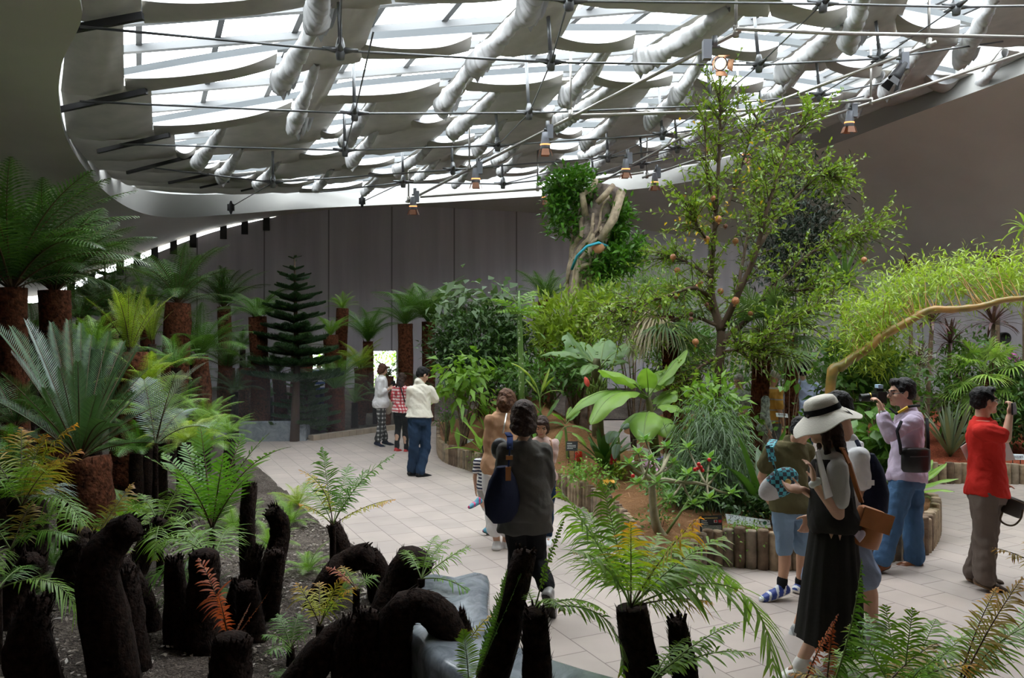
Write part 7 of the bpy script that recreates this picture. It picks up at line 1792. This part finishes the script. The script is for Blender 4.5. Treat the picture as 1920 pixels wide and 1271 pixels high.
# woman in the white hat
DK = cl('charcoal_linen', (.020,.019,.017), .3); TEE = cl('light_grey_jersey', (.50,.49,.47))
e, J, X = person('woman in wide white hat and long charcoal dress walking left, holding a leaflet', 1556, 1262, 762, (-1,.12), dict(shR=(1562,868,.16),shL=(1572,868,-.16),elL=(1572,965,-.18),wrL=(1527,905,-.22),elR=(1560,950,.14),wrR=(1506,918,.0),hpR=(1562,985,.07),hpL=(1566,985,-.07),knR=(1545,1100,.07),knL=(1572,1100,-.07),anR=(1585,1195,.1),anL=(1503,1238,-.05),toeL=(1468,1256,-.05),toeR=(1560,1215,.1),head=(1543,797,0),neck=(1560,846,0)), pitch=.22, female=True, hair='long', hm=HBRN, handdirs=dict(L=((-.15,.05,1),(-1,.2,0),(0,.5,.6),.55), R=((-1,-.1,.12),(0,0,1),(0,.6,.5),.45)))
top_(e, J, X, TEE, .72, .014, -.02, 1.0, .003, sinf=.020, name='t_shirt'); top_(e, J, X, DK, 0, .022, -.16, 1.06, .003, name='pinafore_bodice', collar=False, top=.93)
U_ = X['U']; T = X['T']
skirt_(e, X, [(T(1562,925), Vector((.112,0,0)), Vector((0,.15,0))), (T(1562,945), Vector((.118,0,0)), Vector((0,.165,0))), (T(1562,985), Vector((.125,0,0)), Vector((0,.15,0))), (T(1560,1080), Vector((.165,0,0)), Vector((0,.18,0))), (T(1556,1170), Vector((.185,.0,-.03)), Vector((0,.21,0))), (T(1553,1206), Vector((.19,0,-.04)), Vector((0,.22,0)))], DK, 'skirt', pleat=.06)
shoes_(e, J, X, simple('white_leather_shoe', (.74,.72,.68), .35), RUBBER, .95)
hatm = simple('white_straw_hat', (.70,.66,.58), .8, bump=.25, bscale=120)
hb = MB(); Hm = X['Hm'] @ Matrix.Rotation(-.02,3,'Y') @ Matrix.Rotation(-.10,3,'X'); c = X['hp'](0,-.020,.072)
prof = [(.200,-.066),(.180,-.046),(.15,-.022),(.118,.004),(.104,.016),(.100,.045),(.096,.075),(.084,.098),(.055,.110),(0,.113),(0,.109),(.05,.105),(.080,.092),(.091,.072),(.096,.04),(.100,.012),(.115,-.002),(.148,-.028),(.178,-.052),(.198,-.072),(.200,-.066)]
rows_ = []
for r, z in prof:
    row = []
    for i in range(40):
        a = 2*PI*i/40; br = max(0, r-.10)/.115; q = Vector((r*math.cos(a), r*math.sin(a)*1.06, z+br*(.022*math.sin(a*2+1)-.012*math.sin(a*5)))); row.append(Hm @ q+c)
    rows_.append(row)
hb.grid(rows_, closed=True); hat = hb.build('hat', hatm, e)
hb = MB(); rows_ = []
for r, z in [(.1075,.012),(.1065,.030),(.1045,.050)]:
    rows_.append([Hm @ Vector((r*math.cos(2*PI*i/40), r*math.sin(2*PI*i/40)*1.06, z))+c for i in range(40)])
hb.grid(rows_, closed=True)
q = Hm @ Vector((-.07,-.088,.03))+c; q2 = Hm @ Vector((-.10,-.135,-.035))+c; q3 = Hm @ Vector((-.06,-.15,-.03))+c; hb.add([q+Vector((0,-.012,.01)), q2+Vector((0,-.012,0)), q3+Vector((0,-.012,-.02))], [(0,1,2)]); hb.build('hat_ribbon', BLACK, hat)
mb = MB(); cap_(mb, T(1533,1000-98,-.235), T(1524,908,-.215), .024, .024); part(e, mb, 'white_watch', RUBBER)
held('leaflet', 'folded white leaflet tucked in the arm of the woman in the hat', 'leaflet', X['o'], [T(1530,846,-.24), T(1536,842,-.14), T(1562,930,-.22), T(1548,936,-.29)], PAPER, .006)
held('phone', 'dark phone in the raised hand of the woman in the hat', 'phone', X['o'], [T(1531,868,-.17), T(1545,866,-.10), T(1548,908,-.10), T(1534,912,-.17)], simple('grey_phone', (.16,.16,.17), .3), .008)
bo = T(1627,985,-.05)+X['o']; t = thing('handbag', bo, 'tan leather handbag with heart charm worn by the woman in the hat', 'bag'); rz = Matrix.Rotation(.32,3,'Y'); mb = MB()
rings(mb, [(rz @ Vector((0,0,.11)), rz @ Vector((.06,0,0)), (0,.07,0)), (rz @ Vector((0,0,.095)), rz @ Vector((.085,0,0)), (0,.085,0)), (rz @ Vector((.0,0,-.06)), rz @ Vector((.10,0,0)), (0,.095,0)), (rz @ Vector((0,0,-.12)), rz @ Vector((.098,0,0)), (0,.09,0)), (rz @ Vector((0,0,-.13)), rz @ Vector((.07,0,0)), (0,.07,0))]); mb.build('bag_body', TLEATH, t)
mb = MB(); mb.box(rz @ Vector((0,-.088,.05)), (.19,.012,.12), rz); mb.build('flap', TLEATH, t, smooth=False)
mb = MB(); sp = [W(1615,940,4.78)-bo, W(1606,915,4.74)-bo, W(1592,868,4.70)-bo, W(1580,842,4.74)-bo, W(1572,834,4.85)-bo]
for a, b in zip(sp[:-1], sp[1:]): mb.box((a+b)/2, (.028,.010,(b-a).length+.01), (b-a).to_track_quat('Z','Y').to_matrix())
mb.build('strap', TLEATH, t, smooth=False)
mb = MB(); q = W(1612,1003,4.72)-bo; mb.ball(q+Vector((-.014,0,.008)), (.022,.008,.022)); mb.ball(q+Vector((.014,0,.008)), (.022,.008,.022)); mb.lathe(q+Vector((0,0,-.012)), [(.036,.012),(.02,-.012),(0,-.034)], 12, Matrix.Diagonal((1,.25,1))); mb.build('heart_charm', simple('lilac_heart', (.50,.42,.52), .3), t)
# photographer
e, J, X = person('man in lavender shirt and jeans photographing with a long-lens camera', 1690, 1066, 698, (-1,.10), dict(shR=(1700,782,.19),shL=(1712,784,-.19),elL=(1668,815,-.24),wrL=(1655,770,-.20),elR=(1668,820,.22),wrR=(1652,768,.12),hpL=(1692,905,-.08),hpR=(1706,905,.10),knR=(1712,985,.10),knL=(1672,985,-.08),anL=(1652,1050,-.12),anR=(1714,1048,.14),toeL=(1622,1062,-.14),toeR=(1680,1056,.12),head=(1690,736,0),neck=(1706,772,0),hip=(1700,895,0)), pitch=.08, hair='short', hs=1.05, handdirs=dict(L=((-.35,.1,1),(-.3,.8,0),(.4,.8,0),.9), R=((-.25,-.1,1),(-.3,-.8,0),(.3,-.8,0),.9)))
LAV = cl('lavender_shirt', (.50,.42,.54)); top_(e, J, X, LAV, 1.72, .020, -.06, 1.08, .006, cuff=.008); bottom_(e, J, X, DENIM, 1.97, .026, .020, .005); shoes_(e, J, X, BRLEATH, DRUB, 1.08)
mb = MB(); cap_(mb, J['wrL'].lerp(J['elL'],.06), J['wrL'].lerp(J['elL'],.10), .031, .031); part(e, mb, 'wristwatch', simple('steel_watch', (.6,.6,.6), .3, metal=.7))
mb = MB(); mb.tube([X['hp'](-.076,-.01,.008), X['hp'](-.072,.085,.0)], .004, 5); mb.tube([X['hp'](.072,.085,.0), X['hp'](.076,-.01,.008)], .004, 5); glass_rims(mb, X); part(e, mb, 'glasses', simple('glasses_frame', (.10,.09,.09), .3), False)
co_ = X['T'](1648,744,-.02)+X['o']; t = thing('camera', co_, 'black camera with long lens held up by the man in lavender', 'camera'); mb = MB(); mb.box((0,0,.0), (.075,.14,.10)); mb.box((-.005,0,.062), (.06,.06,.04)); mb.build('camera_body', BLEATH, t, smooth=False)
mb = MB(); mb.lathe((-.02,0,0), [(0,0),(.034,.0),(.034,.06),(.038,.062),(.038,.10),(.035,.102),(.036,.15),(.030,.15),(.028,.14),(0,.14)], 18, Matrix.Rotation(-PI/2-.06,3,'Y')); ln_ = mb.build('lens', BLEATH, t); mb = MB(); mb.lathe((-.08,0,0), [(.0385,0),(.0395,.004),(.0385,.008)], 18, Matrix.Rotation(-PI/2-.06,3,'Y')); mb.build('gold_ring', simple('gold_ring', (.6,.42,.08), .3, metal=.8), ln_)
mb = MB(); mb.box((0,0,.095), (.045,.07,.035)); mb.build('flash_unit', simple('pale_blue_plastic', (.40,.55,.72), .4), t, smooth=False)
mb = MB(); sp = [W(1668,765,6.88)-co_, W(1680,776,6.84)-co_, W(1704,762,6.80)-co_, W(1724,760,6.95)-co_]; mb.tube(sp, .012, 6); mb.build('neck_strap', BLACK, t); mb = MB(); mb.tube([W(1684,774,6.825)-co_, W(1702,763,6.785)-co_], .013, 6); mb.build('yellow_lettering_band', simple('strap_yellow', (.75,.50,.03), .5), t)
bo = X['T'](1717,862,-.26)+X['o']; t = thing('waist_bag', bo, 'black cross-body bag at the hip of the man in lavender', 'bag'); mb = MB(); rings(mb, [((0,0,.105),(.09,0,0),(0,.045,0)),((0,0,.09),(.125,0,0),(0,.06,0)),((0,0,-.08),(.128,0,0),(0,.062,0)),((0,0,-.105),(.11,0,0),(0,.05,0))]); mb.build('bag_body', BLEATH, t)
mb = MB(); mb.tube([(-.12,.02,.05), W(1688,835,6.76)-bo, W(1682,808,6.79)-bo, W(1690,790,6.85)-bo], .014, 6); mb.tube([(.12,.02,.07), W(1740,820,6.85)-bo, W(1738,785,6.95)-bo], .014, 6); mb.build('strap', BLACK, t); mb = MB(); mb.box((0,-.066,.035), (.16,.008,.012)); mb.build('zip', M_dark, t, smooth=False)
# man in red polo
e, J, X = person('man in red polo shirt and brown trousers raising a phone to take a picture', 1848, 1100, 718, (1,.05), dict(shL=(1850,798,.18),shR=(1843,800,-.18),elR=(1886,822,-.24),wrR=(1893,780,-.20),elL=(1868,860,.20),wrL=(1880,905,.12),hpR=(1845,930,-.08),hpL=(1858,930,.08),knR=(1846,1010,-.08),knL=(1848,1010,.10),anR=(1846,1082,-.10),anL=(1828,1072,.12),toeR=(1880,1096,-.12),toeL=(1866,1080,.10),head=(1846,752,0),neck=(1842,788,0),hip=(1850,922,0)), pitch=-.02, hair='short', handdirs=dict(R=((.25,.1,1),(.6,.8,0),(.8,.3,.3),1.0)))
RED = cl('red_polo', (.52,.025,.018)); top_(e, J, X, RED, .72, .026, -.06, 1.06, .004, sinf=.030, extra=lambda m: rings(m, [(X['nb']+Vector((-.01,0,.035)), (.058,0,.01), (0,.058,0)), (X['nb']+Vector((0,0,-.01)), (.085,0,0), (0,.085,0))]))
bottom_(e, J, X, cl('brown_corduroy', (.135,.105,.088), .4), 1.98, .026, .024, .005); shoes_(e, J, X, simple('dark_brown_shoe', (.06,.035,.022), .5), simple('tan_sole', (.20,.11,.05), .6), 1.08)
mb = MB()
for s in (-1,1):
    mb.tube([X['hp'](s*.077,-.01,.008), X['hp'](s*.068,.092,.002)], .0032, 5); mb.tube([X['hp'](s*.034+.022*math.cos(a*.7), .101, -.002+.017*math.sin(a*.7)) for a in range(10)], .0028, 5)
part(e, mb, 'glasses', simple('steel_glasses', (.25,.25,.25), .3, metal=.6))
held('phone', 'dark phone held up by the man in the red polo', 'phone', X['o'], [X['T'](1899,756,-.26), X['T'](1905,754,-.12), X['T'](1907,776,-.12), X['T'](1900,778,-.26)], BLEATH, .012)
held('leaflet', 'white sheets tucked under the arm of the man in the red polo', 'leaflet', X['o'], [X['T'](1801,838,.02), X['T'](1816,828,.02), X['T'](1826,868,.02), X['T'](1822,882,.02)], PAPER, .004)
held('leaflet', 'white sheet sticking out in front of the red polo', 'leaflet', X['o'], [X['T'](1880,822,.04), X['T'](1888,822,.04), X['T'](1904,862,.04), X['T'](1886,864,.04)], PAPER, .004)
bo = X['T'](1899,950,.0)+X['o']; t = thing('camera_bag', bo, 'dark brown bag with hanging strap carried by the man in the red polo', 'bag'); mb = MB(); rz = Matrix.Rotation(.38,3,'Y'); rings(mb, [(rz @ Vector((0,0,.075)), rz @ Vector((.07,0,0)), (0,.05,0)), (rz @ Vector((0,0,.06)), rz @ Vector((.09,0,0)), (0,.07,0)), (rz @ Vector((0,0,-.06)), rz @ Vector((.09,0,0)), (0,.07,0)), (rz @ Vector((0,0,-.075)), rz @ Vector((.075,0,0)), (0,.055,0))]); mb.build('bag_body', simple('dark_brown_bag', (.030,.022,.016), .5), t)
mb = MB(); mb.tube([Vector(p) for p in crom([tuple(X['T'](x, y, -.08)+X['o']-bo) for x, y in ((1880,960),(1876,975),(1888,984),(1902,984),(1914,972),(1918,955))], 4)], .008, 6); mb.tube([rz @ Vector((-.09,-.072,.055)), rz @ Vector((.09,-.072,.055))], .006, 5); mb.build('strap', simple('tan_edge_strap', (.10,.06,.03), .5), t)
# people on the back path
PAT = simple('patterned_grey_cloth', (.30,.34,.31), .85, var=.75, vscale=26)
e, J, X = person('older man in yellow striped polo and pale cap on the back path', 1446, 1003, 699, (.9,.35), dict(), D=12.2, h=1.60, pitch=.3, skin=SKIN2, hair=None, voxel=.011); top_(e, J, X, stripes('yellow_stripe_knit', (.66,.34,.06), (.45,.40,.38), 6, .12), .8, .024, -.1, vox=.013); bottom_(e, J, X, cl('grey_trousers', (.2,.2,.2)), 1.95, .02, vox=.013); shoes_(e, J, X, BLACK, DRUB)
mb = MB(); mb.ball(X['hp'](0,-.012,.06), (.087,.10,.07), 16, 10, X['Hm']); mb.ball(X['hp'](0,.095,.045), (.065,.06,.012), 14, 8, X['Hm']); part(e, mb, 'cap', simple('pale_mottled_cap', (.55,.53,.46), .8, var=.4, vscale=25))
e, J, X = person('person in grey-green patterned blouse in front of the man in yellow', 1424, 1010, 717, (.95,.2), dict(), D=11.75, h=1.52, female=True, pitch=.3, hair='bob', hm=HBRN, voxel=.011); top_(e, J, X, PAT, 1.6, .03, -.16, 1.2, vox=.013); bottom_(e, J, X, cl('beige_trousers', (.35,.30,.24)), 1.95, .02, vox=.013); shoes_(e, J, X, BLACK, DRUB)
e, J, X = person('grey-haired person in pale patterned shirt seen between the leaves', 1386, 1003, 706, (-.6,-.75), dict(elL=(1402,770,-.1),wrL=(1392,775,-.25)), D=12.3, h=1.55, pitch=.3, hair='short', hm=HGREY, voxel=.011); top_(e, J, X, simple('pale_patterned_cloth', (.44,.45,.42), .85, var=.6, vscale=26), .9, .026, -.14, 1.1, vox=.013); bottom_(e, J, X, cl('grey_slacks', (.22,.22,.21)), 1.95, .02, vox=.013); shoes_(e, J, X, BLACK, DRUB)
e, J, X = person('man in pale blue shirt turned away on the back path', 1505, 1003, 692, (.3,.95), dict(), D=12.7, h=1.68, pitch=.2, voxel=.011); top_(e, J, X, cl('pale_blue_shirt', (.42,.50,.72)), 1.2, .03, -.1, 1.05, vox=.013); bottom_(e, J, X, DENIMD, 1.95, .02, vox=.013); shoes_(e, J, X, BLACK, DRUB)
e, J, X = person('dark-haired person in striped shirt far back between the tree fern trunks', 598, 800, 668, (.7,-.5), dict(), D=19.6, h=1.66, pitch=.3, voxel=.012); top_(e, J, X, stripes('blue_white_stripe', (.62,.64,.66), (.05,.12,.32), 7, .45), .7, .024, -.1, vox=.014); bottom_(e, J, X, NAVY, 1.95, .02, vox=.014); shoes_(e, J, X, BLACK, DRUB)
e, J, X = person('person in pale top half hidden behind the sword leaves', 1797, 965, 715, (-.4,-.9), dict(), D=13.8, h=1.52, female=True, pitch=.2, hair='bob', hm=HBRN, voxel=.011); top_(e, J, X, WHITE, .8, .024, -.1, vox=.013); bottom_(e, J, X, cl('grey_skirtcloth', (.3,.3,.31)), 1.9, .03, vox=.013); shoes_(e, J, X, BLACK, DRUB)
# ------------------------------------------------------------------ signs, vent, doorway, mist
SIGNB = simple('black_sign_board', (.022,.022,.025), .5); SIGNW = simple('white_sign_board', (.70,.74,.78), .45); INK = simple('white_print', (.62,.62,.60), .6); GOLD = simple('gold_print', (.45,.32,.12), .5)
def sign(label, corners, D, mat, tilt=.35, stake=True, dz=None):
    """board through four pixel corners (tl,tr,br,bl) with its foot on the bed"""
    c = [W(x, y, D) for x, y in corners]; o = (c[2]+c[3])/2; g = ground(o.x, o.y); e = thing('plant_label', Vector((o.x, o.y, min(g, o.z))), label, 'sign', 'signs in the planting beds')
    base = e.location; pts = [p-base for p in c]
    for i in (0, 1): pts[i].y += tilt*(pts[i].z-pts[3-i].z)
    sheet(e, pts, mat, 'board', .008)
    mb = MB()
    for k in (.25, .75):
        q = pts[3].lerp(pts[2], k); mb.tube([q+Vector((0,.015,.05)), Vector((q.x, q.y+.02, -.06))], .006, 5)
    mb.build('stake', M_dark, e)
    return e, pts
def on_board(pts, u, v, lift=.012):
    p = pts[0].lerp(pts[1], u).lerp(pts[3].lerp(pts[2], u), v); n = (pts[1]-pts[0]).cross(pts[3]-pts[0]).normalized()
    if n.y > 0: n = -n
    return p+n*lift
def lines(e, pts, rows, mat, name='lettering'):
    mb = MB(); rr = random.Random(2)
    for v, u0, u1, hh in rows:
        u = u0
        while u < u1:
            w = .012+.03*rr.random(); q = [on_board(pts, u, v), on_board(pts, min(u1, u+w), v), on_board(pts, min(u1, u+w), v+hh), on_board(pts, u, v+hh)]; mb.add(q, [(0,1,2,3)]); u += w+.012
    mb.build(name, mat, e, smooth=False)
e, p = sign('black information sign with gold heading, at the edge of the near bed', [(1314,969),(1356,968),(1355,998),(1313,998)], 7.25, SIGNB)
lines(e, p, [(.13,.2,.8,.07)], GOLD, 'heading'); lines(e, p, [(.30,.06,.30,.05),(.42,.06,.34,.05),(.52,.06,.36,.04),(.62,.06,.94,.04),(.70,.06,.94,.04),(.78,.06,.94,.04),(.86,.06,.6,.04)], INK)
mb = MB(); mb.add([on_board(p,.62,.28), on_board(p,.77,.28), on_board(p,.77,.44), on_board(p,.62,.44)], [(0,1,2,3)]); mb.build('flag', INK, e, smooth=False)
mb = MB(); mb.lathe(on_board(p,.695,.36,.016), [(0,0),(.012,0)], 10, Matrix.Rotation(PI/2,3,'X')); mb.add([on_board(p,.82,.28), on_board(p,.96,.28), on_board(p,.96,.44), on_board(p,.82,.44)], [(0,1,2,3)]); mb.build('red_flag', simple('flag_red', (.42,.02,.03), .6), e, smooth=False)
e, p = sign('black label board on the straw mound behind the child', [(1062,828),(1084,828),(1083,845),(1061,845)], 11.0, SIGNB); lines(e, p, [(.2,.1,.5,.10),(.42,.1,.85,.07),(.58,.1,.85,.07),(.74,.1,.6,.07)], INK)
e, p = sign('small pale label lying in the straw beside the path', [(872,824),(889,825),(888,832),(871,831)], 13.3, SIGNW, 2.0)
e, p = sign('long white sign with dark lettering standing behind the dark log edging', [(1363,965),(1446,977),(1446,990),(1364,981)], 7.45, SIGNW, .6)
def lettering(e, txt, loc, size, mat, roll):
    cu = bpy.data.curves.new('lettering', 'FONT'); cu.body = txt; cu.size = size; cu.extrude = .001; cu.align_x = 'CENTER'; cu.align_y = 'CENTER'
    q = bpy.data.objects.new('tmp_text', cu); C.objects.link(q); me = bpy.data.meshes.new_from_object(q.evaluated_get(bpy.context.evaluated_depsgraph_get())); bpy.data.objects.remove(q)
    me.materials.clear(); me.materials.append(mat); o = link('lettering', me, e, loc, (PI/2-.45, roll, 0))
    return o
lettering(e, 'アジア・ゾーン', on_board(p, .52, .48, .02), .062, simple('grey_print', (.10,.11,.12), .6), .14)
mb = MB(); mb.lathe(on_board(p,.86,.5,.014), [(0,0),(.02,0)], 8, Matrix.Rotation(PI/2,3,'X')); mb.build('leaf_logo', simple('green_print', (.06,.28,.16), .5), e)
e, p = sign('white label strip on the right bark bed', [(1893,851),(1922,852),(1922,862),(1893,862)], 11.5, SIGNW, .4); lines(e, p, [(.3,.3,.9,.35)], simple('grey_ink', (.2,.2,.22), .6))
e, p = sign('white label on the back path beside the man in yellow', [(1456,774),(1478,776),(1478,783),(1456,781)], 11.0, SIGNW, .6); lines(e, p, [(.3,.15,.85,.3)], bpy.data.materials['grey_ink'])
# round vent in the right wall
v = W(1880,634,20.6); mb = MB(); rot = Matrix.Rotation(PI/2,3,'X'); mb.lathe(v, [(.13,-.05),(.155,-.05),(.155,.12),(.13,.12),(.13,-.04),(0,-.04)], 20, rot)
tag(mb.build('wall_vent', M_dark), 'round black vent pipe in the grey wall at right', 'vent')
# drifting mist over the path end of the fern bed
def mist():
    m = bpy.data.materials.new('mist'); m.use_nodes = True; nt = m.node_tree; nt.nodes.clear(); o = N(nt,'ShaderNodeOutputMaterial'); v = N(nt,'ShaderNodeVolumeScatter'); v.inputs['Density'].default_value = .010; v.inputs['Color'].default_value = (.92,.95,1,1); v.inputs['Anisotropy'].default_value = .2; nt.links.new(v.outputs[0], o.inputs['Volume'])
    mb = MB(); mb.ball((-4.4,14.4,.3), (4.4,4.6,1.35), 24, 12); ob = mb.build('mist', m); tag(ob, 'thin bluish mist drifting low around the far bench and tree fern trunks', 'mist', kind='stuff')
mist()
for px_, nm_ in ((722, 'sunlit green hedge outside, seen through the curtain doorway'), (592, 'bit of sunlit greenery outside left of the conifer base')):
    c_ = W(px_, 705, 32.0); bush('outdoor_hedge', nm_, 'hedge', (c_.x, 32.0, 0), [((c_.x, 32.0, .9), (1.6, .5, .95))], 150, 8, .2, .05, LG, BARK, 70+px_, 'greenery outside the hall', stems=4)
